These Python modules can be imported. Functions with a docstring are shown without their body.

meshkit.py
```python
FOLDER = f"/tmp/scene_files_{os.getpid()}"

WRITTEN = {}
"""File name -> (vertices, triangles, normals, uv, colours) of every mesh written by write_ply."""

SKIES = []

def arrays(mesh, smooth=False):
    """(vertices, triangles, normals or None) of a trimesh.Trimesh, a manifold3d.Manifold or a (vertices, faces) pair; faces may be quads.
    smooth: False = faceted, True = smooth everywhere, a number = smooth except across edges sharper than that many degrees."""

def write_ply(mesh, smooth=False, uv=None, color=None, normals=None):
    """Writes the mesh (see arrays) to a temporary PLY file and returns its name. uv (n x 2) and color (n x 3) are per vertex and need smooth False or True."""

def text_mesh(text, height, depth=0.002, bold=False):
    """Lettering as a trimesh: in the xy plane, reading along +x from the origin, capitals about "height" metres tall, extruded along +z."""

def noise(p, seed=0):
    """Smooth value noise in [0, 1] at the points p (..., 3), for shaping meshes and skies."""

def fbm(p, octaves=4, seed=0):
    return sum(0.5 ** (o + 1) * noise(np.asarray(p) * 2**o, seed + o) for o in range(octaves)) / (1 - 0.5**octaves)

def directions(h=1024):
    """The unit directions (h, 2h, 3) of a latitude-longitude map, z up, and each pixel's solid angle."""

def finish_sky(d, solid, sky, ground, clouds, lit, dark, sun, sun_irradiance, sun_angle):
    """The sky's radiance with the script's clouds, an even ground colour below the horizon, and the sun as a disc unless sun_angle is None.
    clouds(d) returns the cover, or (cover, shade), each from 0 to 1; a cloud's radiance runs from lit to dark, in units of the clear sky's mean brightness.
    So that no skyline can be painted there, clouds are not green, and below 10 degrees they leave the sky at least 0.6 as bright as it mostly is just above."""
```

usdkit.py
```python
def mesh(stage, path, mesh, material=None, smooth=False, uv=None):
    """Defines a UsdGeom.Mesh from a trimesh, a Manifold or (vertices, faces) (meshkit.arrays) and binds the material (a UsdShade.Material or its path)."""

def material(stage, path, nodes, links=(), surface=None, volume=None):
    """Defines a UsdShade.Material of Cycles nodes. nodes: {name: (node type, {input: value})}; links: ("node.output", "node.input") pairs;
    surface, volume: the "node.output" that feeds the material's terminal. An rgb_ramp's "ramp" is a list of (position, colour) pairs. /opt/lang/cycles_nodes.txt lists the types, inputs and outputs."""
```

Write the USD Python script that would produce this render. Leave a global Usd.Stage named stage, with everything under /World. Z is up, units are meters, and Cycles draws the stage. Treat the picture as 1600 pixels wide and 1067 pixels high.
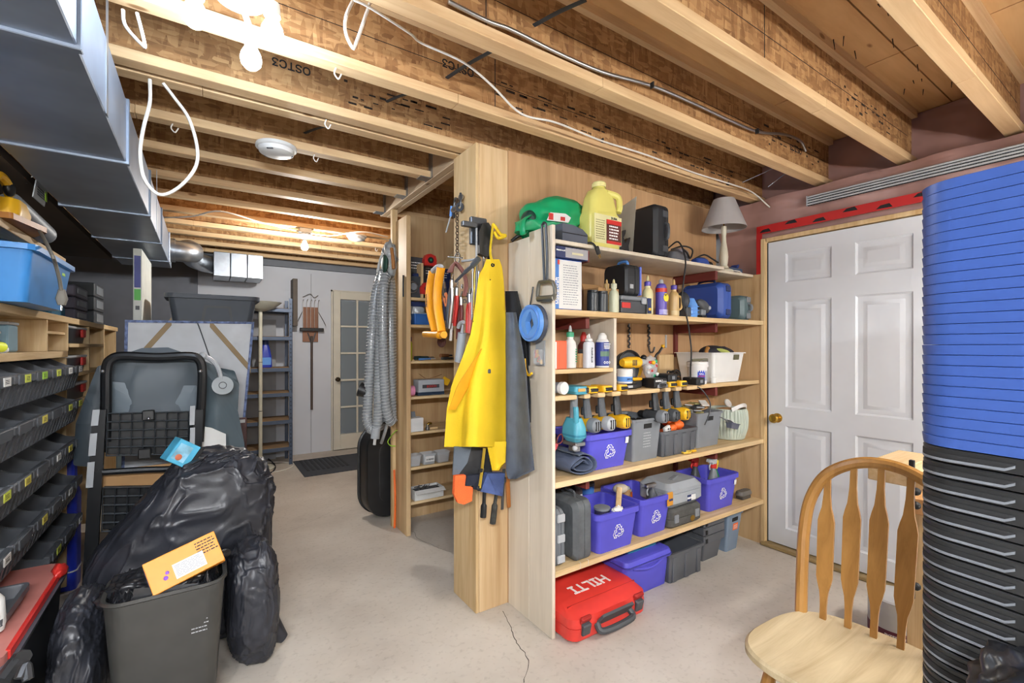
import math, random
import numpy as np, trimesh, usdkit, meshkit
from pxr import Usd, UsdGeom, Gf, Sdf
from shapely.geometry import Polygon, LineString, box as sbox
from shapely import affinity
from shapely.ops import unary_union

stage = Usd.Stage.CreateInMemory()
UsdGeom.SetStageUpAxis(stage, 'Z'); UsdGeom.SetStageMetersPerUnit(stage, 1.0)
UsdGeom.Xform.Define(stage, '/World')
# ------------------------------------------------------------------ camera, light levels, exposure
FPX, YAW, CY, EYE = 720.0, math.radians(56.3), 541.0, 1.31
cam = UsdGeom.Camera.Define(stage, '/World/camera')
cam.CreateHorizontalApertureAttr(36.0)
cam.CreateVerticalApertureAttr(36.0 * 1067 / 1600)
cam.CreateFocalLengthAttr(36.0 * FPX / 1600)
cam.CreateVerticalApertureOffsetAttr((CY - 533.5) / 1600 * 36.0)
cam.CreateClippingRangeAttr(Gf.Vec2f(0.05, 100))
cam.CreateExposureAttr(0.66)
_F = np.array([math.cos(YAW), math.sin(YAW), 0]); _R = np.array([math.sin(YAW), -math.cos(YAW), 0])
UsdGeom.Xformable(cam).AddTransformOp().Set(Gf.Matrix4d(*_R, 0, 0, 0, 1, 0, *(-_F), 0, 0, 0, EYE, 1))
BULB_COOL, BULB_WARM, BULB_LEFT, BULB_FAR = 125.0, 110.0, 270.0, 900.0      # emission strength of the lamps' bulbs

# ------------------------------------------------------------------ where a ray of the survey meets a plane
def ray(u, v): return _F + _R * (u - 800) / FPX + np.array([0, 0, 1.0]) * (CY - v) / FPX
EYEP = np.array([0, 0, EYE])
def onZ(u, v, z): r = ray(u, v); return EYEP + r * (z - EYE) / r[2]
def onX(u, v, x): r = ray(u, v); return EYEP + r * x / r[0]
def onY(u, v, y): r = ray(u, v); return EYEP + r * y / r[1]
def ux(u, y): r = ray(u, 0); return r[0] * y / r[1]
def uy(u, x): r = ray(u, 0); return r[1] * x / r[0]

# ------------------------------------------------------------------ mesh kit: every function gives (vertices, triangles)
A = np.array
def cat(*ms):
    ms = [m for m in (ms[0] if len(ms) == 1 and isinstance(ms[0], list) else ms)]
    vs, fs, n = [], [], 0
    for v, f in ms:
        vs.append(np.asarray(v, float)); fs.append(np.asarray(f, int) + n); n += len(v)
    return np.vstack(vs), np.vstack(fs)
def mv(m, x=0, y=0, z=0): return np.asarray(m[0], float) + [x, y, z], m[1]
def rt(m, axis, deg, at=(0, 0, 0)):
    a = math.radians(deg); c, s = math.cos(a), math.sin(a)
    Mx = {'x': [[1, 0, 0], [0, c, -s], [0, s, c]], 'y': [[c, 0, s], [0, 1, 0], [-s, 0, c]], 'z': [[c, -s, 0], [s, c, 0], [0, 0, 1]]}[axis]
    return (np.asarray(m[0], float) - at) @ A(Mx).T + at, m[1]
def sc(m, x=1, y=1, z=1): return np.asarray(m[0], float) * [x, y, z], m[1]
def rr(w, d, r=0.0, n=3):
    r = min(r, w / 2 - 1e-5, d / 2 - 1e-5)
    if r <= 1e-5: return A([(-w / 2, -d / 2), (w / 2, -d / 2), (w / 2, d / 2), (-w / 2, d / 2)])
    out = []
    for cx, cy, a0 in ((w / 2 - r, -d / 2 + r, -90), (w / 2 - r, d / 2 - r, 0), (-w / 2 + r, d / 2 - r, 90), (-w / 2 + r, -d / 2 + r, 180)):
        for k in range(n + 1):
            a = math.radians(a0 + 90 * k / n); out.append((cx + r * math.cos(a), cy + r * math.sin(a)))
    return A(out)
def loft(rings, caps=(True, True), closed=True):
    rings = [np.asarray(r, float) for r in rings]; n = len(rings[0]); V = list(np.vstack(rings)); Fc = []
    for i in range(len(rings) - 1):
        for j in range(n if closed else n - 1):
            a, b = i * n + j, i * n + (j + 1) % n
            Fc += [(a, b, b + n), (a, b + n, a + n)]
    if caps[0]:
        V.append(rings[0].mean(0)); c = len(V) - 1
        Fc += [(c, (j + 1) % n, j) for j in range(n)]
    if caps[1]:
        V.append(rings[-1].mean(0)); c = len(V) - 1; o = (len(rings) - 1) * n
        Fc += [(c, o + j, o + (j + 1) % n) for j in range(n)]
    return A(V), A(Fc)
def lz(secs, n=3):
    """loft of rounded rectangles: (w, d, r, z[, dx, dy])"""
    R = []
    for s in secs:
        p = rr(s[0], s[1], s[2], n); o = s[4:6] if len(s) > 4 else (0, 0)
        R.append(np.c_[p + A(o), np.full(len(p), s[3])])
    return loft(R)
def bx(x0, x1, y0, y1, z0, z1, b=0.0):
    x0, x1 = min(x0, x1), max(x0, x1); y0, y1 = min(y0, y1), max(y0, y1); z0, z1 = min(z0, z1), max(z0, z1)
    w, d, h = x1 - x0, y1 - y0, z1 - z0
    if b <= 0: m = lz([(w, d, 0, z0), (w, d, 0, z1)])
    else:
        b = min(b, w / 2.2, d / 2.2, h / 2.2)
        m = lz([(w - 2 * b, d - 2 * b, b * .2, z0), (w, d, b, z0 + b), (w, d, b, z1 - b), (w - 2 * b, d - 2 * b, b * .2, z1)], n=1)
    return mv(m, (x0 + x1) / 2, (y0 + y1) / 2)
def cbx(w, d, h, b=0.0, z=0.0): return bx(-w / 2, w / 2, -d / 2, d / 2, z, z + h, b)
def lathe(prof, n=20):
    a = np.arange(n) * 2 * math.pi / n; c, s = np.cos(a), np.sin(a)
    return loft([np.c_[max(r, 1e-4) * c, max(r, 1e-4) * s, np.full(n, z)] for r, z in prof], (False, False) if tuple(prof[0]) == tuple(prof[-1]) else (True, True))
def frame(d):
    d = A(d, float); d /= np.linalg.norm(d); a = np.cross(d, [0, 0, 1.0] if abs(d[2]) < .9 else [1.0, 0, 0]); a /= np.linalg.norm(a)
    return a, np.cross(d, a), d
def cyl(p, q, r, r2=None, n=14):
    p, q = A(p, float), A(q, float); a, b, _ = frame(q - p); t = np.arange(n) * 2 * math.pi / n; r2 = r if r2 is None else r2
    ring = lambda c, R: c + R * (np.cos(t)[:, None] * a + np.sin(t)[:, None] * b)
    return loft([ring(p, r), ring(q, r2)])
def spline(pts, k=6):
    P = A(pts, float); n = len(P)
    if n < 3: return P
    E_ = np.vstack([2 * P[0] - P[1], P, 2 * P[-1] - P[-2]]); out = []
    for i in range(1, n):
        p0, p1, p2, p3 = E_[i - 1], E_[i], E_[i + 1], E_[i + 2]
        for t in np.arange(k) / k:
            out.append(.5 * ((2 * p1) + (p2 - p0) * t + (2 * p0 - 5 * p1 + 4 * p2 - p3) * t * t + (3 * p1 - p0 - 3 * p2 + p3) * t ** 3))
    return A(out + [P[-1]])
def tube(pts, r, n=8, k=6, flat=None):
    """swept tube; r a number or one per point of the spline; flat=(a,b) gives an oval section"""
    P = spline(pts, k) if k else A(pts, float); T = np.gradient(P, axis=0); T /= np.linalg.norm(T, axis=1, keepdims=True) + 1e-12
    a, b, _ = frame(T[0]); R = np.broadcast_to(r, (len(P),)); t = np.arange(n) * 2 * math.pi / n; rings = []
    for i in range(len(P)):
        a = a - T[i] * (a @ T[i]); a /= np.linalg.norm(a) + 1e-12; b = np.cross(T[i], a)
        fa, fb = flat or (1, 1)
        rings.append(P[i] + R[i] * (np.cos(t)[:, None] * a * fa + np.sin(t)[:, None] * b * fb))
    return loft(rings)
def ex2(poly, depth, face='-y'):
    """2-D shape made solid. '-y': x right, y up, facing -y from y=0; '-x': seen from -x; 'z': lies flat, facing up; '+x': seen from +x"""
    ms = []
    for g in getattr(poly, 'geoms', [poly]):
        if g.is_empty or g.area < 1e-9: continue
        t = trimesh.creation.extrude_polygon(g, depth, engine='earcut'); ms.append((np.array(t.vertices), np.array(t.faces)))
    return face_map(cat(ms), face)
def face_map(m, face):
    v, f = m; x, y, z = np.asarray(v).T
    if face == '-y': return np.c_[x, -z, y], f
    if face == '-x': return np.c_[-z, -x, y], f
    if face == '+x': return np.c_[z, x, y], f
    return np.c_[x, y, z], f
def text(s, h, face='-y', depth=.0012, bold=False, rot=0, center=True):
    t = meshkit.text_mesh(s, h, depth, bold); v = np.array(t.vertices)
    if center: v[:, :2] -= (v[:, :2].max(0) + v[:, :2].min(0)) / 2
    m = rt((v, np.array(t.faces)), 'z', rot)
    return face_map(m, face)
def solid(grid, t):
    """a grid of points (nu, nv, 3) as a sheet t thick"""
    G = np.asarray(grid, float); nu, nv, _ = G.shape
    N = np.cross(np.gradient(G, axis=0), np.gradient(G, axis=1)); N /= np.linalg.norm(N, axis=2, keepdims=True) + 1e-12
    V = np.vstack([(G + N * t / 2).reshape(-1, 3), (G - N * t / 2).reshape(-1, 3)]); n = nu * nv; Fc = []
    i, j = np.meshgrid(np.arange(nu - 1), np.arange(nv - 1), indexing='ij'); a = (i * nv + j).ravel(); b, c, d = a + nv, a + nv + 1, a + 1
    top = np.vstack([np.c_[a, b, c], np.c_[a, c, d]]); Fc = [top, top[:, ::-1] + n]
    rim = [k * nv for k in range(nu)] + [(nu - 1) * nv + k for k in range(1, nv)] + [k * nv + nv - 1 for k in range(nu - 2, -1, -1)] + [k for k in range(nv - 2, 0, -1)]
    rim = A(rim); nx = np.roll(rim, -1)
    Fc += [np.c_[rim, rim + n, nx + n], np.c_[rim, nx + n, nx]]
    return V, np.vstack(Fc)
def ball(r, sub=2, c=(0, 0, 0)):
    t = trimesh.creation.icosphere(subdivisions=sub, radius=1); return np.array(t.vertices) * r + c, np.array(t.faces)
def recycle(size):
    """three chasing arrows, as outlines"""
    out = []
    for k in range(3):
        p = Polygon([(-.30, .86), (.16, .86), (.36, .52), (.47, .60), (.40, .20), (.02, .30), (.14, .38), (.02, .58), (-.12, .58), (-.22, .42), (-.50, .58)])
        p = p.difference(p.buffer(-.055)).union(LineString([(-.12, .58), (-.30, .86)]).buffer(.03))
        out.append(affinity.rotate(p, 120 * k, origin=(0, .12)))
    g = unary_union(out); return affinity.scale(affinity.translate(g, 0, -.12), size / 1.7, size / 1.7, origin=(0, 0))

# ------------------------------------------------------------------ stage kit
_used = {}
def numbered(parent, name):
    k = _used.get((parent, name), 0); _used[(parent, name)] = k + 1
    return f'{parent}/{name}' + (f'_{k:03d}' if k else '')
def keys(prim, **kw):
    for k, v in kw.items():
        if v: prim.SetCustomDataByKey(k, v)
class Thing:
    """an Xform under /World whose children are its parts"""
    def __init__(s, name, label=None, cat=None, loc=(0, 0, 0), rz=0, group=None, rx=0, ry=0, kind=None, src=None):
        s.name = name; s.path = numbered('/World', name); x = UsdGeom.Xform.Define(stage, s.path); s.prim = x.GetPrim()
        if src: s.prim.GetReferences().AddInternalReference(src.path); s.prim.SetInstanceable(True)
        x.ClearXformOpOrder()
        x.AddTranslateOp().Set(Gf.Vec3d(*map(float, loc))); x.AddRotateXYZOp().Set(Gf.Vec3f(rx, ry, rz))
        keys(s.prim, label=label, category=cat, group=group, kind=kind)
        s.meta = (cat, group)
    def p(s, name, mesh, mat, smooth=30, under=None, label=None, kind=None):
        path = numbered(under or s.path, name); m = usdkit.mesh(stage, path, mesh, mat, smooth=smooth)
        keys(m.GetPrim(), label=label, kind=kind); return path
    def copy(s, loc, rz=0, label=None, group=None, rx=0, ry=0):
        return Thing(s.name, label, s.meta[0], loc, rz, group or s.meta[1], rx, ry, src=s)
def one(name, label, cat, mesh, mat, smooth=30, group=None, kind=None):
    """a thing that is one mesh, in world coordinates"""
    path = numbered('/World', name); m = usdkit.mesh(stage, path, mesh, mat, smooth=smooth); keys(m.GetPrim(), label=label, category=cat, group=group, kind=kind); return path
def struct(name, mesh, mat, label, cat, smooth=False): return one(name, label, cat, mesh, mat, smooth, kind='structure')
def part(under, name, mesh, mat, smooth=30, label=None, kind=None):
    path = numbered(under, name); m = usdkit.mesh(stage, path, mesh, mat, smooth=smooth); keys(m.GetPrim(), label=label, kind=kind); return path
ORD = 'first second third fourth fifth sixth seventh eighth ninth tenth eleventh twelfth thirteenth fourteenth fifteenth sixteenth seventeenth eighteenth nineteenth twentieth twenty-first twenty-second twenty-third twenty-fourth twenty-fifth twenty-sixth twenty-seventh'.split()

# ------------------------------------------------------------------ materials
def lin(h):
    if not isinstance(h, str): return A(h, float)
    c = A([int(h[i:i + 2], 16) for i in (0, 2, 4)]) / 255; return np.where(c <= .04045, c / 12.92, ((c + .055) / 1.055) ** 2.4)
_mats = {}
def plain(name, col, rough=.5, metal=0, var=.08, vs=9, bump=0, bs=80, spec=.5, **kw):
    if name in _mats: return _mats[name]
    c = lin(col); n = {'g': ('geometry', {}), 'n': ('noise_texture', {'scale': vs, 'detail': 4}), 'r': ('rgb_ramp', {'ramp': [(.3, c * (1 - var)), (.7, np.minimum(c * (1 + var), 1))]}),
        'p': ('principled_bsdf', {'roughness': rough, 'metallic': metal, 'specular_ior_level': spec, **kw})}
    l = [('g.position', 'n.vector'), ('n.fac', 'r.fac'), ('r.color', 'p.base_color')]
    if bump:
        n['m'] = ('noise_texture', {'scale': bs, 'detail': 3}); n['b'] = ('bump', {'strength': bump, 'distance': .004})
        l += [('g.position', 'm.vector'), ('m.fac', 'b.height'), ('b.normal', 'p.normal')]
    _mats[name] = usdkit.material(stage, '/World/Looks/' + name, n, l, 'p.BSDF'); return _mats[name]
def wood(name, c1, c2, axis='x', cross=30, along=1.6, rough=.6, knots=True, var=.5, spec=.3):
    if name in _mats: return _mats[name]
    s = [cross] * 3; s['xyz'.index(axis)] = along; c1, c2 = lin(c1), lin(c2)
    n = {'g': ('geometry', {}), 'm': ('mapping', {'scale': s}), 'n': ('noise_texture', {'scale': 1.0, 'detail': 5, 'roughness': .65, 'distortion': .6}),
         'r': ('rgb_ramp', {'ramp': [(.28, c1), (.5, c1 * .45 + c2 * .55), (.72, c2)]}), 'n2': ('noise_texture', {'scale': 2.2, 'detail': 2}), 'x': ('mix', {'mix_type': 'multiply', 'fac': var}),
         'r2': ('rgb_ramp', {'ramp': [(.3, (.72, .70, .68)), (.65, (1, 1, 1))]}), 'b': ('bump', {'strength': .15, 'distance': .003}), 'p': ('principled_bsdf', {'roughness': rough, 'specular_ior_level': spec})}
    l = [('g.position', 'm.vector'), ('m.vector', 'n.vector'), ('n.fac', 'r.fac'), ('g.position', 'n2.vector'), ('n2.fac', 'r2.fac'), ('r.color', 'x.color1'), ('r2.color', 'x.color2'), ('n.fac', 'b.height'), ('b.normal', 'p.normal')]
    last = 'x.color'
    if knots:
        ks = [6.0] * 3; ks['xyz'.index(axis)] = 2.4
        n.update({'km': ('mapping', {'scale': ks}), 'kv': ('voronoi_texture', {'scale': 1.0}), 'kr': ('rgb_ramp', {'ramp': [(.0, c1 * .35), (.045, c1 * .6), (.075, (1, 1, 1)), (1, (1, 1, 1))]}), 'kx': ('mix', {'mix_type': 'multiply', 'fac': .8})})
        l += [('g.position', 'km.vector'), ('km.vector', 'kv.vector'), ('kv.distance', 'kr.fac'), ('x.color', 'kx.color1'), ('kr.color', 'kx.color2')]; last = 'kx.color'
    _mats[name] = usdkit.material(stage, '/World/Looks/' + name, n, l + [(last, 'p.base_color')], 'p.BSDF'); return _mats[name]
def osb(name, c1, c2, c3):
    n = {'g': ('geometry', {}), 'p': ('principled_bsdf', {'roughness': .7, 'specular_ior_level': .2}), 'nn': ('noise_texture', {'scale': 3, 'detail': 2}),
         'x': ('mix', {'fac': .5}), 'b': ('bump', {'strength': .3, 'distance': .003}), 'y': ('mix', {'mix_type': 'multiply', 'fac': .6}), 'r2': ('rgb_ramp', {'ramp': [(.3, (.62, .58, .55)), (.6, (1, 1, 1))]})}
    l = [('g.position', 'nn.vector'), ('nn.fac', 'r2.fac')]
    for k, (rot, s) in enumerate((((.12, .18, .1), (62, 34, 13)), ((.2, .75, .3), (20, 30, 75)))):
        n[f'm{k}'] = ('mapping', {'rotation': rot, 'scale': s}); n[f'v{k}'] = ('voronoi_texture', {'scale': 1.0}); n[f's{k}'] = ('separate_color', {})
        n[f'r{k}'] = ('rgb_ramp', {'ramp': [(0, lin(c1)), (.45, lin(c2)), (1, lin(c3))]})
        l += [('g.position', f'm{k}.vector'), (f'm{k}.vector', f'v{k}.vector'), (f'v{k}.color', f's{k}.color'), (f's{k}.r', f'r{k}.fac')]
    l += [('s1.g', 'x.fac'), ('r0.color', 'x.color1'), ('r1.color', 'x.color2'), ('x.color', 'y.color1'), ('r2.color', 'y.color2'), ('y.color', 'p.base_color'), ('s0.r', 'b.height'), ('b.normal', 'p.normal')]
    return usdkit.material(stage, '/World/Looks/' + name, n, l, 'p.BSDF')
def emit(name, col, strength):
    return usdkit.material(stage, '/World/Looks/' + name, {'e': ('emission', {'color': col, 'strength': strength})}, [], 'e.emission')
def glassy(name, col, rough=.08, clear=.6):
    n = {'t': ('transparent_bsdf', {'color': (1, 1, 1)}), 'p': ('principled_bsdf', {'base_color': lin(col), 'roughness': rough}), 'm': ('mix_closure', {'fac': 1 - clear})}
    return usdkit.material(stage, '/World/Looks/' + name, n, [('t.BSDF', 'm.closure1'), ('p.BSDF', 'm.closure2')], 'm.closure')

CONC = usdkit.material(stage, '/World/Looks/concrete', {'g': ('geometry', {}), 'n': ('noise_texture', {'scale': 1.3, 'detail': 6, 'roughness': .6}), 'r': ('rgb_ramp', {'ramp': [(.3, lin('ada499')), (.5, lin('c3bbb0')), (.72, lin('d0c9bf'))]}),
    'n2': ('noise_texture', {'scale': 45, 'detail': 3}), 'r2': ('rgb_ramp', {'ramp': [(.28, (.72, .70, .68)), (.45, (1, 1, 1))]}), 'x': ('mix', {'mix_type': 'multiply', 'fac': .5}), 'n3': ('noise_texture', {'scale': 4, 'detail': 4}),
    'b': ('bump', {'strength': .1, 'distance': .003}), 'p': ('principled_bsdf', {'roughness': .55, 'specular_ior_level': .3})},
    [('g.position', 'n.vector'), ('g.position', 'n2.vector'), ('g.position', 'n3.vector'), ('n.fac', 'r.fac'), ('n2.fac', 'r2.fac'), ('r.color', 'x.color1'), ('r2.color', 'x.color2'), ('x.color', 'p.base_color'), ('n3.fac', 'b.height'), ('b.normal', 'p.normal')], 'p.BSDF')
PINE_X = wood('pine_x', 'c5a26f', 'e8cfa4', 'x', 26)
PINE_Y = wood('pine_y', 'c5a26f', 'e8cfa4', 'y', 26)
PINE_Z = wood('pine_z', 'c09d6c', 'e0c69a', 'z', 26)
FLANGE = wood('flange_pine', 'c7a076', 'e4c699', 'x', 22, 1.2)
FLANGE_Y = wood('flange_pine_y', 'b8997a', 'd6bd9a', 'y', 22, 1.2)
PLY = wood('plywood', 'ae8860', 'cda67c', 'z', 14, 1.0, knots=False)
PLYL = wood('plywood_pale', 'd0c4b0', 'e5dac8', 'z', 12, .8, knots=False, var=.35)
PLYN = wood('plywood_narrow', 'b99467', 'dcbe92', 'z', 12, .9, knots=False)
POSTW = wood('post_wood', 'c49f72', 'e0c49a', 'z', 22, 1.1)
OSB = osb('osb_web', '85603f', 'a47a50', 'c29a6a')
SUBF = wood('subfloor', 'c49660', 'e4bb86', 'x', 9, 1.0, knots=True)
BRACK = plain('bracket_red', '6b2a24', .6)
OAK = wood('oak_chair', '9a6a30', 'c08e4c', 'z', 24, 1.5, rough=.35, spec=.5, knots=False)
SEATW = wood('seat_wood', 'ab9672', 'd6c5a2', 'x', 18, 1.5, rough=.5, knots=False)
GREYWALL = plain('grey_paint', 'c2c5cc', .8, var=.05, vs=2)
GALV = plain('galvanised', 'a9b0b8', .32, .9, var=.12, vs=14, bump=.08, bs=6)
DUCT = plain('duct_metal', '7d8796', .42, .55, var=.15, vs=5, bump=.1, bs=4)
WHITE = plain('white_plastic', 'dcdcda', .4, var=.03)
WPAINT = plain('white_door_paint', 'd4d8de', .45, var=.02)
CREAM = plain('cream_paint', 'c9c3b4', .5, var=.03)
BLACKP = plain('black_plastic', '1c1d1f', .42, var=.25, vs=12)
BINP = plain('bin_plastic', '55585d', .36, var=.15, vs=8)
DGREY = plain('dark_grey_plastic', '45484c', .5, var=.12)
MGREY = plain('mid_grey_plastic', '7b8086', .5, var=.08)
LGREY = plain('light_grey_plastic', 'a9adb1', .45, var=.06)
RECY = plain('recycling_blue', '5552c4', .42, var=.08)
BLUE = plain('case_blue', '2f4fa0', .45)
TOTEB = plain('stack_blue', '385499', .36, var=.05, vs=3)
LBLUE = plain('light_blue_plastic', '5d95dd', .35)
TOTE2 = plain('tote_blue', '3b82c4', .4)
NAVY = plain('navy', '1d2c5c', .5)
RED = plain('red_plastic', 'c22c26', .42)
REDF = plain('faded_red', 'b8756d', .55, var=.12)
HILTI = plain('case_red', 'd83b32', .42, var=.06)
ORANGE = plain('orange_plastic', 'f0702a', .5)
ORBOX = plain('orange_card', 'e8922a', .5, var=.04)
ORBOX2 = plain('orange_red_card', 'e2603a', .5, var=.04)
YEL = plain('tool_yellow', 'eab422', .42)
YELC = plain('yellow_cloth', 'e9c41f', .75, var=.07, vs=6, bump=.25, bs=120)
YORG = plain('amber_plastic', 'f0a21e', .4)
TEAL = plain('tool_teal', '4d9fb4', .42)
STEEL = plain('steel', 'b8babd', .28, .95)
DSTEEL = plain('dark_steel', '5b5e63', .4, .8)
BRASS = plain('brass', 'c9a24a', .25, .95)
CARD = plain('cardboard', 'b28a5c', .8, var=.08)
PAPER = plain('paper_white', 'd9d9d6', .7, var=.05)
INK = plain('ink_black', '17181a', .7)
WINK = plain('ink_white', 'ececea', .6)
CABLEW = plain('cable_white', 'd8d4cc', .5)
CORD = plain('cord_black', '1e1d1d', .55)
GREEN = plain('bag_green', '0f9a62', .38, bump=.4, bs=14)
BAG = plain('black_bag_film', '1c1d21', .3, var=.3, vs=6, bump=.2, bs=16, spec=.6)
GREYC = plain('grey_cloth', '5b646e', .85, var=.1, bump=.2, bs=150)
DENIM = plain('denim', '45578a', .85, var=.2, vs=30, bump=.2, bs=200)
VINYL = plain('grey_vinyl', '465058', .5, var=.12, vs=4)
LEATHER = plain('leather', '8a5a34', .6)
SHADE = plain('lamp_shade_cloth', 'a7a3a2', .8, var=.04)
RIBB = plain('basket_sage', 'b6c0b4', .6)
BLGREY = plain('blue_grey_plastic', '76879a', .45)
RACKB = plain('shelf_steel_blue', '4e5b70', .45, .3)
PINK = plain('pink_poly', 'a27f78', .38, var=.2, vs=4, bump=.6, bs=7, spec=.5)
PLATE = plain('pink_poly_grey', '8a706a', .4, var=.15, vs=4, bump=.5, bs=6)
MAT = plain('door_mat', '3d4047', .9)
LABELY = plain('label_yellow', 'c9d24e', .6)
LABELG = plain('label_green', '9fd03f', .6)
GLASS = glassy('pane_glass', '8a959c', .08, .45)
CLEAR = glassy('clear_plastic', 'd5dade', .15, .55)
HOSE = plain('hose_grey', 'b4b7ba', .25, var=.06, spec=.7)
MAROON = plain('maroon_print', '5d1c34', .5)
COOLE = emit('bulb_cool', (.72, .85, 1.0), BULB_COOL)
WARME = emit('bulb_warm', (1.0, .95, .89), BULB_WARM)
LEFTE = emit('bulb_left', (.95, .97, 1.0), BULB_LEFT)
FARE = emit('bulb_far', (1.0, .97, .92), BULB_FAR)
# ================================================================== the setting
XW, YFAR, XLEFT, YBACK, ZJ, ZS = 3.14, 6.08, -1.25, -1.7, 2.31, 2.61     # door wall, far wall, left wall, back wall, underside of the joists, underside of the subfloor
rng = random.Random(7)
fl = struct('floor', bx(XLEFT - .2, XW + .3, YBACK - .1, YFAR + .1, -.12, 0), CONC, 'pale trowelled concrete basement floor with fine cracks', 'floor')
def crack(pts, w=.0035):
    P = A([onZ(u, v, 0) for u, v in pts]); Q = spline(P, 8); n = len(Q)
    j = meshkit.fbm(np.c_[Q[:, :2] * 14, np.zeros(n)], 3) - .5; Q[:, 0] += j * .05
    ww = w * (.5 + meshkit.noise(np.c_[Q[:, :2] * 30, np.zeros(n)], 3)); L, R_ = Q.copy(), Q.copy(); L[:, 0] -= ww / 2; R_[:, 0] += ww / 2; L[:, 2] = R_[:, 2] = .0006
    V = np.vstack([L, R_]); f = [(i, i + n, i + n + 1) for i in range(n - 1)] + [(i, i + n + 1, i + 1) for i in range(n - 1)]
    return V, A(f)
CRK = plain('crack_dark', '5a544c', .9)
part(fl, 'crack', crack([(785, 955), (800, 985), (812, 1010), (826, 1040), (818, 1067)]), CRK, False)
part(fl, 'crack', crack([(395, 852), (470, 822), (540, 790), (600, 768), (640, 752)], .002), CRK, False)
part(fl, 'crack', crack([(640, 830), (670, 850), (706, 862)], .002), CRK, False)

ce = struct('ceiling', bx(XLEFT - .2, XW + .3, YBACK - .1, YFAR + .1, ZS + .02, ZS + .1), SUBF, 'bare timber subfloor seen from below between open floor joists', 'ceiling')
for i, (x0, x1) in enumerate(((XLEFT - .2, .12), (.12, 2.56), (2.56, XW + .3))):
    for j in range(7):
        y0 = -1.7 + 1.22 * j + (.0); part(ce, 'subfloor_panel', bx(x0 + .003, x1 - .003, y0 + .003, y0 + 1.217, ZS, ZS + .018), SUBF, False)
NAIL = plain('nail_dark', '2a2522', .6)
nl = []
for k in range(44):                                                        # flooring nails that come through the panel above the door
    x, y = 1.5 + rng.random() * 1.6, .55 + rng.random() * .34; L = .012 + rng.random() * .03
    nl.append(cyl((x, y, ZS), (x + rng.uniform(-.01, .01), y + rng.uniform(-.008, .008), ZS - L), .0022, .0012, 5))
part(ce, 'nail', cat(nl), NAIL, False, kind='stuff')
def joist(y, x0, x1, ply=1):
    off = [0] if ply == 1 else [-.045, .045]
    w = .064
    web = part(ce, 'joist', cat([bx(x0, x1, y + o - .006, y + o + .006, ZJ + .02, ZS - .02) for o in off]), OSB, False)
    for o in off:
        cuts = sorted([x0, x1] + [c for c in (x0 + .7 + rng.random() * .6, x0 + 2.0 + rng.random() * .9, x0 + 3.3 + rng.random() * .4) if x0 + .2 < c < x1 - .2])
        for a, b in zip(cuts[:-1], cuts[1:]):
            part(web, 'bottom_flange', bx(a + .0006, b - .0006, y + o - w / 2 + .001, y + o + w / 2 - .001, ZJ, ZJ + .038, .002), FLANGE, False)
        part(web, 'top_flange', bx(x0, x1, y + o - w / 2, y + o + w / 2, ZS - .038, ZS), FLANGE, False)
    return web
JY = [-1.15, -.74, -.33, .085, .495, .905, 1.315, 1.73, 2.15]
for y in JY: jj = joist(y, XLEFT, 3.27, 2 if y == 2.15 else 1)
for y in (2.57, 2.97, 3.42, 3.83, 4.24, 4.65, 5.06, 5.47, 5.86): joist(y, XLEFT, 1.115 if y < 3.3 else 3.2)
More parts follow.
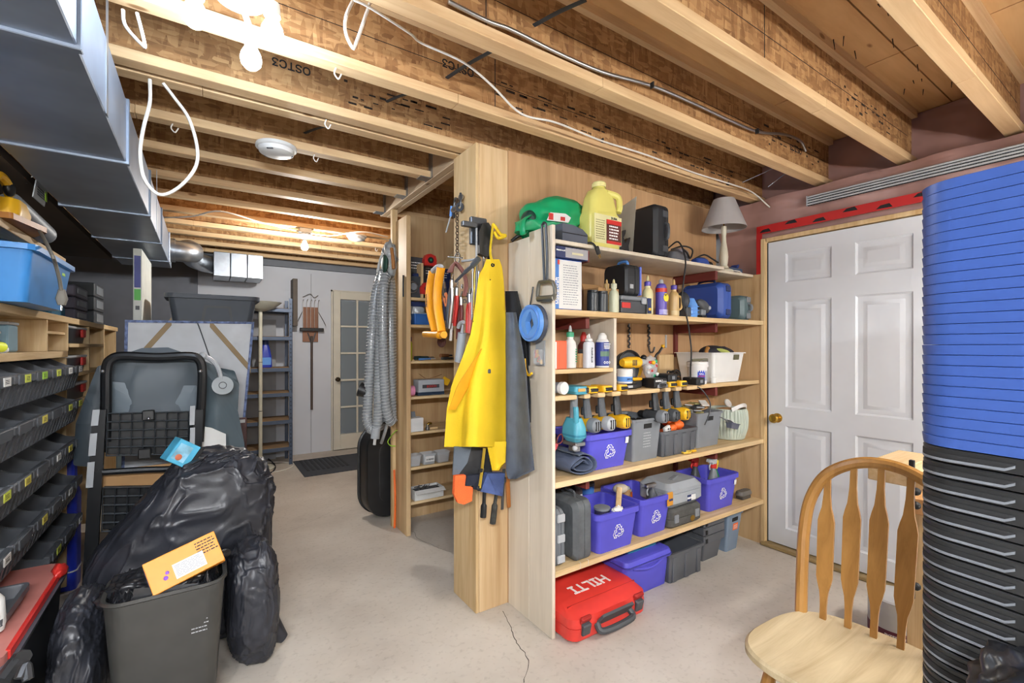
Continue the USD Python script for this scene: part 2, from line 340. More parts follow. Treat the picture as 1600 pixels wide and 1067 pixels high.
# printed marks and knock-out seams on the joist webs
def webtext(s, x, y, z, h, rot=0, bold=True): part(ce, 'web_print', mv(text(s, h, '-y', .0006, bold, rot), x, y - .0062, z), INK, False)
webtext('OSTC3', .88, 1.73, 2.47, .032, 180)
webtext('OSTC3', .30, 2.105, 2.47, .032, 180)
webtext('OSTC3', 2.85, 1.315, 2.45, .03, 180)
SMUDGE = plain('print_smudge', '2c2119', .9)
for (x0, x1, y, z0, z1, n) in ((1.05, 1.75, 1.73, 2.38, 2.50, 26), (2.1, 2.9, 1.73, 2.40, 2.5, 26), (.5, 1.0, 2.105, 2.38, 2.5, 22), (2.5, 3.15, 1.315, 2.40, 2.52, 20), (2.4, 2.95, .905, 2.40, 2.5, 18)):
    ms = []
    for k in range(n):
        x = x0 + (x1 - x0) * (k + rng.random()) / n; z = z0 + (z1 - z0) * rng.choice((.05, .3, .55, .8)); L = rng.uniform(.012, .05)
        ms.append(bx(x, x + L, y - .0068, y - .0060, z, z + rng.uniform(.004, .011)))
    part(ce, 'web_print', cat(ms), SMUDGE, False)
for (x, y) in ((.77, 1.315), (1.06, 1.73), (1.72, .905)):                  # butt seams of the web panels
    part(ce, 'web_seam', bx(x - .0015, x + .0015, y - .0068, y - .0055, ZJ + .04, ZS - .04), INK, False)
for y in (.495, .905, 1.315, 1.73):                                         # chalk line half-way up each web
    part(ce, 'web_seam', bx(-.6, 3.2, y - .0066, y - .0058, 2.462, 2.4645), SMUDGE, False)
# header over the closet and its hangers
hd = struct('trim_1', cat(bx(1.12, 1.163, 2.24, 3.50, ZJ - .005, ZS, .003), bx(1.166, 1.21, 2.24, 3.50, ZJ - .005, ZS, .003)), FLANGE_Y, 'doubled timber header beam over the closet opening behind the post', 'beam')
for y in (2.57, 2.97, 3.42):
    part(hd, 'joist_hanger', cat(bx(1.112, 1.118, y - .05, y + .05, ZJ - .004, ZS - .06), bx(1.05, 1.118, y - .034, y + .034, ZJ - .0045, ZJ - .001)), GALV, False)

# walls
struct('wall_right', bx(XW, XW + .2, YBACK, YFAR, 0, 2.27), WPAINT, 'pale foundation wall that carries the white door', 'wall')
struct('wall_right_rim', bx(XW + .17, XW + .25, YBACK, YFAR, 2.27, ZS), PINK, 'rim of the wall between the joist ends above the white door', 'wall')
wf = struct('wall_far', bx(XLEFT, 3.3, YFAR, YFAR + .1, 0, ZS), GREYWALL, 'grey painted panel wall at the far end of the room', 'wall')
for u in (486,): part(wf, 'panel_seam', bx(ux(u, YFAR) - .002, ux(u, YFAR) + .002, YFAR - .002, YFAR, 0, 2.2), plain('seam_grey', '5e6269', .8), False)
part(wf, 'trim_board', bx(XLEFT, 3.3, YFAR - .05, YFAR, 2.25, 2.40, .004), plain('grey_beam', '74787f', .8), False)
part(wf, 'panel', bx(XLEFT, ux(309, YFAR), YFAR - .09, YFAR, 0, 2.25, .003), plain('grey_panel_dark', '6c7079', .8), False)
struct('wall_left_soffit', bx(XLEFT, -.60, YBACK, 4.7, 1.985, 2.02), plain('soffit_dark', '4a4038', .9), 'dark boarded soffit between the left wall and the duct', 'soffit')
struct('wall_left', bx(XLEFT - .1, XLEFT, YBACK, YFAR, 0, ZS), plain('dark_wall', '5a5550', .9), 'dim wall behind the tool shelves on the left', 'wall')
struct('wall_back', bx(XLEFT, 3.3, YBACK - .1, YBACK, 0, ZS), plain('back_wall', 'a8a49c', .9), 'pale wall at the back of the workshop', 'wall')
# closet beyond the post
cw = struct('wall_closet', bx(1.3, 3.1, 3.36, 3.39, 0, 2.31), PLYN, 'plywood back wall of the closet behind the narrow shelves', 'wall')
part(cw, 'side_panel', bx(2.05, 2.07, 2.0, 3.36, 0, 2.31), PLYN, False)
part(cw, 'stair_stringer', mv(ex2(Polygon([(0, 0), (.09, 0), (.95, .62), (.95, .76), (.74, .76)]), .04, '-y'), 1.22, 3.35, 1.62), PINE_Z, False)

# insulation behind plastic film: a crumpled skin over the top of the door wall and up between the joist ends
prof = [(XW - .003, 1.70), (XW - .004, 1.98), (XW - .012, 2.05), (XW - .03, 2.12), (XW - .045, 2.2), (XW - .04, 2.26), (XW - .02, 2.295), (XW + .06, 2.30), (XW + .13, 2.305), (XW + .155, 2.35), (XW + .15, 2.45), (XW + .155, 2.55), (XW + .15, 2.605)]
pp = spline([(a, 0, b) for a, b in prof], 4); ys = np.linspace(-1.2, 1.95, 90); G = np.zeros((len(ys), len(pp), 3))
for i, y in enumerate(ys): G[i] = pp; G[i, :, 1] = y
nz = meshkit.fbm(G * [3, 4, 6], 4, 5); G[..., 0] += -(np.abs(nz - .5)) * .10 + .02 + .012 * np.sin(G[..., 1] * 15.4); G[..., 2] += np.where(G[..., 2] < 2.4, (nz - .5) * .04, 0)
G[..., 0] = np.minimum(G[..., 0], XW + .165); G[..., 2] = np.where((G[..., 2] > 2.27) & (G[..., 2] < 2.315), 2.29, np.minimum(G[..., 2], ZS - .004))
low = pp[:, 2] < 2.27; G[:, low, 0] = np.minimum(G[:, low, 0], XW - .006); lo2 = pp[:, 2] < 2.03; G[:, lo2, 0] = np.clip(G[:, lo2, 0], XW - .0035, XW - .0025)
one('insulation_film', 'pink insulation behind crumpled clear film above the white door', 'insulation', solid(G, .004), PINK, True)
# sheathing tape and slim grille above the door
RT = plain('tape_red', 'b3201f', .4)
tp = Thing('sheathing_tape', 'strip of red sheathing tape with black print above the white door', 'tape')
y0 = 1.66; y1 = .2
tp.p('tape', bx(XW - .062, XW - .058, y1, y0, 2.055, 2.108), RT, False)
tp.p('tape', bx(XW - .062, XW - .058, 1.625, 1.662, .05, 2.055), RT, False)
for k in range(9):
    yy = 1.6 - k * .16; tp.p('print', mv(ex2(Polygon([(-.04, -.008), (.035, -.01), (.02, .012), (-.02, .009)]), .0008, '-x'), XW - .0622, yy, 2.072 + (k % 2) * .022), INK, False)
gv = Thing('air_grille', 'long slim grey air grille on the pink film over the door', 'grille', (XW - .075, 0, 0))
ga, gb = uy(1262, XW - .075), .25
for k, z in enumerate((2.170, 2.185, 2.200, 2.214)): gv.p('bar', bx(-.008, .004, gb, ga, z, z + .009, .002), LGREY, False)
gv.p('backing', bx(.002, .006, gb, ga, 2.166, 2.226), INK, False)
gv.p('end_cap', bx(-.01, .004, ga, ga + .004, 2.166, 2.226), LGREY, False)

# ------------------------------------------------------------------ white six-panel door
d1 = Thing('door_1', 'white six-panel door in a bare pine frame right of the shelves', 'door', (XW - .04, 0, 0), kind='structure')
yl, yr = 1.595, .735; zb, zt = .03, 1.992
def rel(ya, yb, za, zb_): return (ya, yb, za, zb_)
cols = [(1.485, 1.225), (1.105, .845)]; rows = [(1.72, 1.905), (.92, 1.60), (.14, .80)]
cut = sbox(yr, zb, yl, zt)
hol = [sbox(c[1], r[0], c[0], r[1]) for c in cols for r in rows]
fr = cut.difference(unary_union(hol))
def on_x(poly, depth, x): m = ex2(poly, depth, '+x'); return mv(m, x)      # y,z polygon standing on the plane x
d1.p('slab', cat(on_x(fr, .036, 0), bx(.010, .034, yr + .01, yl - .01, zb + .01, zt - .01)), WPAINT, 20)
for hbox in hol:
    a, b, c, d = hbox.bounds
    ring = lambda i, x: A([(x, a + i, b + i), (x, a + i, d - i), (x, c - i, d - i), (x, c - i, b + i)])
    m = loft([ring(0, .004), ring(.012, .0115), ring(.030, .0115), ring(.055, .003), ring(.06, .003)][::-1], (False, False)); cap = ring(.06, .003)
    d1.p('raised_panel', cat(m, (cap, A([(0, 1, 2), (0, 2, 3)]))), WPAINT, 25)
jm = d1.p('door_frame', cat(bx(-.012, .05, yl + .003, yl + .027, 0, zt + .03, .002), bx(-.012, .05, yr - .03, yl + .027, zt + .006, zt + .032, .002), bx(-.012, .05, yr - .03, yr - .004, 0, zt + .03, .002)), PINE_Z, False)
d1.p('threshold', bx(-.05, .05, yr - .03, yl + .027, 0, .024, .006), plain('threshold', 'a08a60', .4, .3), False)
d1.p('weather_strip', bx(-.008, .002, yl - .001, yl + .004, .02, zt), INK, False)
kb = d1.p('knob', mv(rt(lathe([(.0, 0), (.030, 0), (.030, .006), (.014, .010), (.011, .03), (.026, .042), (.029, .055), (.022, .066), (0, .068)], 20), 'y', -90), -.0, 1.535, onX(1209, 652, XW - .04)[2]), BRASS, 40)

# ------------------------------------------------------------------ french door in the far wall
xl, xr = ux(521, YFAR - .05), ux(521, YFAR - .05) + .80; fz = onY(521, 455, YFAR - .05)[2]
d2 = Thing('door_2', 'cream glazed french door with small panes in the grey far wall', 'door', (xl, YFAR - .052, 0), kind='structure')
w = xr - xl; zt2 = fz; gx0, gx1, gz0, gz1 = .085, w - .085, .20, zt2 - .095
d2.p('stile', cat(bx(0, gx0, 0, .04, .01, zt2, .003), bx(gx1, w, 0, .04, .01, zt2, .003)), CREAM, False)
d2.p('rail', cat(bx(gx0, gx1, 0, .04, .01, gz0, .003), bx(gx0, gx1, 0, .04, gz1, zt2, .003)), CREAM, False)
nx, nz_ = 3, 5; cw_, ch_ = (gx1 - gx0) / nx, (gz1 - gz0) / nz_
for i in range(1, nx): d2.p('muntin', bx(gx0 + i * cw_ - .012, gx0 + i * cw_ + .012, .004, .036, gz0, gz1, .003), CREAM, False)
for j in range(1, nz_): d2.p('muntin', bx(gx0, gx1, .005, .035, gz0 + j * ch_ - .012, gz0 + j * ch_ + .012, .003), CREAM, False)
for i in range(nx):
    for j in range(nz_): d2.p('pane', bx(gx0 + i * cw_ + .012, gx0 + (i + 1) * cw_ - .012, .018, .022, gz0 + j * ch_ + .012, gz0 + (j + 1) * ch_ - .012), GLASS, False)
d2.p('knob', mv(rt(lathe([(0, 0), (.026, 0), (.026, .006), (.011, .01), (.011, .03), (.025, .04), (.028, .052), (.02, .062), (0, .064)], 16), 'x', 90), .045, 0, onY(527, 592, YFAR)[2]), plain('knob_bronze', '4c4136', .3, .9), 40)
d2.p('casing', cat(bx(-.02, -.002, .03, .052, 0, zt2 + .02), bx(-.02, w + .02, .03, .052, zt2 + .002, zt2 + .02)), CREAM, False)

# ------------------------------------------------------------------ lamps
def bulb_mesh(): return lathe([(0, -.062), (.016, -.058), (.027, -.045), (.030, -.03), (.027, -.014), (.018, .004), (.0135, .02), (0, .02)], 20)
def bare_lamp(name, label, loc, mat, group=None):
    t = Thing(name, label, 'lamp', loc, group=group); t.p('junction_box', bx(-.05, .05, -.05, .05, 0, .045, .004), GALV, False)
    t.p('lamp_holder', lathe([(0, 0), (.055, 0), (.055, -.012), (.03, -.028), (.022, -.04), (.0, -.04)], 20), WHITE)
    t.p('screw_cap', lathe([(0, -.04), (.0135, -.04), (.0135, -.062), (0, -.062)], 12), STEEL)
    t.p('bulb', mv(bulb_mesh(), 0, 0, -.08), mat, True); return t
cl = Thing('cluster_light', 'ceiling fixture with a cluster of glaring bulbs under the joists near the duct', 'light', (onZ(372, 20, 2.19)[0] + .01, 1.52, ZJ))
cl.p('ceiling_plate', lathe([(0, 0), (.065, 0), (.065, -.014), (.03, -.024), (0, -.024)], 24), WHITE)
for (dx, dy) in ((-.105, -.03), (.075, -.065), (.035, .10)):
    cl.p('arm', tube([(0, 0, -.02), (dx * .6, dy * .6, -.026), (dx, dy, -.04)], .009), WHITE)
    cl.p('lamp_holder', mv(lathe([(0, 0), (.02, 0), (.022, -.035), (0, -.035)], 14), dx, dy, -.036), WHITE)
    cl.p('bulb', mv(bulb_mesh(), dx, dy, -.09), COOLE, True)
pf = onY(476, 392, 4.24); bare_lamp('bare_bulb', 'bare glowing bulb in a white holder under the far joists', (pf[0], 4.24, ZJ - .0452), FARE)
def shop_light(x, y, label, mat):
    t = Thing('shop_light', label, 'light', (x, y, 1.82))
    t.p('housing', cat(bx(-.62, .62, -.06, .06, .02, .06, .006), bx(-.63, -.60, -.05, .05, -.03, .05), bx(.60, .63, -.05, .05, -.03, .05)), WHITE, False)
    for yy in (-.032, .032): t.p('tube', cyl((-.6, yy, -.005), (.6, yy, -.005), .014, n=10), mat)
    for xx in (-.5, .5): t.p('hanger_wire', cyl((xx, 0, .06), (xx, 0, ZJ - 1.82), .0025, n=5), STEEL)
shop_light(-.40, -.50, 'twin tube shop light hung behind the camera on the left', LEFTE)
shop_light(2.15, -.36, 'twin tube shop light hung over the front of the workshop near the door wall', WARME)

# detectors
def detector(name, label, u, v, r, y):
    q = onZ(u, v, ZJ - .01); t = Thing(name, label, 'detector', (q[0], y, ZJ))
    t.p('base_ring', lathe([(0, 0), (r, 0), (r * 1.02, -.014), (r * .95, -.018), (0, -.018)], 32), WHITE)
    t.p('cover', lathe([(0, -.018), (r * .9, -.018), (r * .84, -.036), (r * .6, -.046), (0, -.048)], 32), WHITE)
    for k in range(3): t.p('vent_slot', rt(bx(-r * .16, r * .16, r * .72, r * .8, -.041, -.036), 'z', 120 * k + 30), DGREY, False)
detector('smoke_detector', 'white round smoke detector on the joists left of the post', 434, 226, .092, 2.57)
detector('alarm_detector', 'small white round alarm under the far joists right of the bare bulb', 525, 393, .085, 4.24)
# ================================================================== the main shelving against the plywood partition
SX0, SX1, YF, YB = 1.308, 3.075, 1.61, 1.968        # inside left, inside right, front edge, back panel
E0 = .0015
S1, S2, S3, S4, S5, SC = 1.792, 1.478, 1.085, .697, .297, 1.204
su = Thing('shelving_unit', 'tall pine and plywood shelving unit between the post and the white door', 'shelving')
su.p('back_panel', bx(1.29, 2.20, YB, YB + .016, 0, ZJ), PLY, False)
su.p('back_panel', bx(2.203, 3.10, YB, YB + .016, 0, ZJ - .02), PLY, False)
su.p('side_panel', cat(bx(1.29, SX0, YF, YB - .18, 0, 1.855, .002), bx(1.29, SX0, YB - .179, YB, 0, 1.835, .002)), PLYL, False)
su.p('side_panel', cat(bx(SX1, 3.093, YF + .02, YB, 0, 1.79)), PLYN, False)
su.p('front_stile', bx(SX1 - .005, 3.093, YF - .005, YF + .018, 0, 2.02), PINE_Z, False)
for z, x1, d in ((S1, 2.62, 0), (S2, SX1, 0), (S4, SX1, 0), (S5, SX1, 0)): su.p('shelf', bx(SX0 + .001, x1, YF - d, YB - .001, z - (.018 if z == S1 else .027), z, .002), PLYL if z == S1 else PINE_X, False)
su.p('shelf', bx(2.62, SX1, YF + .07, YB - .001, S1 - .018, S1, .002), PLYL, False)
XD = ux(962, YF)                                       # white divider of the small cubby
su.p('divider', bx(XD, XD + .018, YF + .01, YB - .001, S3 + .005, S2 - .028, .002), PLYL, False)
su.p('cubby_shelf', bx(SX0 + .001, XD - .001, YF + .015, YB - .001, SC - .02, SC, .002), PINE_X, False)
# tool rack: a board with slots, the tools' grips hang through them
XR1 = ux(1090, YF)
slots = [ux(u, YF - .0) for u in (908, 929, 952, 976, 1036, 1053, 1070)]
edges = [SX0 + .001] + [s for x in slots for s in (x - .0235, x + .0235)] + [XR1]
su.p('tool_rack', cat(bx(SX0 + .001, XR1, YF + .14, YB - .001, S3 - .022, S3), *[bx(edges[i], edges[i + 1], YF, YF + .141, S3 - .022, S3, .004) for i in range(0, len(edges), 2)]), PINE_X, False)
su.p('shelf', bx(XR1, SX1, YF + .03, YB - .001, S3 - .024, S3, .002), PINE_X, False)
for x in (1.55, 2.62):
    for z in (S1 - .018, S2 - .027, S3 - .024, S4 - .027):
        if x < 2 and z == S3 - .024: continue
        b = su.p('bracket', bx(x - .012, x + .012, YF + .05, YB - .02, z - .055, z, .002), BRACK, False)
        part(b, 'bracket_leg', bx(x - .014, x + .014, YB - .022, YB - .001, z - .21, z, .002), BRACK, False)
su.p('wall_hook', bx(ux(1040, YB) - .008, ux(1040, YB) + .008, YB - .006, YB, 1.30, 1.385, .002), LGREY, False)
su.p('rail', bx(2.75, SX1, YB - .03, YB - .001, 1.66, 1.73, .003), PINE_X, False)
# post at the near end of the partition: boxed with pine boards
po = Thing('post', 'boxed timber post at the end of the partition, hung with tools', 'post')
po.p('front_board', bx(1.122, 1.29, 1.972, 1.99, 0, ZJ - .001, .002), POSTW, False)
po.p('side_board', bx(1.104, 1.121, 1.974, 2.215, 0, ZJ - .001, .002), PINE_Z, False)
po.p('back_board', bx(1.122, 1.29, 2.198, 2.215, 0, ZJ - .001, .002), POSTW, False)
po.p('cap_board', bx(1.29, 1.297, 1.986, 2.215, 0, ZJ - .001), POSTW, False)

# ------------------------------------------------------------------ builders of boxes, cases, bottles
def tub(w, d, h, taper=.86, r=.03, rim=.012, rimh=.02, t=.004, n=3):
    """open tapered container, base centre at the origin"""
    q = taper
    return lz([(w * q, d * q, r, 0), (w * (q + (1 - q) * (h - rimh) / h), d * (q + (1 - q) * (h - rimh) / h), r, h - rimh), (w + 2 * rim, d + 2 * rim, r + rim, h - rimh), (w + 2 * rim, d + 2 * rim, r + rim, h), (w - 2 * t, d - 2 * t, r, h), (w * q - 2 * t, d * q - 2 * t, r, t * 2)], n)
def carton(t, w, d, h, mat, flap=None):
    t.p('body', cbx(w, d, h, .002), mat, False)
def lay(w, d, h, r=.025, seam=.5, c=.02):
    """two shells of a hard case lying flat"""
    s = h * seam
    return (lz([(w - 2 * c, d - 2 * c, r, 0), (w, d, r + c * .5, c), (w, d, r + c * .5, s - .002), (w - .008, d - .008, r, s)]), lz([(w - .008, d - .008, r, s), (w, d, r + c * .5, s + .002), (w, d, r + c * .5, h - c), (w - 2 * c, d - 2 * c, r, h)]))
def hard_case(name, label, loc, w, d, h, mat, trim, rz=0, stand=False, handle='front', seam=.5, group=None, c=.02, latches=2, rr_=.025):
    """hard tool case; stand=True stands on its long edge with the big faces left and right (thickness = h along x)"""
    t = Thing(name, label, 'case', loc, rz, group)
    lo, hi = lay(w, d, h, rr_, seam, c)
    f = (lambda m: mv(rt(m, 'y', 90), -h / 2, 0, w / 2)) if stand else (lambda m: m)
    t.p('body', f(lo), mat); t.p('lid', f(hi), mat)
    pw = .3 * w
    hz = h * seam
    if handle == 'front':
        t.p('handle', f(tube([(-pw / 2, -d / 2 + .01, hz), (-pw / 2 + .01, -d / 2 - .02, hz), (pw / 2 - .01, -d / 2 - .02, hz), (pw / 2, -d / 2 + .01, hz)], .008, 8, 3)), trim)
    elif handle == 'top':
        t.p('handle', f(tube([(-w / 2 + .01, -d * .2, hz), (-w / 2 - .02, -d * .16, hz), (-w / 2 - .02, d * .16, hz), (-w / 2 + .01, d * .2, hz)], .008, 8, 3)), trim)
    for k in range(latches):
        x = (-1, 1)[k % 2] * w * .32 if latches <= 2 else (-.35 + .35 * k) * w
        t.p('latch', f(bx(x - .018, x + .018, -d / 2 - .006, -d / 2 + .004, hz - .022, hz + .022, .003)), trim, False)
    return t
def bottle(t, prof, mat, capprof=None, capmat=None, n=18, capname='cap'):
    t.p('bottle', lathe(prof, n), mat)
    if capprof: t.p(capname, lathe(capprof, n), capmat)
def band(r, z0, z1, n=20, a0=0, a1=360, e=.0006):
    """a label wrapped on a bottle"""
    k = max(4, int(n * abs(a1 - a0) / 360)); a = np.radians(np.linspace(a0, a1, k + 1)); G = np.zeros((k + 1, 2, 3))
    for j, z in enumerate((z0, z1)): G[:, j] = np.c_[(r + e) * np.cos(a), (r + e) * np.sin(a), np.full(k + 1, z)]
    return solid(G, .0006)
def wraptext(s, h, r, z, ang=-90, bold=True, depth=.0008):
    """lettering bent round a bottle of radius r, centred on the angle"""
    tm = meshkit.text_mesh(s, h, depth, bold); v = np.array(tm.vertices); v[:, :2] -= (v[:, :2].max(0) + v[:, :2].min(0)) / 2
    a = math.radians(ang) + v[:, 0] / r; R = r + .0008 + v[:, 2]
    return np.c_[R * np.cos(a), R * np.sin(a), z + v[:, 1]], np.array(tm.faces)
def lines(w, h, n, seed, face='-y', fill=.8, e=.0006, th=.35):
    """small illegible print: rows of dashes on a w x h area centred on the origin"""
    g = random.Random(seed); ps = []
    for k in range(n):
        y = h / 2 - (k + .5) * h / n; x = -w / 2
        while x < w / 2 * fill:
            L = g.uniform(.05, .22) * w; ps.append(sbox(x, y - h / n * th / 2, min(x + L, w / 2), y + h / n * th / 2)); x += L + w * .04
    return ex2(unary_union(ps), e, face)
def cx(u0, u1, y): return (ux(u0, y) + ux(u1, y)) / 2
def cw2(u0, u1, y): return ux(u1, y) - ux(u0, y)

# ================================================================== top shelf
z = S1 + E0
# green shopping bag
t = Thing('plastic_bag', 'crumpled green plastic carrier bag on the top left of the shelving', 'bag', (1.485, 1.83, z))
V, Fb = ball(1, 4); V = V * A([.245, .12, .15]); nn = meshkit.fbm(V * 9 + 3, 4, 11); rid = np.abs(meshkit.fbm(V * 7 + 9, 3, 4) - .5)
V = V * (1 + (nn - .5)[:, None] * .35 - rid[:, None] * .22); V[:, 2] += .125; V[:, 2] = np.maximum(V[:, 2], np.where(V[:, 0] < -.150, .069, .0)); V[:, 1] = np.minimum(V[:, 1], .125); V[:, 1] = np.where(V[:, 0] > .06, np.maximum(V[:, 1], -.04), V[:, 1]); V[:, 0] += np.where(V[:, 2] > .12, .03, 0)
t.p('bag', (V, Fb), GREEN, True)
t.p('print', mv(rt(ex2(Polygon([(-.06, -.02), (.06, -.018), (.075, .008), (.045, .024), (-.04, .02)]), .002), 'z', -8), -.085, -.122, .13), PAPER, False)
t.p('print', mv(rt(ex2(unary_union([sbox(-.05, -.015, -.025, .016), sbox(.015, -.012, .04, .006)]), .0012), 'z', -8), -.085, -.1245, .13), RED, False)
t.p('handle', tube([(-.205, -.06, .135), (-.25, -.07, .10), (-.258, -.08, .04), (-.235, -.07, .05)], .011, 6, 5, (1.5, .5)), GREEN)
t.p('contents', mv(sc(ball(1, 2), .03, .05, .045), -.19, -.03, .125), plain('hidden_dark_green', '123a32', .5))
# black hooked rod that sticks out of the bag
one('bent_rod', 'bent black rod leaning out beside the green bag', 'rod', tube([(1.285, 1.93, 1.84), (1.31, 1.90, 1.865), (1.36, 1.89, 1.87), (1.39, 1.88, 1.90)], .009), BLACKP)
# grey rounded case
t = Thing('tool_pouch', 'slate grey rounded pouch at the front left of the top shelf', 'pouch', (cx(870, 909, 1.66), 1.68, z))
w = cw2(870, 909, 1.66); t.p('body', mv(ex2(Polygon([(-w / 2, 0), (w / 2, 0), (w / 2, .045), (w * .3, .066), (-w * .05, .078), (-w / 2, .08)]), .12), 0, .06, 0), plain('slate', '4f5562', .6), 25)
t.p('zip', mv(ex2(sbox(-w / 2, .036, w / 2, .039), .002), 0, -.061, 0), INK, False)
# plug
t = Thing('power_plug', 'black power plug with short cord hanging over the edge of the top shelf', 'plug', (ux(928, YF), YF - .012, z))
t.p('cord', tube([(-.05, .06, .006), (-.03, .03, .008), (-.01, .012, .006), (.0, 0, -.012)], .005), CORD)
t.p('plug_body', rt(bx(-.011, .011, -.008, .008, -.05, -.01, .004), 'y', -25), CORD, False)
for k in (-.005, .005): t.p('prong', rt(bx(k - .0016, k + .0016, -.001, .001, -.068, -.05), 'y', -25), BRASS, False)
# yellow jug
JUG = plain('jug_plastic', 'd8cf72', .3, var=.05); JUGT = plain('jug_lower', 'd9d5a2', .35)
xc = cx(914, 960, 1.68); w = cw2(914, 960, 1.68)
t = Thing('cleaner_jug', 'big yellow plastic jug with red and brown label on the top shelf', 'jug', (xc, 1.688, z))
t.p('bottle', lz([(w * .92, .11, .03, 0), (w, .125, .035, .01), (w, .125, .035, .155), (w * .96, .12, .035, .17), (w * .9, .11, .035, .18), (w * .78, .1, .04, .25), (w * .6, .085, .036, .29), (.062, .062, .03, .305), (.06, .06, .029, .315)], 5), JUG, 40)
t.p('cap', mv(lathe([(0, .313), (.036, .313), (.036, .333), (.03, .34), (0, .34)], 20), 0, 0, 0), plain('jug_cap', 'd9d08f', .4))
t.p('handle', tube([(.02, -.03, .285), (w * .42, -.045, .27), (w * .46, -.05, .22), (w * .42, -.05, .19)], .016), JUG)
t.p('label', bx(-w * .45, w * .46, -.0645, -.062, .02, .16), JUGT, False)
t.p('label', bx(-w * .06, w * .44, -.0665, -.064, .022, .14), plain('label_brown', '5a2a22', .5), False)
t.p('label', cat(bx(-w * .06, w * .44, -.0672, -.066, .118, .14), bx(-w * .06, w * .44, -.0672, -.066, .022, .036)), RED, False)
t.p('print', mv(text('DURA', .011, bold=True), w * .2, -.065, .149), INK, False)
t.p('print', mv(lines(w * .36, .075, 5, 3, fill=.6, th=.5), w * .2, -.0672, .078), WINK, False)
t.p('print', mv(lines(w * .3, .1, 9, 4), -w * .26, -.065, .085), plain('print_olive', '8c8a62', .7), False)
# translucent sheet standing
xs = ux(981, 1.70)
g = np.zeros((12, 8, 3)); uu, vv = np.meshgrid(np.linspace(0, 1, 12), np.linspace(0, 1, 8), indexing='ij')
g[..., 0] = xs - .025 + .05 * vv * .6 + .015 * np.sin(uu * 3); g[..., 1] = 1.645 + .26 * uu; g[..., 2] = z + .0015 + .30 * vv - .05 * uu * vv
one('plastic_sheet', 'stiff translucent white plastic sheet standing on the top shelf by the black case', 'sheet', solid(g, .002), plain('milky', 'b9b7ae', .35), True)
# handsaw handle
t = Thing('hand_saw', 'hand saw with a black pistol handle lying at the edge of the top shelf', 'saw', (ux(975, 1.63), 1.665, z), 0)
hp = Polygon([(-.045, 0), (-.055, .03), (-.03, .055), (-.008, .075), (.012, .10), (.022, .105), (.02, .092), (.006, .07), (.012, .05), (.02, .03), (.028, .045), (.04, .062), (.055, .07), (.05, .055), (.042, .03), (.045, 0)])
t.p('handle', mv(ex2(hp.buffer(.004), .024), 0, .0, .004), BLACKP, 25)
t.p('bolt', mv(rt(lathe([(0, 0), (.011, 0), (.011, .004), (0, .006)], 14), 'x', 90), -.022, -.024, .03), STEEL)
t.p('blade', bx(-.02, .01, 0, .24, .006, .008), STEEL, False)
# tall black case
t = hard_case('tool_case', 'tall black hard case standing in the middle of the top shelf', (cx(1000, 1040, 1.72), 1.745, z + .001), .30, .19, .125, plain('case_charcoal', '25282c', .5), DGREY, stand=True, handle='front', seam=.62)
# grey corded drill, blue plane and bits at the right
t = Thing('corded_sander', 'grey corded sander lying among cords on the top shelf', 'sander', (ux(1062, 1.72), 1.74, z))
t.p('body', mv(lz([(.16, .075, .02, 0), (.17, .085, .03, .03), (.15, .075, .03, .07), (.09, .05, .02, .085)], 4), 0, 0, 0), plain('sander_grey', '6a6d74', .5))
t.p('base_plate', bx(-.075, .075, -.045, .045, 0, .006), DGREY, False)
t.p('grip', mv(sc(ball(1, 2), .07, .035, .028), .03, 0, .075), plain('sander_lilac', '8b8a98', .4), True)
t.p('cord', tube([(-.08, -.02, .08), (-.02, -.06, .10), (.05, -.07, .085), (.06, -.05, .04), (.0, -.07, .06), (-.05, -.08, .075)], .005), CORD)
t = Thing('belt_tool', 'bright blue power tool lying left of the lamp on the top shelf', 'tool', (ux(1098, 1.70), 1.72, z))
t.p('body', mv(lz([(.12, .06, .02, 0), (.13, .07, .02, .02), (.11, .06, .025, .05), (.06, .04, .015, .06)], 4), 0, 0, 0), BLUE)
t.p('tail', tube([(.05, .0, .03), (.10, .0, .028), (.14, .02, .02)], .02), BLACKP)
t.p('cord', tube([(-.05, 0, .05), (.0, -.03, .075), (.08, -.03, .06), (.16, -.02, .045)], .005), CORD)
# table lamp
t = Thing('table_lamp', 'cream table lamp with a wide grey fabric shade on the top shelf', 'lamp', (ux(1131, 1.74), 1.74, z))
t.p('base', lathe([(0, 0), (.056, 0), (.056, .012), (.04, .02), (.03, .026), (.026, .04), (.0, .04)], 24), plain('lamp_cream', 'cfcab6', .4))
t.p('stem', lathe([(.02, .04), (.024, .06), (.028, .1), (.024, .14), (.015, .2), (.013, .24), (.016, .25), (.016, .30), (0, .30)], 20), plain('lamp_cream', 'cfcab6', .4))
sh = [(.136, .285), (.066, .475)]
t.p('shade', loft([np.c_[r * np.cos(a), r * np.sin(a), np.full(40, zz)] for r, zz in ((.133, .287), (.136, .285), (.136, .291), (.066, .475), (.064, .473), (.1325, .29)) for a in [np.arange(40) * 2 * np.pi / 40]], (False, False)), SHADE, 30)
t.p('shade_spider', cat(cyl((-.065, 0, .46), (.065, 0, .46), .002, n=6), cyl((0, 0, .30), (0, 0, .46), .004, n=6)), BRASS)
t.p('cord', tube([(.03, -.02, .012), (.06, -.06, .006), (.1, -.05, .005), (.09, -.01, .005), (.05, .05, .006), (.12, -.04, .006), (.16, -.01, .005)], .0035), CABLEW)
one('tape_roll', 'roll of blue masking tape standing behind the lamp foot', 'tape', mv(rt(lathe([(.03, -.024), (.048, -.024), (.048, .024), (.03, .024), (.03, -.024)], 24), 'x', 90), ux(1151, 1.84), 1.84, z + .048), BLUE)
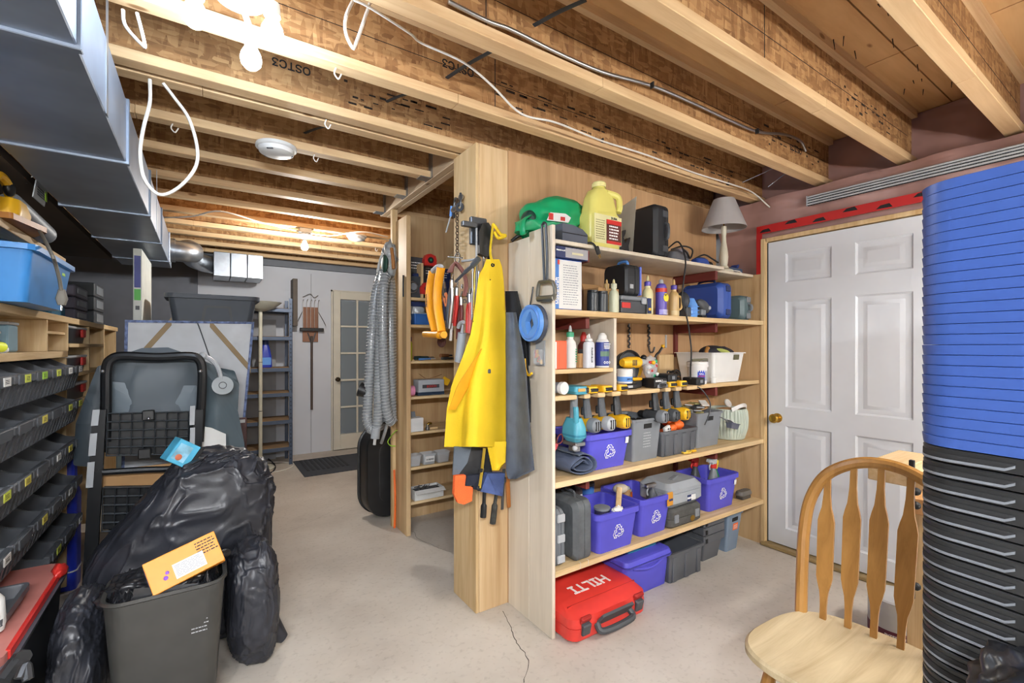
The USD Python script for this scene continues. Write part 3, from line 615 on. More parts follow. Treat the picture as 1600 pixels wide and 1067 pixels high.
t = Thing('black_box', 'small black box at the back of the top shelf right of the lamp', 'box', (ux(1166, 1.86), 1.86, z)); t.p('body', cbx(.07, .07, .07, .004), BLACKP, False); t.p('lid', mv(cbx(.074, .074, .012, .003), 0, 0, .07), BLACKP, False)
one('grey_block', 'flat slate blue block at the right end of the top shelf', 'block', mv(cbx(.14, .1, .035, .006), 2.93, 1.76, z), plain('slate_blue', '4a5c78', .6), False)
# long black cord hanging in front of the shelves
pc = [onY(u, v, y) for u, v, y in ((1043, 372, 1.70), (1060, 378, 1.64), (1071, 405, 1.592), (1068, 440, 1.587), (1066, 470, 1.587), (1074, 500, 1.587), (1080, 545, 1.587), (1079, 575, 1.592), (1079, 592, 1.60))]
pc[0][2] = z + .075; one('extension_cord', 'long black cord hanging from the top shelf across the second shelf', 'cord', tube(pc, .0045), CORD)

# ================================================================== second shelf
z = S2 + E0
xb0, xb1 = ux(869, 1.64), ux(899, 1.64)
t = Thing('power_tool_carton', 'tall white and blue tool carton with big vertical lettering on the second shelf', 'box', ((xb0 + xb1) / 2 + .012, 1.72, z))
w = xb1 - xb0 + .05; t.p('body', cbx(w, .17, .233, .002), plain('carton_blue', '2b4f9e', .45), False)
t.p('front_print', bx(-w / 2 + .002, -w / 2 + .024, -.0862, -.085, .004, .228), plain('carton_midblue', '3f78c0', .5), False)
t.p('front_print', bx(-w / 2 + .024, w / 2 - .004, -.0866, -.085, .004, .228), PAPER, False)
t.p('lettering', mv(text('Mastercraft', .0165, bold=True, rot=90), -w / 2 + .013, -.0863, .085), WINK, False)
t.p('badge', bx(-w / 2 + .016, -w / 2 + .028, -.0872, -.0862, .205, .226), RED, False)
t.p('print', mv(lines(w * .55, .19, 17, 8), .012, -.0867, .115), plain('print_grey', '9a9ca2', .7), False)
t = Thing('tool_carton', 'shallow blue and silver carton lying on the tall tool carton', 'box', ((ux(869, 1.62) + ux(919, 1.62)) / 2, 1.70, z + .2345))
w = ux(919, 1.62) - ux(869, 1.62); t.p('body', cbx(w, .16, .053, .002), NAVY, False)
t.p('front_print', bx(-w * .22, w * .49, -.0812, -.08, .004, .049), plain('carton_silver', 'a3a2a5', .5), False)
t.p('lettering', mv(text('Mastercraft', .007, bold=True), -w * .36, -.0805, .034), WINK, False)
t.p('print', bx(-w * .02, w * .33, -.0818, -.0812, .02, .03), plain('print_gold', 'd2cda6', .6), False)
for i, u in enumerate((926, 941)):
    t = Thing('black_canister', ('squat black canister beside the blue carton on the second shelf', 'black canister in front of the cardboard box on the second shelf')[i], 'canister', (ux(u, 1.66), 1.66, z))
    t.p('body', lathe([(0, 0), (.026, 0), (.028, .003), (.028, .088), (.025, .094), (0, .094)], 20), plain('canister', '2b3034', .4)); t.p('lid', lathe([(0, .094), (.0265, .094), (.0265, .104), (0, .104)], 20), BLACKP)
t = Thing('cardboard_box', 'open brown cardboard box behind the canisters on the second shelf', 'box', (cx(932, 955, 1.74), 1.76, z)); t.p('body', tub(.15, .11, .13, 1, .001, .0, .002, .003, 1), CARD, False); t.p('flap', rt(bx(-.075, .075, .052, .055, .13, .17), 'x', -30, (0, .05, .13)), CARD, False)
def squeeze(name, label, u, y, r, h, body, cap, nozzle=.045, lbl=None, capc=None, tipm=None):
    t = Thing(name, label, 'bottle', (ux(u, y), y, z))
    t.p('bottle', lathe([(0, 0), (r * .94, 0), (r, .006), (r, h * .72), (r * .86, h * .84), (r * .5, h * .93), (r * .5, h), (0, h)], 20), body)
    t.p('cap', lathe([(0, h), (r * .62, h), (r * .62, h + .022), (r * .3, h + .026), (0, h + .026)], 18), cap)
    t.p('nozzle', lathe([(r * .3, h + .024), (r * .24, h + .026 + nozzle * .6), (r * .1, h + .026 + nozzle), (0, h + .026 + nozzle)], 12), tipm or body)
    if lbl: t.p('label', band(r, h * .2, h * .6, 24, -170, -10), lbl)
    return t
AMB = plain('glue_amber', 'd2b074', .3); GLUEY = plain('glue_yellow', 'd6cd9a', .35); MILK = plain('milk_bottle', 'c3c7ac', .4); VIO = plain('cap_violet', '5a4aa8', .4)
squeeze('squeeze_bottle', 'pale translucent squeeze bottle right of the cardboard box', 959, 1.66, .026, .125, MILK, MILK, .02, tipm=GLUEY)
squeeze('squeeze_bottle', 'amber squeeze bottle behind the black canisters', 948, 1.71, .022, .13, AMB, AMB, .02)
t = Thing('tool_box', 'small grey toolbox with red end on the second shelf', 'toolbox', (cx(968, 1011, 1.66), 1.72, z)); w = cw2(968, 1011, 1.66)
t.p('body', cbx(w, .15, .07, .006), DGREY, False); t.p('lid', mv(cbx(w + .006, .156, .022, .006), 0, 0, .07), MGREY, False); t.p('latch', bx(w * .18, w * .34, -.088, -.076, .052, .084, .003), LGREY, False); t.p('red_panel', bx(-w * .5, -w * .2, -.0775, -.074, .028, .056), RED, False)
t = hard_case('tool_case', 'black case with a blue edge standing on the small grey toolbox', (cx(965, 1003, 1.68), 1.74, z + .0925), .17, .17, .11, plain('case_dark', '1f2226', .5), LBLUE, stand=True, handle='top', seam=.6, c=.012, latches=0)
t.p('lid_edge', bx(.057, .066, -.084, .084, .008, .162, .004), plain('edge_blue', '6c7fe0', .45), False); t.p('sticker', bx(-.03, -.004, -.0872, -.085, .04, .062), LGREY, False)
t = squeeze('glue_bottle', 'cream glue bottle with violet cap left of the spray can', 1012, 1.66, .029, .155, GLUEY, VIO, .03)
t.p('label', bx(-.036, -.008, -.0315, -.028, .005, .085), NAVY, False); t.p('label', bx(-.03, -.012, -.0322, -.031, .02, .034), YEL, False)
t = Thing('spray_can', 'blue and yellow lubricant spray can with red band on the second shelf', 'can', (ux(1033, 1.645), 1.645, z))
r = .030; t.p('can', lathe([(0, 0), (r, 0), (r, .15), (r * .8, .166), (r * .55, .172), (0, .172)], 24), VIO); t.p('red_band', band(r, .125, .146, 28), RED); t.p('yellow_mark', mv(rt(lathe([(0, 0), (.021, 0), (.021, .001), (0, .001)], 20), 'x', 90), .003, -r - .0003, .094), plain('mark_yellow', 'f0dc3c', .5)); t.p('yellow_mark', band(r, .1, .118, 24, -105, -40), plain('mark_yellow', 'f0dc3c', .5))
t.p('lettering', wraptext('WD', .013, r + .0006, .109, -82), INK, False); t.p('print', band(r, .004, .03, 24, -160, -20), plain('can_lilac', '9a94d6', .5)); t.p('nozzle', lathe([(0, .172), (.014, .172), (.012, .19), (.007, .196), (0, .196)], 14), LGREY)
t.p('print', mv(lines(.04, .03, 5, 9), 0, -r - .0005, .016), WINK, False)
t = squeeze('glue_bottle', 'amber wood glue bottle with side handle right of the spray can', 1053, 1.655, .028, .15, AMB, VIO, .032)
t.p('handle', tube([(.02, -.018, .115), (.034, -.024, .1), (.034, -.024, .05), (.02, -.018, .035)], .006), AMB); t.p('label', band(.028, .004, .03, 24, -170, -10), plain('label_cream', 'd8c391', .5))
t = Thing('blue_box', 'ribbed light blue plastic box with dark lid on the second shelf', 'box', (ux(1077, 1.67), 1.68, z)); t.p('body', lz([(.07, .09, .012, 0), (.074, .1, .02, .02), (.074, .1, .02, .07), (.05, .07, .02, .11)], 4), LBLUE)
for k in range(3): t.p('rib', bx(-.0385, .0385, -.052, .05, .015 + .022 * k, .02 + .022 * k, .002), LBLUE, False)
t.p('back_box', bx(-.07, -.03, -.045, .05, 0, .055, .004), DGREY, False)
t.p('side_panel', mv(sc(ball(1, 2), .03, .045, .06), -.035, .01, .09), plain('box_dark', '30343a', .5), True)
t = Thing('palm_sander', 'small dark palm sander leaning against the blue case on the second shelf', 'sander', (ux(1098, 1.66), 1.66, z)); t.p('body', mv(rt(sc(ball(1, 3), .062, .03, .034), 'y', 28), 0, 0, .07), DGREY, True); t.p('vent', mv(rt(sc(ball(1, 2), .012, .006, .012), 'y', 28), .03, -.026, .06), LGREY, True); t.p('pad', bx(-.045, .0, -.03, .03, 0, .012, .003), BLACKP, False); t.p('neck', bx(-.04, .005, -.022, .022, .012, .05, .006), MGREY, False)
hard_case('tool_case', 'large blue hard case standing on the second shelf', (cx(1100, 1137, 1.70), 1.77, z + .001), .225, .29, .13, BLUE, NAVY, stand=True, handle='top', seam=.55, c=.025)
t = hard_case('tool_case', 'grey green hard case at the right end of the second shelf', (cx(1143, 1165, 1.72), 1.79, z + .001), .165, .26, .11, plain('case_teal', '5d7378', .45), MGREY, stand=True, handle='front', seam=.6, c=.02)

# ================================================================== cubby
z = SC + E0
for i, (u, y) in enumerate(((876, 1.665), (886, 1.672))):
    w = .035 + .012 * i; t = Thing('orange_carton', ('slim orange carton at the left side panel in the cubby', 'wider orange carton beside the slim one in the cubby')[i], 'box', (SX0 + .022 + .045 * i, y, z)); t.p('body', cbx(w, .07, .128, .002), ORBOX2, False); t.p('end_flap', mv(cbx(w * .96, .068, .002), 0, 0, .128), ORBOX2, False)
    if not i: t.p('stripe', bx(-w * .2, w * .02, -.0357, -.035, .002, .125), PAPER, False)
t = squeeze('glue_bottle', 'white glue bottle with green cap behind the orange cartons', 891, 1.715, .03, .15, PAPER, plain('cap_green', '3d9c74', .4), .03, tipm=LGREY); t.p('print', mv(lines(.012, .07, 6, 12), .012, -.0312, .06), GREEN, False)
t = Thing('wood_block', 'small brown block leaning in the cubby beside the glue bottle', 'block', (ux(904, 1.70), 1.70, z)); t.p('body', cbx(.03, .05, .07, .002), CARD, False); t.p('blade', bx(.02, .026, -.03, .02, 0, .09, .001), DGREY, False)
t = Thing('caulk_bottle', 'flat white applicator bottle with vertical print in the cubby', 'bottle', (ux(920, 1.66), 1.66, z)); t.p('bottle', lz([(.058, .034, .01, 0), (.06, .036, .012, .01), (.058, .034, .012, .115), (.048, .03, .012, .125), (.02, .02, .009, .13)], 4), plain('tube_white', 'c9cdd4', .4))
t.p('cap', lathe([(0, .13), (.02, .13), (.018, .14), (.009, .145), (.004, .165), (0, .165)], 14), WHITE); t.p('lettering', mv(text('FLOOR GLUE', .0085, bold=True, rot=-90), .004, -.0185, .062), DGREY, False); t.p('cap_loop', mv(rt(lathe([(.006, -.002), (.009, -.002), (.009, .002), (.006, .002), (.006, -.002)], 12), 'x', 90), -.006, 0, .15), WHITE)
t = Thing('spray_bottle', 'bottle with a red cap at the back of the cubby', 'bottle', (ux(916, 1.80), 1.82, z)); t.p('bottle', lathe([(0, 0), (.03, 0), (.03, .11), (.018, .13), (0, .13)], 16), BRACK); t.p('cap', lathe([(.018, .13), (.018, .155), (.008, .18), (0, .18)], 14), RED)
t = Thing('spray_can', 'blue spray can with white lettering at the right of the cubby', 'can', (ux(941, 1.66), 1.66, z)); r = .033
t.p('can', lathe([(0, 0), (r, 0), (r, .13), (r * .85, .138), (r * .8, .14), (0, .14)], 24), PAPER); t.p('blue_label', band(r, .008, .125, 28), plain('can_navy', '2c3a86', .4)); t.p('cap', lathe([(0, .14), (r * .72, .14), (r * .66, .158), (r * .35, .17), (0, .172)], 18), WHITE)
t.p('picture_band', band(r + .0006, .055, .08, 28, -150, -30), plain('can_greenish', '5c7a66', .5)); t.p('print', mv(lines(.044, .03, 4, 5, th=.6), 0, -r - .0008, .105), WINK, False); t.p('print', cat([mv(rt(lathe([(.004, 0), (.0065, 0), (.0065, .0008), (.004, .0008), (.004, 0)], 12), 'x', 90), xx, -r - .0002, .025) for xx in (-.016, 0, .016)]), WINK, False)
# ================================================================== third shelf, behind the hung drills
z = S3 + E0
t = Thing('circular_saw', 'yellow cordless circular saw with dark round blade guard on the third shelf', 'saw', (ux(985, 1.80), 1.83, z + .002))
t.p('base_plate', bx(-.12, .10, -.07, .06, 0, .005, .002), STEEL, False)
t.p('blade_guard', mv(rt(lathe([(.0, -.02), (.085, -.02), (.09, -.012), (.09, .012), (.085, .02), (0, .02)], 28), 'x', 90), -.035, -.03, .10), DGREY)
t.p('blade_flange', mv(rt(lathe([(0, 0), (.026, 0), (.026, .006), (.016, .010), (0, .01)], 20), 'x', 90), -.045, -.05, .10), LGREY)
t.p('guard_rim', tube([(-.035 + .096 * math.cos(a), -.055, .10 + .096 * math.sin(a)) for a in np.radians(np.linspace(15, 170, 9))], .006), BLACKP)
t.p('motor_body', lz([(.12, .06, .02, .05, .05, .01), (.14, .08, .025, .09, .05, .01), (.13, .07, .025, .13, .05, .01)], 4), YEL)
t.p('handle', tube([(.0, .02, .13), (.03, .02, .175), (.09, .02, .175), (.13, .02, .13), (.14, .02, .08)], .017), BLACKP)
t.p('knob', mv(ball(.018, 2), .10, -.04, .155), BLACKP, True)
t = Thing('angle_grinder', 'yellow and grey cordless grinder in front of the circular saw', 'grinder', (ux(988, 1.72), 1.73, z))
t.p('battery', bx(-.035, .035, -.05, .03, 0, .04, .006), BLACKP, False); t.p('foot', bx(-.038, .038, -.052, .034, .04, .055, .006), YEL, False)
t.p('grip', tube([(0, -.005, .055), (.005, 0, .09), (.0, .0, .115)], .020), DGREY); t.p('head', mv(rt(lathe([(0, -.07), (.02, -.07), (.028, -.05), (.032, -.02), (.032, .05), (.026, .065), (0, .065)], 18), 'y', 90), -.0, 0, .135), YEL)
t.p('nose', mv(rt(lathe([(.024, 0), (.018, .03), (.016, .05), (0, .05)], 16), 'y', 90), .065, 0, .135), LGREY)
for k in range(3): t.p('vent', bx(-.02 + .013 * k, -.013 + .013 * k, -.0335, -.030, .12, .15, .001), BLACKP, False)
t = Thing('parts_bag', 'clear bag of red and green small parts on the third shelf', 'bag', (ux(1021, 1.70), 1.72, z + .045))
t.p('tray', mv(cbx(.10, .07, .045, .004), 0, 0, -.045), BLACKP, False)
V, Fb = ball(1, 3); V = V * A([.05, .03, .065]) * (1 + (meshkit.fbm(V * 4, 3, 2) - .5)[:, None] * .4); V[:, 2] += .06; t.p('film', (V, Fb), CLEAR, True)
g = random.Random(3)
for k in range(14): t.p('part', mv(ball(.012, 1), g.uniform(-.03, .03), g.uniform(-.03, -.005), g.uniform(.01, .10)), (RED, GREEN, PAPER, YEL, RED)[k % 5], True)
t = Thing('white_jar', 'squat white jar with a light blue band behind the tool rack', 'jar', (ux(974, 1.70), 1.69, z + .03)); t.p('jar', lathe([(0, 0), (.038, 0), (.04, .004), (.04, .052), (0, .052)], 24), WHITE); t.p('lid', lathe([(.0, .052), (.0415, .052), (.0415, .072), (.038, .075), (0, .075)], 24), WHITE); t.p('label', band(.04, .01, .035, 28), LBLUE); t.p('print', mv(text('DAPTEX', .007, bold=True), -.006, -.0405, .023), NAVY, False)
t = Thing('battery_pack', 'flat black battery pack under the white jar', 'battery', (ux(977, 1.69), 1.69, z)); t.p('body', cbx(.1, .085, .03, .006), BLACKP, False); t.p('contact', bx(-.03, .01, -.0437, -.042, .008, .02), LGREY, False)
t = Thing('battery_charger', 'black battery charger with white print on the tool rack', 'charger', (ux(1024, 1.655), 1.655, z)); w = .105; t.p('body', lz([(w * .9, .07, .01, 0), (w, .08, .012, .008), (w, .08, .012, .045), (w * .92, .07, .01, .052)], 3), BLACKP); t.p('foot', bx(-w * .3, w * .5, -.043, -.02, 0, .018, .003), MGREY, False)
t.p('lettering', mv(text('DEWALT', .010, bold=True), -w * .18, -.0405, .038), WINK, False); t.p('print', mv(lines(w * .4, .016, 3, 7), w * .22, -.0405, .03), WINK, False)
for i, u in enumerate((983, 1014)):
    y = YB - .012; q = onY(u, 508, y); t = Thing('wood_auger', ('dark auger bit hung on the back panel above the circular saw', 'dark hook-ended auger bit hung on the back panel above the parts bag')[i], 'drill bit', (q[0], y, q[2] - .14))
    a = np.linspace(0, 9 * np.pi, 60); t.p('twist', tube(np.c_[.004 * np.cos(a), .004 * np.sin(a), np.linspace(0, .14, 60)], .006, 6, 0), DSTEEL); t.p('shank', cyl((0, 0, .13), (0, 0, .15), .005), STEEL)
    if i: t.p('hook', tube([(0, 0, 0), (.01, 0, -.03), (.04, 0, -.03), (.055, 0, .0)], .005), DSTEEL)
t = Thing('yellow_tip_tube', 'black curved tube with a yellow tip on the third shelf', 'tube', (ux(1032, 1.84), 1.84, z)); t.p('tube', tube([(-.06, 0, .005), (-.05, 0, .15), (-.01, -.0, .19), (.02, 0, .22)], .007), BLACKP); t.p('tip', ball(.012, 2, (.022, 0, .223)), YEL, True)
t = Thing('cord_bundle', 'bundle of black cord on the third shelf left of the white bucket', 'cord', (ux(1056, 1.74), 1.76, z)); g = random.Random(5)
for k in range(4): t.p('loop', tube([(.05 * math.cos(a) * g.uniform(.6, 1), .012 * k - .02, .045 + .038 * math.sin(a) * g.uniform(.7, 1)) for a in np.linspace(0, 6.0, 9)], .0045), CORD)
t.p('tie', bx(-.012, .012, -.03, .03, .003, .02, .003), CORD, False)
t = Thing('board_offcut', 'pale board offcut standing behind the cords on the third shelf', 'board', (ux(1043, 1.93), 1.945, z)); t.p('board', cbx(.15, .018, .17, .002), PINE_Z, False)
t = Thing('filler_bucket', 'small white bucket with a blue label on the third shelf', 'bucket', (ux(1092, 1.68), 1.69, z)); r = .058
t.p('bucket', lathe([(0, 0), (r * .9, 0), (r * .96, .09), (r * .96, .10), (r * 1.08, .10), (r * 1.08, .115), (r, .115)], 28), WHITE); t.p('lid', lathe([(r * 1.0, .115), (r * 1.07, .116), (r * 1.07, .13), (r * .9, .134), (0, .134)], 28), WHITE)
t.p('label', band(r * .935, .02, .085, 28, -145, -95), plain('label_blue', '2746b8', .5)); t.p('lettering', mv(rt(text('WALL', .008, bold=True), 'z', -28), -.027, -.047, .06), WINK, False); t.p('lettering', mv(rt(text('REPAIR', .008, bold=True), 'z', -28), -.027, -.047, .047), RED, False)
t.p('grey_panel', band(r * .935, .02, .09, 24, -92, -45), plain('label_grey', 'a6aaae', .6)); t.p('bail', tube([(-r * 1.1, 0, .108), (-.03, -.05, .14), (.03, -.05, .14), (r * 1.1, 0, .108)], .002, 5), STEEL)
one('tape_stub', 'small olive tube lying on the lid of the white bucket', 'tube', cyl((ux(1076, 1.70), 1.68, z + .142), (ux(1098, 1.70), 1.67, z + .142), .0075), plain('olive', '6d6b55', .6))
x0, x1 = ux(1058, 1.76), ux(1166, 1.70); xm = (x0 + x1) / 2; w = .34
t = Thing('white_tote', 'white open tote with hand hole at the right of the third shelf', 'tote', (2.735, 1.782, z)); t.p('body', tub(w, .28, .185, .84, .02, .012, .006, .004), WHITE); t.p('hand_hole', mv(rt(bx(-.03, .03, -.002, .002, -.016, .016, .003), 'x', 5), .07, -.1405, .155), plain('hole_olive', '5d5a40', .7), False)
t = Thing('work_gloves', 'dark and lime work gloves lying in the white tote', 'gloves', (2.78, 1.79, z + .165)); t.p('glove', mv(sc(ball(1, 3), .11, .07, .045), 0, 0, .02), plain('glove_dark', '28262e', .8), True); t.p('cuff', mv(rt(sc(ball(1, 2), .08, .05, .02), 'y', 12), .03, -.04, .022), plain('glove_lime', 'b2bb62', .8), True)
t.p('finger', cat([tube([(.03 + .02 * k, -.03, .05), (.06 + .02 * k, -.06, .03), (.07 + .02 * k, -.075, .015)], .011) for k in range(3)]), plain('glove_dark', '28262e', .8))
t = Thing('tan_tool', 'tan handled pruning tool sticking out of the white tote', 'tool', (2.62, 1.74, z + .03)); t.p('handle', tube([(-.01, 0, 0), (.0, 0, .1), (.02, 0, .17), (.035, 0, .185)], .012), plain('tan_grip', 'a87434', .5)); t.p('blade', tube([(.0, .02, .0), (.02, .02, .14), (.045, .02, .19)], .006), DSTEEL)
t = Thing('white_cup', 'tiny white cup between the bucket and the white tote', 'cup', (ux(1113, 1.66), 1.655, z)); t.p('cup', lathe([(0, 0), (.016, 0), (.019, .035), (.017, .035), (.014, .004), (0, .004)], 18), WHITE)

# ------------------------------------------------------------------ drills hung in the rack's slots by their grips
def drill(label, x, body, grip, vent, flip=1, zt=0, back=True, boot=None):
    t = Thing('cordless_drill', label, 'drill', (x, YF + .055, S3 + E0), group='cordless drills hung in the rack')
    t.p('battery_foot', lz([(.062, .105, .012, 0), (.068, .115, .014, .012), (.062, .1, .014, .03)], 3), body)
    t.p('foot_insert', bx(-.024, .024, -.06, -.05, .006, .022, .003), BLACKP, False)
    t.p('grip', tube([(0, 0, .004), (0, .002, -.04), (0, -.004, -.09), (0, -.010, -.125)], [.016] * 3 + [.0155] * 6 + [.017] * 4 + [.019] * 6, 10, 6, (1.0, 1.25)), grip)
    t.p('trigger', bx(-.008, .008, .02, .036, -.115, -.075, .004), BLACKP, False)
    h = t.p('motor_housing', mv(rt(lathe([(0, -.075), (.024, -.075), (.033, -.064), (.035, -.04), (.034, .02), (.028, .045), (.024, .06), (0, .06)], 20), 'x', -90), 0, 0, -.155), body)
    part(h, 'rear_cap', mv(rt(lathe([(0, -.083), (.02, -.082), (.0315, -.072), (.036, -.055), (.036, -.035), (.0345, -.034)], 20), 'x', -90), 0, 0, -.155), boot or body)
    for k in range(3): part(h, 'vent_slot', rt(mv(bx(-.022, .022, -.0845, -.079, -.158 + (k - 1) * .014, -.153 + (k - 1) * .014, .001), 0, 0, 0), 'y', 90, (0, 0, -.155)), vent, False)
    t.p('chuck', mv(rt(lathe([(.022, .058), (.022, .075), (.019, .1), (.009, .115), (0, .115)], 16), 'x', -90), 0, 0, -.155), BLACKP)
    t.p('ring', mv(rt(lathe([(.0285, .04), (.0295, .042), (.0295, .058), (.02, .06)], 18), 'x', -90), 0, 0, -.155), DGREY)
    return t
GRIPD = plain('grip_dark', '4c5157', .55); GRIPB = plain('grip_black', '2a2d30', .5)
dl = ['yellow drill with grey motor end, first of the drills right of the teal jigsaw', 'yellow drill with grey motor end hung second right of the teal jigsaw', 'yellow drill with yellow motor end hung third right of the teal jigsaw', 'black gripped drill with grey motor end hung under the charger', 'yellow drill with grey collar hung just right of the black gripped one', 'yellow drill with bright yellow rear hung rightmost in the rack']
bd = [(YEL, GRIPD, INK, MGREY), (YEL, GRIPD, INK, LGREY), (YEL, GRIPB, INK, YEL), (DGREY, GRIPB, INK, MGREY), (YEL, GRIPD, INK, DGREY), (YEL, GRIPD, INK, YEL)]
for i in range(6): drill(dl[i], slots[i + 1], bd[i][0], bd[i][1], bd[i][2], boot=bd[i][3])
for i, (u, s) in enumerate(((1058, .036), (1078, .036))):
    t = Thing('battery_pack', ('black slide battery on the foot of the drill left of the rightmost one', 'black slide battery standing on the right end of the rack')[i], 'battery', (slots[5] if i == 0 else ux(1080, 1.66) + .03, YF + .055, S3 + (.0312 if i == 0 else .0005))); t.p('body', lz([(.075, .1, .01, 0), (.08, .105, .012, .008), (.08, .105, .012, .036), (.07, .095, .01, .042)], 3), BLACKP); t.p('mark', bx(-.012, .012, -.0535, -.0525, .012, .03), MGREY, False)
t = Thing('jigsaw', 'teal cordless jigsaw hung upside down in the first slot of the rack', 'jigsaw', (slots[0], YF + .05, S3 + E0))
t.p('battery_foot', lz([(.07, .12, .012, 0), (.085, .13, .02, .014), (.075, .12, .02, .036)], 3), TEAL); t.p('badge', bx(-.03, .015, -.067, -.06, .012, .028, .004), plain('badge_amber', 'd0a25c', .5), False); t.p('battery_clip', bx(.02, .036, -.068, -.055, .006, .03, .003), BLACKP, False)
t.p('grip', tube([(0, .0, .004), (0, 0, -.05), (-.002, 0, -.12)], .019, 12), MGREY); t.p('front_bow', tube([(-.02, -.035, -.06), (-.022, -.04, -.1), (-.012, -.03, -.15)], .013, 10), TEAL)
t.p('body', lz([(.05, .08, .02, -.225), (.075, .12, .025, -.205), (.075, .12, .03, -.16), (.05, .08, .02, -.115)], 4), TEAL); t.p('body_band', lz([(.0765, .122, .026, -.2), (.0765, .122, .026, -.19)], 4), plain('teal_dark', '2f7d96', .4))
t.p('shoe', cat(bx(-.032, .03, -.05, .05, -.245, -.225, .004), bx(-.02, .016, -.03, .02, -.275, -.245, .005)), STEEL, False); t.p('blade', bx(-.0015, .0015, -.006, .006, -.34, -.27), STEEL, False); t.p('guide_knob', mv(ball(.013, 2), -.03, -.04, -.25), LGREY, True)
t = Thing('dust_tube', 'grey tool with white round end lying on the rack left of the teal jigsaw', 'tool', (SX0 + .05, YF + .1, S3 + .004)); t.p('tube', cyl((-.03, .08, .03), (.0, -.08, .03), .026, n=18), MGREY); t.p('end_cap', cyl((.0, -.08, .03), (.003, -.1, .03), .029, n=18), WHITE)

# ================================================================== fourth shelf
z = S4 + E0
t = Thing('moving_blanket', 'rolled grey quilted cloth at the left of the fourth shelf', 'blanket', (ux(893, 1.70), 1.735, z)); a = np.linspace(0, 2 * np.pi * 2.3, 46); rad = .026 + .009 * a / np.pi * 1.1
g = np.zeros((46, 14, 3)); yy = np.linspace(-.115, .13, 14); 
for j in range(14): g[:, j] = np.c_[np.cos(a) * rad * 1.35, np.full(46, yy[j]) + .012 * np.sin(a * 2), np.sin(a) * rad * .72 + .052]
g += (meshkit.fbm(g * 18, 3, 8) - .5)[..., None] * .012; g[..., 2] = np.maximum(g[..., 2], .004); t.p('roll', solid(g, .006), plain('blanket_cloth', '59647c', .8, bump=.3, bs=90), True)
t.p('piping', tube([g[-1, j] + [0, 0, .003] for j in range(0, 14, 2)], .004), GREYC)
t = Thing('pipe_strap', 'red looped strap hanging at the left end of the fourth shelf', 'strap', (SX0 + .04, 1.68, z + .12)); t.p('grip', tube([(-.03, 0, 0), (.0, 0, .01), (.02, 0, .035)], .013), plain('strap_red', 'b8404a', .5)); t.p('loop', tube([(.02, 0, .035), (.035, 0, .07), (.055, 0, .075), (.06, 0, .05), (.045, 0, .035), (.022, 0, .035)], .003), BRACK)
t.p('tail', tube([(-.03, 0, 0), (-.034, 0, -.06), (-.03, 0, -.118)], .008), BRACK)
def recycling_box(label, loc, w, d, h, front=0, sticker=True, rz=0, size=.085):
    t = Thing('recycling_box', label, 'box', loc, rz, 'blue recycling boxes on the shelves')
    t.p('body', tub(w, d, h, .84, .025, .010, .028, .004), RECY)
    tilt = math.degrees(math.atan(.08 * d / (h - .028)))
    yf = -d * .92 / 2
    t.p('recycling_mark', mv(rt(ex2(recycle(size), .0016), 'x', tilt), front, yf - .003, h * .46), WINK, False)
    if sticker: t.p('sticker', mv(rt(bx(-.011, .011, -.001, .001, -.016, .016), 'x', tilt), w * .38, yf - .011, h * .72), PAPER, False)
    return t
w = ux(985, 1.64) - ux(914, 1.64)
recycling_box('blue recycling box under the hung yellow drills on the fourth shelf', ((ux(917, 1.64) + ux(984, 1.64)) / 2 + .012, 1.775, z), w * .97, .27, .183)
def bin_grey(label, loc, w, d, h, mat=MGREY, hole=True, rz=0, name='plastic_bin', taper=.86):
    t = Thing(name, label, 'bin', loc, rz); t.p('body', tub(w, d, h, taper, .015, .008, .012, .004), mat)
    tl = math.degrees(math.atan((1 - taper) / 2 * d / h))
    if hole: t.p('hand_hole', mv(rt(bx(-.032, .032, -.002, .002, -.013, .013, .004), 'x', tl), 0, -d / 2 * (taper + (1 - taper) * .82) - .0, h * .82), INK, False)
    return t
w = ux(1036, 1.65) - ux(989, 1.65)
t = bin_grey('mid grey wastebin with a hand hole on the fourth shelf', (ux(1013, 1.65), 1.78, z), w * .96, .26, .225); t.p('print', mv(rt(lines(.06, .09, 6, 31), 'x', 4), 0, -.121, .11), LGREY, False)
t = Thing('cable_heap', 'heap of black fittings filling the grey wastebin', 'parts', (ux(1011, 1.65), 1.78, z + .17)); g = random.Random(9)
for k in range(9): t.p('fitting', mv(rt(cyl((-.03, 0, 0), (.03, 0, 0), g.uniform(.012, .02)), 'z', g.uniform(0, 180)), g.uniform(-.05, .05), g.uniform(-.07, .07), .02 + .012 * (k % 3)), BLACKP)
t.p('bed', bx(-.075, .075, -.1, .1, -.01, .012), BLACKP, False)
def crate(label, loc, w, d, h, n=4, mat=BINP, name='ribbed_crate', rz=0, group=None):
    t = Thing(name, label, 'crate', loc, rz, group); t.p('body', tub(w, d, h, .93, .012, .008, .016, .004), mat)
    for k in range(n):
        x = w * (-.36 + .72 * k / (n - 1)); t.p('rib', bx(x - w * .055, x + w * .055, -d / 2 - .003, -d / 2 + .022, .004, h - .02, .004), mat, False)
    return t
w = ux(1093, 1.63) - ux(1032, 1.63)
crate('black ribbed crate of orange guards on the fourth shelf', (ux(1064, 1.64) + .0, 1.75, z), w * .90, .21, .14)
t = Thing('orange_guards', 'heap of orange and white plastic guards in the black crate on the fourth shelf', 'parts', (ux(1064, 1.66), 1.74, z + .095))
t.p('bed', cbx(w * .72, .14, .02), ORANGE, False)
for k, (x, y, a) in enumerate(((-.02, -.03, 20), (.05, -.02, -20), (.03, .04, 70), (.08, .02, 10))): t.p('guard', mv(rt(sc(ball(1, 2), .04, .03, .026), 'z', a), x, y, .045 + .01 * k), ORANGE, True)
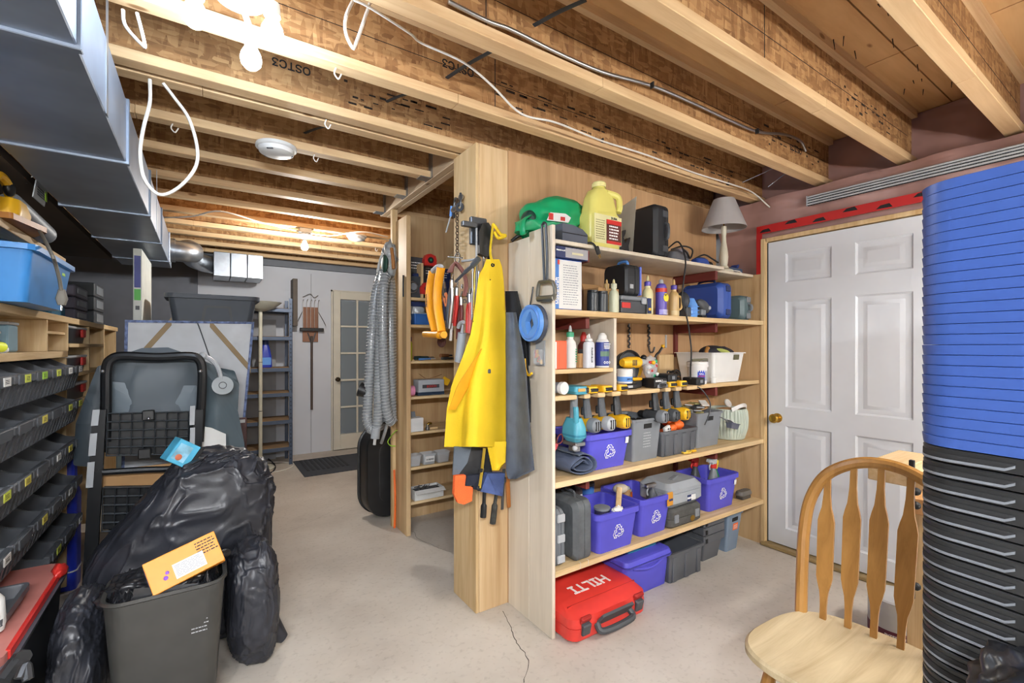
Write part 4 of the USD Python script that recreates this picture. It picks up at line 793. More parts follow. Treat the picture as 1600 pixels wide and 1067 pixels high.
t.p('white_piece', mv(rt(cbx(.05, .02, .055, .004), 'y', -18), -.075, -.05, .01), WHITE, False)
t.p('hole', cat([mv(rt(bx(-.005, .005, -.0112, -.0098, 0, .008), 'y', -18), -.075 + dx, -.05, .03 + dz) for dx in (-.01, .008) for dz in (0, .014)]), INK, False)
w = ux(1131, 1.66) - ux(1092, 1.66)
t = bin_grey('tall grey bin full of hardware packets right of the black crate', (ux(1110, 1.66) + .01, 1.79, z), w * .98, .25, .21, MGREY)
t = Thing('hardware_heap', 'tan and white packets heaped in the tall grey bin', 'parts', (ux(1110, 1.66) + .01, 1.79, z + .16)); g = random.Random(4)
t.p('bed', bx(-.07, .07, -.10, .10, -.02, .02), CARD, False)
for k in range(12): t.p('packet', mv(rt(rt(cbx(.07, .045, .008, .002), 'y', g.uniform(-30, 30)), 'z', g.uniform(0, 180)), g.uniform(-.035, .035), g.uniform(-.07, .07), .028 + .006 * k), (plain('packet_olive', '9c9560', .6), PAPER, LGREY, DGREY, CARD)[k % 5], False)
# ribbed basket
xc = ux(1159, 1.72); t = Thing('ribbed_basket', 'sage ribbed round basket with a white strap at the right end of the fourth shelf', 'basket', (2.925, 1.775, z)); R0 = .125; a = np.linspace(0, 2 * np.pi, 145)[:-1]
pr = [(.80, 0), (.84, .004), (.97, .07), (1.0, .13), (.97, .18), (.92, .20), (.88, .20), (.93, .13), (.78, .01)]
t.p('body', loft([np.c_[np.cos(a) * R0 * (r + (.028 * np.sign(np.sin(a * 36)) if 2 <= k <= 4 else 0)), np.sin(a) * R0 * (r + (.028 * np.sign(np.sin(a * 36)) if 2 <= k <= 4 else 0)), np.full(144, zz)] for k, (r, zz) in enumerate(pr)]), RIBB, 40)
t.p('strap', tube([(-.10, -.09, .20), (-.02, -.11, .225), (.07, -.09, .215), (.115, -.06, .18), (.135, -.03, .12)], .008, 8, 5, (.4, 1.6)), WHITE)
t.p('knob', mv(rt(lathe([(.0, -.008), (.026, -.008), (.03, 0), (.026, .008), (0, .008)], 20), 'x', 60), .04, .02, .225), PAPER); t.p('contents', mv(sc(ball(1, 2), .1, .1, .03), 0, 0, .17), CARD, True)
t = Thing('paint_tray', 'small crumpled dark tray leaning on the ribbed basket', 'tray', (ux(1144, 1.625), 1.625, z + .10), 0); t.p('tray', rt(tub(.085, .05, .035, .8, .008, .004, .004, .002), 'y', 12), plain('tray_grey', '5a5d6c', .35)); t.p('lid', rt(mv(cbx(.09, .05, .004, .001), 0, .02, .036), 'y', 30), PAPER, False)
t.p('hanger', tube([(-.035, .0, .035), (-.05, .02, .06), (-.07, .05, .075)], .003), DGREY)
one('thin_cable', 'thin grey cable arching from the rack down to the grey bin', 'cable', tube([onY(u, v, y) for u, v, y in ((1082, 604, 1.66), (1093, 606, 1.60), (1104, 618, 1.58), (1110, 633, 1.58), (1107, 650, 1.585), (1101, 664, 1.60))], .0035), DGREY)
t = Thing('yellow_pliers', 'small yellow handled pliers lying at the front of the fourth shelf', 'pliers', (ux(1080, 1.63), 1.632, z)); t.p('handle', tube([(-.07, .0, .006), (-.03, -.012, .007), (.0, 0, .008), (.03, .008, .009)], .006), plain('plier_yellow', 'd9b23a', .45)); t.p('handle', tube([(-.06, .014, .006), (-.02, .016, .007), (.01, .006, .008)], .006), plain('plier_yellow', 'd9b23a', .45)); t.p('jaw', bx(.01, .045, -.008, .012, .002, .014, .003), YEL, False)

# ================================================================== fifth shelf
z = S5 + E0
hard_case('tool_case', 'slim grey case standing against the side panel on the fifth shelf', (SX0 + .045, 1.72, z + .001), .265, .19, .075, plain('case_grey', '64696e', .5), LGREY, stand=True, seam=.5, handle='top', latches=3)
t = hard_case('tool_case', 'wide dusty dark grey case on the fifth shelf beside the slim one', (ux(911, 1.62) + .004, 1.73, z + .001), .285, .235, .115, plain('case_dusty', '55595c', .6, var=.2, vs=30), DGREY, stand=True, seam=.5, handle='top', latches=0); 
for k in range(2): t.p('cord_tag', tube([(-.03 + .05 * k, -.11, .002), (-.03 + .05 * k, -.122, .0), (-.035 + .05 * k, -.124, -.02)], .001, 5), PAPER)
w = ux(1000, 1.60) - ux(936, 1.60); xa = ux(968, 1.60)
recycling_box('blue recycling box with a broken white rim tag on the fifth shelf', (xa + .004, 1.735, z), w, .26, .20, sticker=False)
t = Thing('rag_strip', 'crumpled white rag over the rim of the front recycling box', 'rag', (xa - .01, 1.605, z + .195)); V, Fb = ball(1, 3); V = V * A([.035, .018, .012]) * (1 + (meshkit.fbm(V * 3, 3, 6) - .5)[:, None] * .9); t.p('rag', mv((V, Fb), 0, 0, .012), PAPER, True); t.p('tail', rt(cbx(.03, .006, .03, .002), 'y', 35), PAPER, False)
t = Thing('paint_can', 'dark can with grey lid standing in the front recycling box', 'can', (xa - .055, 1.665, z + .06)); t.p('can', lathe([(0, 0), (.038, 0), (.038, .14), (0, .14)], 24), plain('can_dark', '34304a', .4)); t.p('lid', lathe([(0, .14), (.041, .14), (.041, .15), (.034, .153), (0, .153)], 24), MGREY); t.p('pedestal', mv(cbx(.05, .05, .052), 0, 0, -.052), CARD, False)
t = Thing('paint_brush', 'wooden handled brush leaning across the recycling boxes', 'brush', (xa + .05, 1.64, z + .17)); t.p('handle', tube([(-.02, -.0, 0), (.03, .04, .06), (.055, .06, .10)], .011, 8, 6, (1.3, .6)), PINE_Z); t.p('bristles', mv(sc(ball(1, 2), .045, .035, .024), .085, .08, .085), plain('bristle', 'b5aa98', .9), True)
xb = ux(1026, 1.63); w = ux(1050, 1.63) - ux(1002, 1.63)
recycling_box('blue recycling box with a small white sticker behind the front one on the fifth shelf', (xb, 1.775, z), w * 1.0, .30, .205, front=.0)
t = Thing('spray_gun', 'silver trigger spray head on a dark bottle in the second recycling box', 'bottle', (xb + .045, 1.70, z + .10)); t.p('bottle', lathe([(0, 0), (.03, 0), (.03, .09), (.014, .12), (0, .12)], 16), DGREY); t.p('head', cat(bx(-.05, .03, -.012, .012, .13, .152, .005), bx(-.012, .012, -.011, .011, .118, .132)), STEEL, False); t.p('trigger', tube([(-.03, 0, .132), (-.04, 0, .11), (-.034, 0, .09)], .005), LGREY); t.p('base_block', mv(cbx(.06, .06, .09), 0, 0, -.09), CARD, False)
for k, (x, y, h, m, nm) in enumerate(((-.09, 1.86, .16, plain('tin_grey', '6a635a', .5), 'grey brown tin at the back of the fifth shelf'), (-.02, 1.84, .18, CARD, 'tan roll standing in the second recycling box'), (.03, 1.87, .15, ORANGE, 'orange capped tin at the back of the second recycling box'))):
    t = Thing('tin', nm, 'tin', (xb + x, y, z + .01 * (k > 0) + (.0 if k == 0 else 0))); t.p('tin', lathe([(0, 0), (.034, 0), (.034, h), (.028, h + .006), (0, h + .006)], 20), m); t.p('lid', lathe([(0, h + .006), (.03, h + .006), (.03, h + .016), (0, h + .016)], 20), LGREY)
t = Thing('spray_bottle', 'dark aerosol with a red spout at the left back of the fifth shelf', 'bottle', (ux(912, 1.82) + .02, 1.90, z)); t.p('bottle', lathe([(0, 0), (.033, 0), (.033, .24), (.02, .265), (0, .265)], 18), plain('aerosol_brown', '4b3f39', .4)); t.p('spout', lathe([(.012, .265), (.008, .29), (.004, .33), (0, .33)], 10), RED); t.p('label', band(.033, .15, .21, 20, -150, -60), PAPER)
t = Thing('blue_can', 'blue can with dark lid behind the dusty case on the fifth shelf', 'can', (ux(936, 1.80) + .01, 1.905, z)); t.p('can', lathe([(0, 0), (.04, 0), (.04, .24), (0, .24)], 22), plain('can_blue', '3e6fb4', .45)); t.p('lid', lathe([(0, .24), (.042, .24), (.042, .255), (0, .257)], 22), DGREY)
xk = (ux(1043, 1.62) + ux(1099, 1.62)) / 2; w = ux(1099, 1.62) - ux(1043, 1.62)
t = hard_case('tool_case', 'dusty black flat case with a round yellow badge on the fifth shelf', (xk + .008, 1.73, z + .001), w * .90, .22, .105, plain('case_black_dusty', '4a4a48', .6, var=.25, vs=40), MGREY, handle='none', seam=.5, c=.014); t.p('badge', mv(rt(sc(lathe([(0, 0), (.02, 0), (.02, .002), (0, .002)], 18), 1, .8, 1), 'x', 90), .05, -.1105, .03), BRASS)
t = hard_case('tool_case', 'light grey tool case with a blue label on top of the flat black case', (xk + .012, 1.735, z + .1075), w * .96, .23, .135, plain('case_light', '9aa0a6', .45), MGREY, handle='none', seam=.62, c=.03, latches=0); t.p('label', bx(.0, .075, -.1165, -.1145, .026, .06), NAVY, False); t.p('label', bx(.034, .074, -.1172, -.1163, .027, .059), PAPER, False); t.p('lettering', mv(text('Makita', .012, bold=True), .022, -.1175, .044), WINK, False); t.p('lid_handle', mv(rt(bx(-.05, .05, -.015, .015, 0, .008, .004), 'z', 20), 0, -.02, .135), MGREY, False)
t.p('yellow_latch', bx(-w * .54 - .002, -w * .40, -.121, -.11, .03, .105, .005), plain('latch_amber', 'c98a28', .4), False); t.p('latch_print', bx(-w * .52, -w * .42, -.1216, -.1209, .058, .07), NAVY, False)
w = ux(1153, 1.66) - ux(1103, 1.66); xr_ = ux(1128, 1.66)
recycling_box('blue recycling box of spray bottles at the right of the fifth shelf', (xr_ + .01, 1.77, z), w * .93, .235, .205, sticker=True)
def trigger_spray(label, loc, body, head, lbl, h=.2, rz=0):
    t = Thing('spray_bottle', label, 'bottle', loc, rz); t.p('bottle', lz([(.07, .045, .015, 0), (.075, .05, .018, .01), (.075, .05, .018, h * .5), (.05, .04, .017, h * .68), (.028, .028, .013, h * .8), (.028, .028, .013, h * .9)], 4), body)
    t.p('collar', lathe([(0, h * .86), (.018, h * .86), (.018, h * .97), (0, h * .97)], 14), head); t.p('head', mv(ex2(Polygon([(-.022, 0), (.018, 0), (.022, .03), (.0, .036), (-.05, .034), (-.055, .018), (-.028, .016)]), .026), 0, .013, h * .95), head, 25); t.p('trigger', tube([(-.03, 0, h * .97), (-.04, 0, h * .9), (-.034, 0, h * .82)], .005), head)
    t.p('label', bx(-.032, .032, -.0262, -.025, h * .12, h * .48, .001), lbl, False); return t
t = trigger_spray('grey spray bottle with red and white label and grey head in the right recycling box', (xr_ - .03, 1.70, z + .053), MGREY, LGREY, RED, .235, 0); t.p('print', bx(-.026, .026, -.0268, -.0262, .05, .065), PAPER, False); t.p('red_collar', lathe([(.019, .2), (.021, .2), (.021, .226), (.019, .226)], 16), RED); t.p('base_block', mv(cbx(.06, .04, .043), 0, 0, -.045), CARD, False)
t = trigger_spray('spray bottle with a red trigger head at the back of the right recycling box', (xr_ - .055, 1.81, z + .045), DGREY, RED, PAPER, .23); t.p('base_block', mv(cbx(.06, .04, .036), 0, 0, -.036), CARD, False)
t = trigger_spray('green bottle with a yellow trigger head in the right recycling box', (xr_ + .05, 1.74, z + .045), plain('bottle_green', '2c7d55', .35), plain('head_yellow', 'e2c72a', .4), GREEN, .215); t.p('base_block', mv(cbx(.06, .04, .036), 0, 0, -.036), CARD, False)
t = Thing('spray_nozzle', 'grey and blue nozzle hung at the right end above the fifth shelf', 'nozzle', (2.985, 1.90, z + .10)); t.p('neck', cyl((0, 0, -.10), (0, 0, .17), .014), DGREY); t.p('head', mv(lathe([(0, 0), (.04, 0), (.045, .02), (.045, .06), (.04, .10), (0, .10)], 18), 0, -.0, .17), MGREY); t.p('blue_band', mv(lathe([(.046, .03), (.047, .03), (.047, .065), (.046, .065)], 18), 0, 0, .17), RECY)
t = Thing('clear_tub', 'clear and grey tub behind the right recycling box', 'tub', (ux(1160, 1.80), 1.80, z)); t.p('tub', tub(.07, .10, .16, .85, .01, .004, .006, .003), CLEAR); t.p('bag', bx(-.024, .024, -.035, .035, .005, .09, .01), BLGREY, False)
t = Thing('wire_brush', 'dusty grey hand brush lying at the right end of the fifth shelf', 'brush', (2.99, 1.70, z)); t.p('bristles', bx(-.05, .045, -.025, .025, 0, .022, .003), plain('bristle_dark', '4d4843', .9), False); t.p('back', mv(lz([(.13, .05, .02, 0), (.14, .056, .024, .01), (.12, .045, .02, .03)], 4), 0, 0, .022), plain('brush_back', '6a6763', .6))

# ================================================================== under the shelves
t = Thing('breaker_case', 'long red power tool case with grey handle lying on the floor under the shelves', 'case', (SX0 + .255, 1.735, E0), 0); w, d, h = .485, .46, .145
t.p('body', lz([(w - .05, d - .06, .04, 0), (w, d - .01, .05, .02), (w, d, .05, h * .5)], 4), HILTI); t.p('lid', lz([(w - .004, d - .004, .05, h * .5), (w, d, .05, h * .52), (w, d - .01, .05, h * .78), (w - .05, d - .12, .05, h)], 4), HILTI)
t.p('lettering', mv(rt(text('HILTI', .062, 'z', .002, True, 180), 'z', 0), .0, -.07, h), WINK, False)
t.p('stripe', bx(-w * .45, w * .45, -d * .355, -d * .35, h - .006, h + .0005), plain('red_dark', 'a5241f', .45), False)
t.p('handle_recess', mv(rt(ex2(Polygon([(-.10, -.035), (.085, -.035), (.10, .03), (-.085, .03)]).buffer(.008), .012), 'x', 34), 0, -d / 2 - .002, h * .57), DGREY, 20)
t.p('handle', tube([(-.105, -d / 2 - .0, .07), (-.09, -d / 2 - .03, .045), (.09, -d / 2 - .03, .045), (.105, -d / 2 - .0, .07)], .015), DGREY)
for x in (-.17, .17): t.p('latch', rt(bx(x - .024, x + .024, -d / 2 - .012, -d / 2 + .012, h * .28, h * .66, .005), 'x', 14, (0, -d / 2, h * .45)), DGREY, False); t.p('latch_seat', rt(bx(x - .03, x + .03, -d / 2 - .004, -d / 2 + .014, h * .6, h * .86, .005), 'x', 32, (0, -d / 2, h * .7)), plain('red_dark', 'a5241f', .45), False)
xt = ux(1003, 1.63); w = ux(1043, 1.63) - ux(965, 1.63)
t = Thing('storage_tote', 'blue violet lidded tote on the floor right of the red case', 'tote', (xt + .055, 1.785, E0)); t.p('body', lz([(w * .86, .27, .02, 0), (w * .92, .30, .025, .165)], 4), RECY); t.p('lid', lz([(w * .95, .335, .03, .165), (w * .95, .335, .03, .185), (w * .93, .32, .03, .2), (w * .87, .29, .03, .205)], 4), RECY); t.p('lid_rim', lz([(w * .965, .342, .03, .172), (w * .965, .342, .03, .178)], 4), plain('rim_dark', '37368c', .4))
t.p('handle_curve', tube([(-w * .3, -.152, .155), (0, -.166, .14), (w * .3, -.152, .155)], .006), RECY)
t = Thing('teal_caddy', 'low teal caddy standing on the blue violet tote', 'caddy', (xt + .075, 1.785, .2085)); t.p('body', tub(w * .62, .2, .052, .96, .01, .003, .006, .003), plain('caddy_teal', '3f93ad', .4)); t.p('hand_hole', bx(-w * .08, w * .1, -.1035, -.099, .012, .046, .003), INK, False)
w = ux(1101, 1.62) - ux(1042, 1.62)
crate('black ribbed crate on the floor right of the blue violet tote', (ux(1073, 1.62) + .003, 1.76, .001), w * .88, .28, .165, 3)
xn = ux(1118, 1.66); w = ux(1130, 1.66) - ux(1095, 1.66)
for k in range(3):
    t = Thing('nesting_bin', ('black nesting bin standing on the floor, lowest of the stack of three', 'middle one of the three black nesting bins stacked on the floor', 'topmost of the three black nesting bins stacked on the floor')[k], 'bin', (xn - .012, 1.80, .0015 + .0505 * k), group='black nesting bins under the shelves')
    t.p('body', tub(w * .88, .28, .165, .80, .01, .006, .045, .002), BINP); t.p('slot', bx(-w * .42, -w * .34, -.1495, -.145, .125, .15), INK, False)
t = bin_grey('blue grey basket with an orange sticker on the floor at the right end', (ux(1148, 1.68) - .03, 1.80, 0), .16, .29, .25, BLGREY, taper=.8); t.p('sticker', mv(rt(bx(-.026, .026, -.001, .001, -.022, .022), 'x', 8), .012, -.1345, .155), ORANGE, False); t.p('sticker_print', mv(rt(lines(.04, .03, 4, 44), 'x', 8), .012, -.136, .155), PAPER, False)
# ================================================================== things hung on the post and on the side panel
YP = 1.90
one('hook_block', 'dark steel holdfast block screwed to the top of the post front', 'hook', cat(bx(ux(737, 1.94), ux(762, 1.94), 1.945, 1.970, 1.80, 1.935, .004), bx(ux(722, 1.93), ux(745, 1.93), 1.92, 1.945, 1.875, 1.90, .003)), DSTEEL, False)
t = Thing('clamp', 'black pistol clamp hung high on the post beside the yellow strap', 'clamp', (ux(757, 1.92), 1.925, 1.755)); t.p('grip', mv(ex2(Polygon([(-.025, 0), (.01, -.01), (.03, .03), (.035, .12), (.015, .145), (-.01, .14), (-.03, .10)]).buffer(.006), .03), 0, .015, 0), BLACKP, 25); t.p('bar', bx(-.006, .0, -.004, .004, -.24, .02), STEEL, False); t.p('bar', bx(-.045, -.038, -.004, .004, -.20, .12), LGREY, False); t.p('strap', tube([(.02, 0, .02), (.03, .0, -.06), (.026, 0, -.12)], .008, 6, 6, (1.4, .3)), BLACKP)
# apron
rows = [(405, 760, 780), (416, 756, 784), (430, 748, 786), (455, 745, 788), (480, 742, 789), (520, 736, 791), (560, 722, 793), (600, 706, 795), (640, 698, 795), (670, 696, 794), (698, 694, 792)]
vs = np.linspace(405, 698, 26); L = np.interp(vs, [r[0] for r in rows], [r[1] for r in rows]); Rg = np.interp(vs, [r[0] for r in rows], [r[2] for r in rows]); G = np.zeros((26, 22, 3))
for i, v in enumerate(vs):
    tt = (v - 405) / 293
    for j in range(22):
        s = j / 21; y = 1.875 + .03 * tt * math.sin(s * 7.5 + 1.0) - .05 * tt * (1 - abs(2 * s - 1)) + .06 * (1 - s) * tt * (s < .3); G[i, j] = onY(L[i] * (1 - s) + Rg[i] * s, v, y)
ap = Thing('apron', 'bright yellow work apron hanging from the post corner', 'apron')
ap.p('cloth', solid(G, .003), YELC, True)
vb = np.linspace(690, 735, 8); G2 = np.zeros((8, 6, 3))
for i, v in enumerate(vb):
    for j in range(6):
        s = j / 5; l = np.interp(v, [690, 735], [760, 769]); G2[i, j] = onY(l + (np.interp(v, [690, 730, 735], [791, 789, 782]) - l) * s, v - 6 * (s > .8) * (v > 725), 1.862 + .012 * math.sin(s * 5))
ap.p('hem_flap', solid(G2, .003), YELC, True)
# side fold that opens to show its darker lining
vf = np.linspace(545, 640, 10); G3 = np.zeros((10, 6, 3))
for i, v in enumerate(vf):
    a0, a1 = np.interp(v, [545, 600, 640], [752, 716, 701]), np.interp(v, [545, 575, 640], [757, 748, 712])
    for j in range(6): s = j / 5; G3[i, j] = onY(a0 + (a1 - a0) * s, v, 1.838 + .03 * s)
ap.p('fold', solid(G3, .003), plain('apron_fold', 'e2a516', .8, bump=.2, bs=120), True)
ap.p('strap', tube([onY(u, v, 1.87) for u, v in ((770, 412), (766, 395), (768, 370), (770, 350))], .009, 6, 6, (1.2, .35)), YELC)
ap.p('strap_knot', tube([onY(u, v, y) for u, v, y in ((770, 350, 1.87), (775, 356, 1.86), (782, 366, 1.865), (790, 368, 1.86), (779, 372, 1.865), (772, 362, 1.865))], .008), YELC)
ap.p('strap', tube([onY(u, v, 1.845) for u, v in ((756, 545), (764, 560), (766, 580))], .005, 6, 6, (1.3, .4)), YELC)
ap.p('eyelet', mv(rt(lathe([(.004, -.003), (.009, -.003), (.009, .003), (.004, .003), (.004, -.003)], 16), 'x', 90), *onY(770, 414, 1.868)), INK)
ap.p('buckle', mv(bx(-.012, .012, -.006, .0, -.01, .01, .003), *onY(763, 580, 1.843)), DSTEEL, False)
for u, v in ((766, 437), (764, 517), (739, 502)): ap.p('rivet', mv(ball(.0035, 1), *onY(u, v, 1.862)), BRASS, True)
# strap with buckle that hangs below the apron
t = Thing('tool_strap', 'dirty yellow strap with black buckle hanging below the apron', 'strap'); t.p('strap', tube([onY(u, v, 1.858) for u, v in ((757, 700), (754, 725), (751, 750), (749, 762))], .011, 6, 6, (1.2, .25)), plain('strap_ochre', 'c9a838', .8)); t.p('buckle', mv(bx(-.014, .014, -.008, .0, -.01, .006, .002), *onY(752, 734, 1.855)), BLACKP, False); t.p('end_patch', mv(sc(ball(1, 2), .014, .006, .012), *onY(749, 763, 1.858)), INK, True)
# cloths and tools that show below the apron
def flat(name, label, cat_, pts, y, mat, thick=.006, wav=.006, smooth=25):
    """a hanging flat thing traced at its own distance, thick and slightly waved"""
    P = [onY(u, v, y) for u, v in pts]; poly = Polygon([(p[0], p[2]) for p in P]); m = ex2(poly.buffer(.0015), thick); v, f = m; v = v.copy(); v[:, 1] += y + wav * np.sin(v[:, 0] * 60); return one(name, label, cat_, (v, f), mat, smooth)
flat('leather_bib', 'charcoal leather bib hanging under the apron hem', 'bib', [(710, 698), (735, 698), (728, 722), (716, 742), (707, 741)], 1.905, GREYC)
flat('leather_bib', 'black leather bib hanging behind the yellow strap', 'bib', [(736, 698), (766, 702), (768, 740), (716, 745), (728, 724)], 1.915, plain('leather_black', '2c2d30', .7))
t = flat('work_glove', 'orange mesh glove hanging low on the post', 'glove', [(709, 742), (724, 741), (725, 757), (735, 760), (733, 780), (722, 786), (714, 784), (707, 770)], 1.905, plain('glove_orange', 'f2682f', .8, bump=.6, bs=220), .02)
flat('denim_pouch', 'frayed blue denim pouch under the apron on the post', 'pouch', [(757, 738), (784, 738), (781, 773), (770, 770), (756, 767), (748, 766)], 1.885, DENIM, .03, .01)
flat('dark_cloth', 'navy cloth scrap between the orange glove and the denim pouch', 'cloth', [(727, 742), (752, 740), (747, 764), (737, 762), (736, 756), (725, 757)], 1.895, plain('cloth_navy', '1c2130', .9), .02)
for i, (u0, u1, v1) in enumerate(((757, 755, 808), (776, 770, 818))):
    t = Thing('hammer', ('hammer handle with black grip hanging below the denim pouch', 'speckled dark hammer handle hanging right of the black gripped one')[i], 'hammer'); t.p('handle', tube([onY(u0, 768, 1.90), onY((u0 + u1) / 2, 790, 1.90), onY(u1, v1, 1.90)], [.009] * 6 + [.015] * 7, 10), (BLACKP, plain('grip_speckled', '33332f', .7, var=.5, vs=60))[i]); t.p('head', mv(bx(-.05, .05, -.014, .014, .0, .028, .005), *onY(u0, 756, 1.905)), DSTEEL, False)
t = Thing('carpenter_square', 'worn brown wooden handle hanging at the right corner of the post', 'tool'); t.p('handle', cat(mv(rt(bx(-.011, .011, -.006, .006, -.155, 0, .004), 'y', -3), *onY(793, 745, 1.93))), plain('handle_orange', 'a8662c', .5), False); t.p('blade', mv(rt(bx(-.008, .008, -.002, .002, -.17, .03, .001), 'y', 3), *onY(787, 742, 1.92)), DSTEEL, False)
# grey and black work vests against the side panel
XP = 1.272
def side_cloth(name, label, cat_, rows, x, mat, amp=.012, n=12):
    vs = np.linspace(rows[0][0], rows[-1][0], 20); L = np.interp(vs, [r[0] for r in rows], [r[1] for r in rows]); Rg = np.interp(vs, [r[0] for r in rows], [r[2] for r in rows]); G = np.zeros((20, n, 3))
    for i, v in enumerate(vs):
        for j in range(n): s = j / (n - 1); G[i, j] = onX(L[i] + (Rg[i] - L[i]) * s, v, x - amp * (1 + math.sin(s * 6 + i * .12)))
    return one(name, label, cat_, solid(G, .004), mat, True)
side_cloth('work_vest', 'black vest with white marks hanging behind the yellow apron', 'vest', [(455, 790, 808), (500, 792, 818), (560, 794, 824), (620, 796, 829), (660, 800, 829)], XP - .004, plain('vest_black', '26282c', .85, bump=.2, bs=120), .006)
side_cloth('leather_apron', 'blue grey leather apron hanging right of the yellow one', 'apron', [(488, 789, 806), (530, 790, 814), (580, 791, 822), (640, 791, 826), (700, 791, 831), (735, 791, 835), (748, 794, 806)], XP - .035, plain('leather_slate', '59616e', .75, var=.2, vs=14, bump=.2, bs=60), .012)
one('yellow_hook', 'yellow hooked handle by the grey leather apron', 'handle', tube([onX(u, v, XP - .03) for u, v in ((820, 560), (821, 577), (826, 586), (831, 583))], .006), YEL)
one('panel_saw', 'slim dark saw hanging behind the fish tape', 'saw', cat(*[tube([onX(u, v, XP + .008) for u, v in ((833, 448), (831, 462), (828, 480))], .004, 6), bx(XP + .004, XP + .010, uy(826, XP), uy(812, XP), 1.22, 1.44, .001)]), DSTEEL)
# fish tape
c = onX(835, 505, XP - .02); t = Thing('fish_tape', 'round blue fish tape reel hung on the side panel', 'reel', tuple(c), 0)
ring = Polygon(np.c_[.066 * np.cos(np.linspace(0, 2 * np.pi, 49)), .084 * np.sin(np.linspace(0, 2 * np.pi, 49))]); ring = affinity.rotate(ring, 0); hole = affinity.rotate(Polygon([(-.026, .0), (-.004, .046), (.028, .0), (-.002, -.046)]).buffer(.006), -12)
ro = Polygon(np.c_[.083 * np.cos(np.linspace(0, 2 * np.pi, 49)), .083 * np.sin(np.linspace(0, 2 * np.pi, 49))])
t.p('reel', ex2(ro.difference(hole), .03, '-x'), LBLUE, 30); t.p('rim', mv(rt(lathe([(.076, -.006), (.084, -.01), (.088, -.006), (.088, .010), (.082, .012), (.076, .008), (.076, -.006)], 36), 'y', 90), .0, 0, 0), plain('reel_dark', '3c4250', .5)); t.p('reel_bevel', mv(rt(lathe([(.062, .0), (.07, .004), (.076, 0), (.07, -.004), (.062, .0)], 36), 'y', 90), -.030, 0, 0), plain('reel_blue', '4f86d6', .35))
t.p('tape', tube([(-.0, .01, .03), (.0, .02, 0), (0, .0, -.03), (0, -.01, .01)], .003), STEEL)
# steel frame with two long rods
t = Thing('handle_frame', 'grey steel frame on two long rods hung at the front edge of the side panel', 'tool'); P = lambda u, v: onX(u, v, XP)
t.p('rod', tube([P(847, 352), P(849, 400), P(851, 442)], .006), DSTEEL); t.p('rod', tube([P(853, 350), P(855, 400), P(855, 442)], .006), DSTEEL); t.p('hook_bend', tube([P(847, 352), P(850, 348), P(853, 350)], .006), DSTEEL)
t.p('frame', tube([P(u, v) for u, v in ((843, 441), (864, 441), (865, 466), (842, 467), (841, 450), (843, 441))], .009, 8, 3), plain('tool_pewter', '77756c', .4, .6)); t.p('grip', cyl(P(841, 467), P(866, 465), .0135), plain('tool_pewter', '77756c', .4, .6))
c = onX(844, 556, XP + .012); t = Thing('connector_pack', 'clear pack of coloured wire connectors pinned under the fish tape', 'pack', tuple(c)); t.p('card', bx(.0, .003, -.035, .035, -.045, .07), LGREY, False); t.p('blister', bx(-.02, .0, -.03, .03, -.04, .03, .006), CLEAR, False); g = random.Random(2)
for k in range(12): t.p('connector', mv(cyl((0, 0, -.007), (0, 0, .009), .0075, .005, 8), -.009, g.uniform(-.022, .022), g.uniform(-.03, .02)), (RED, YEL, ORANGE, GREEN, YEL, ORANGE)[k % 6])
# pulley blocks, key ring, chain
t = Thing('hasp_bunch', 'bunch of old steel hasps and pulleys hung at the top of the post', 'hardware', tuple(onX(716, 312, 1.092)))
for k, (dy, dz, r) in enumerate(((.03, .0, .02), (-.005, -.012, .018), (-.045, .0, .016), (-.04, -.05, .024), (.02, -.05, .016))): t.p('plate', mv(rt(rt(lathe([(r * .4, -.003), (r, -.003), (r, .003), (r * .4, .003), (r * .4, -.003)], 16), 'y', 90), 'z', 10 * k), -.004 * k, dy, dz), (DSTEEL, plain('rust', '5b4a3a', .6, .4), STEEL)[k % 3])
t.p('shackle', tube([(-.01, .02, -.01), (-.012, .03, -.05), (-.012, .02, -.09)], .006), DSTEEL); t.p('shackle', tube([(-.01, -.045, .02), (-.012, -.05, -.02), (-.012, -.045, -.05)], .006), DSTEEL)
t = Thing('long_screwdriver', 'slim screwdriver with blue handle hung beside the steel hasps', 'screwdriver'); t.p('handle', tube([onX(706, 322, 1.07), onX(704, 338, 1.07)], .008, 8, 0), LBLUE); t.p('shaft', cyl(onX(704, 338, 1.07), onX(697, 363, 1.07), .004), LGREY)
t = Thing('chain', 'rusty link chain hanging down the side of the post to a wire ring', 'chain')
for k in range(15): v = 332 + 4.6 * k; t.p('link', mv(rt(rt(lathe([(.0065, -.002), (.0105, -.002), (.0105, .002), (.0065, .002), (.0065, -.002)], 10), 'y', 90), 'z', 90 * (k % 2)), *onX(714.5, v, 1.096)), plain('rust', '5b4a3a', .6, .4))
t.p('ring', mv(rt(lathe([(.026, -.0018), (.030, -.0018), (.030, .0018), (.026, .0018), (.026, -.0018)], 24), 'y', 90), *onX(714.5, 403, 1.096)), DSTEEL)
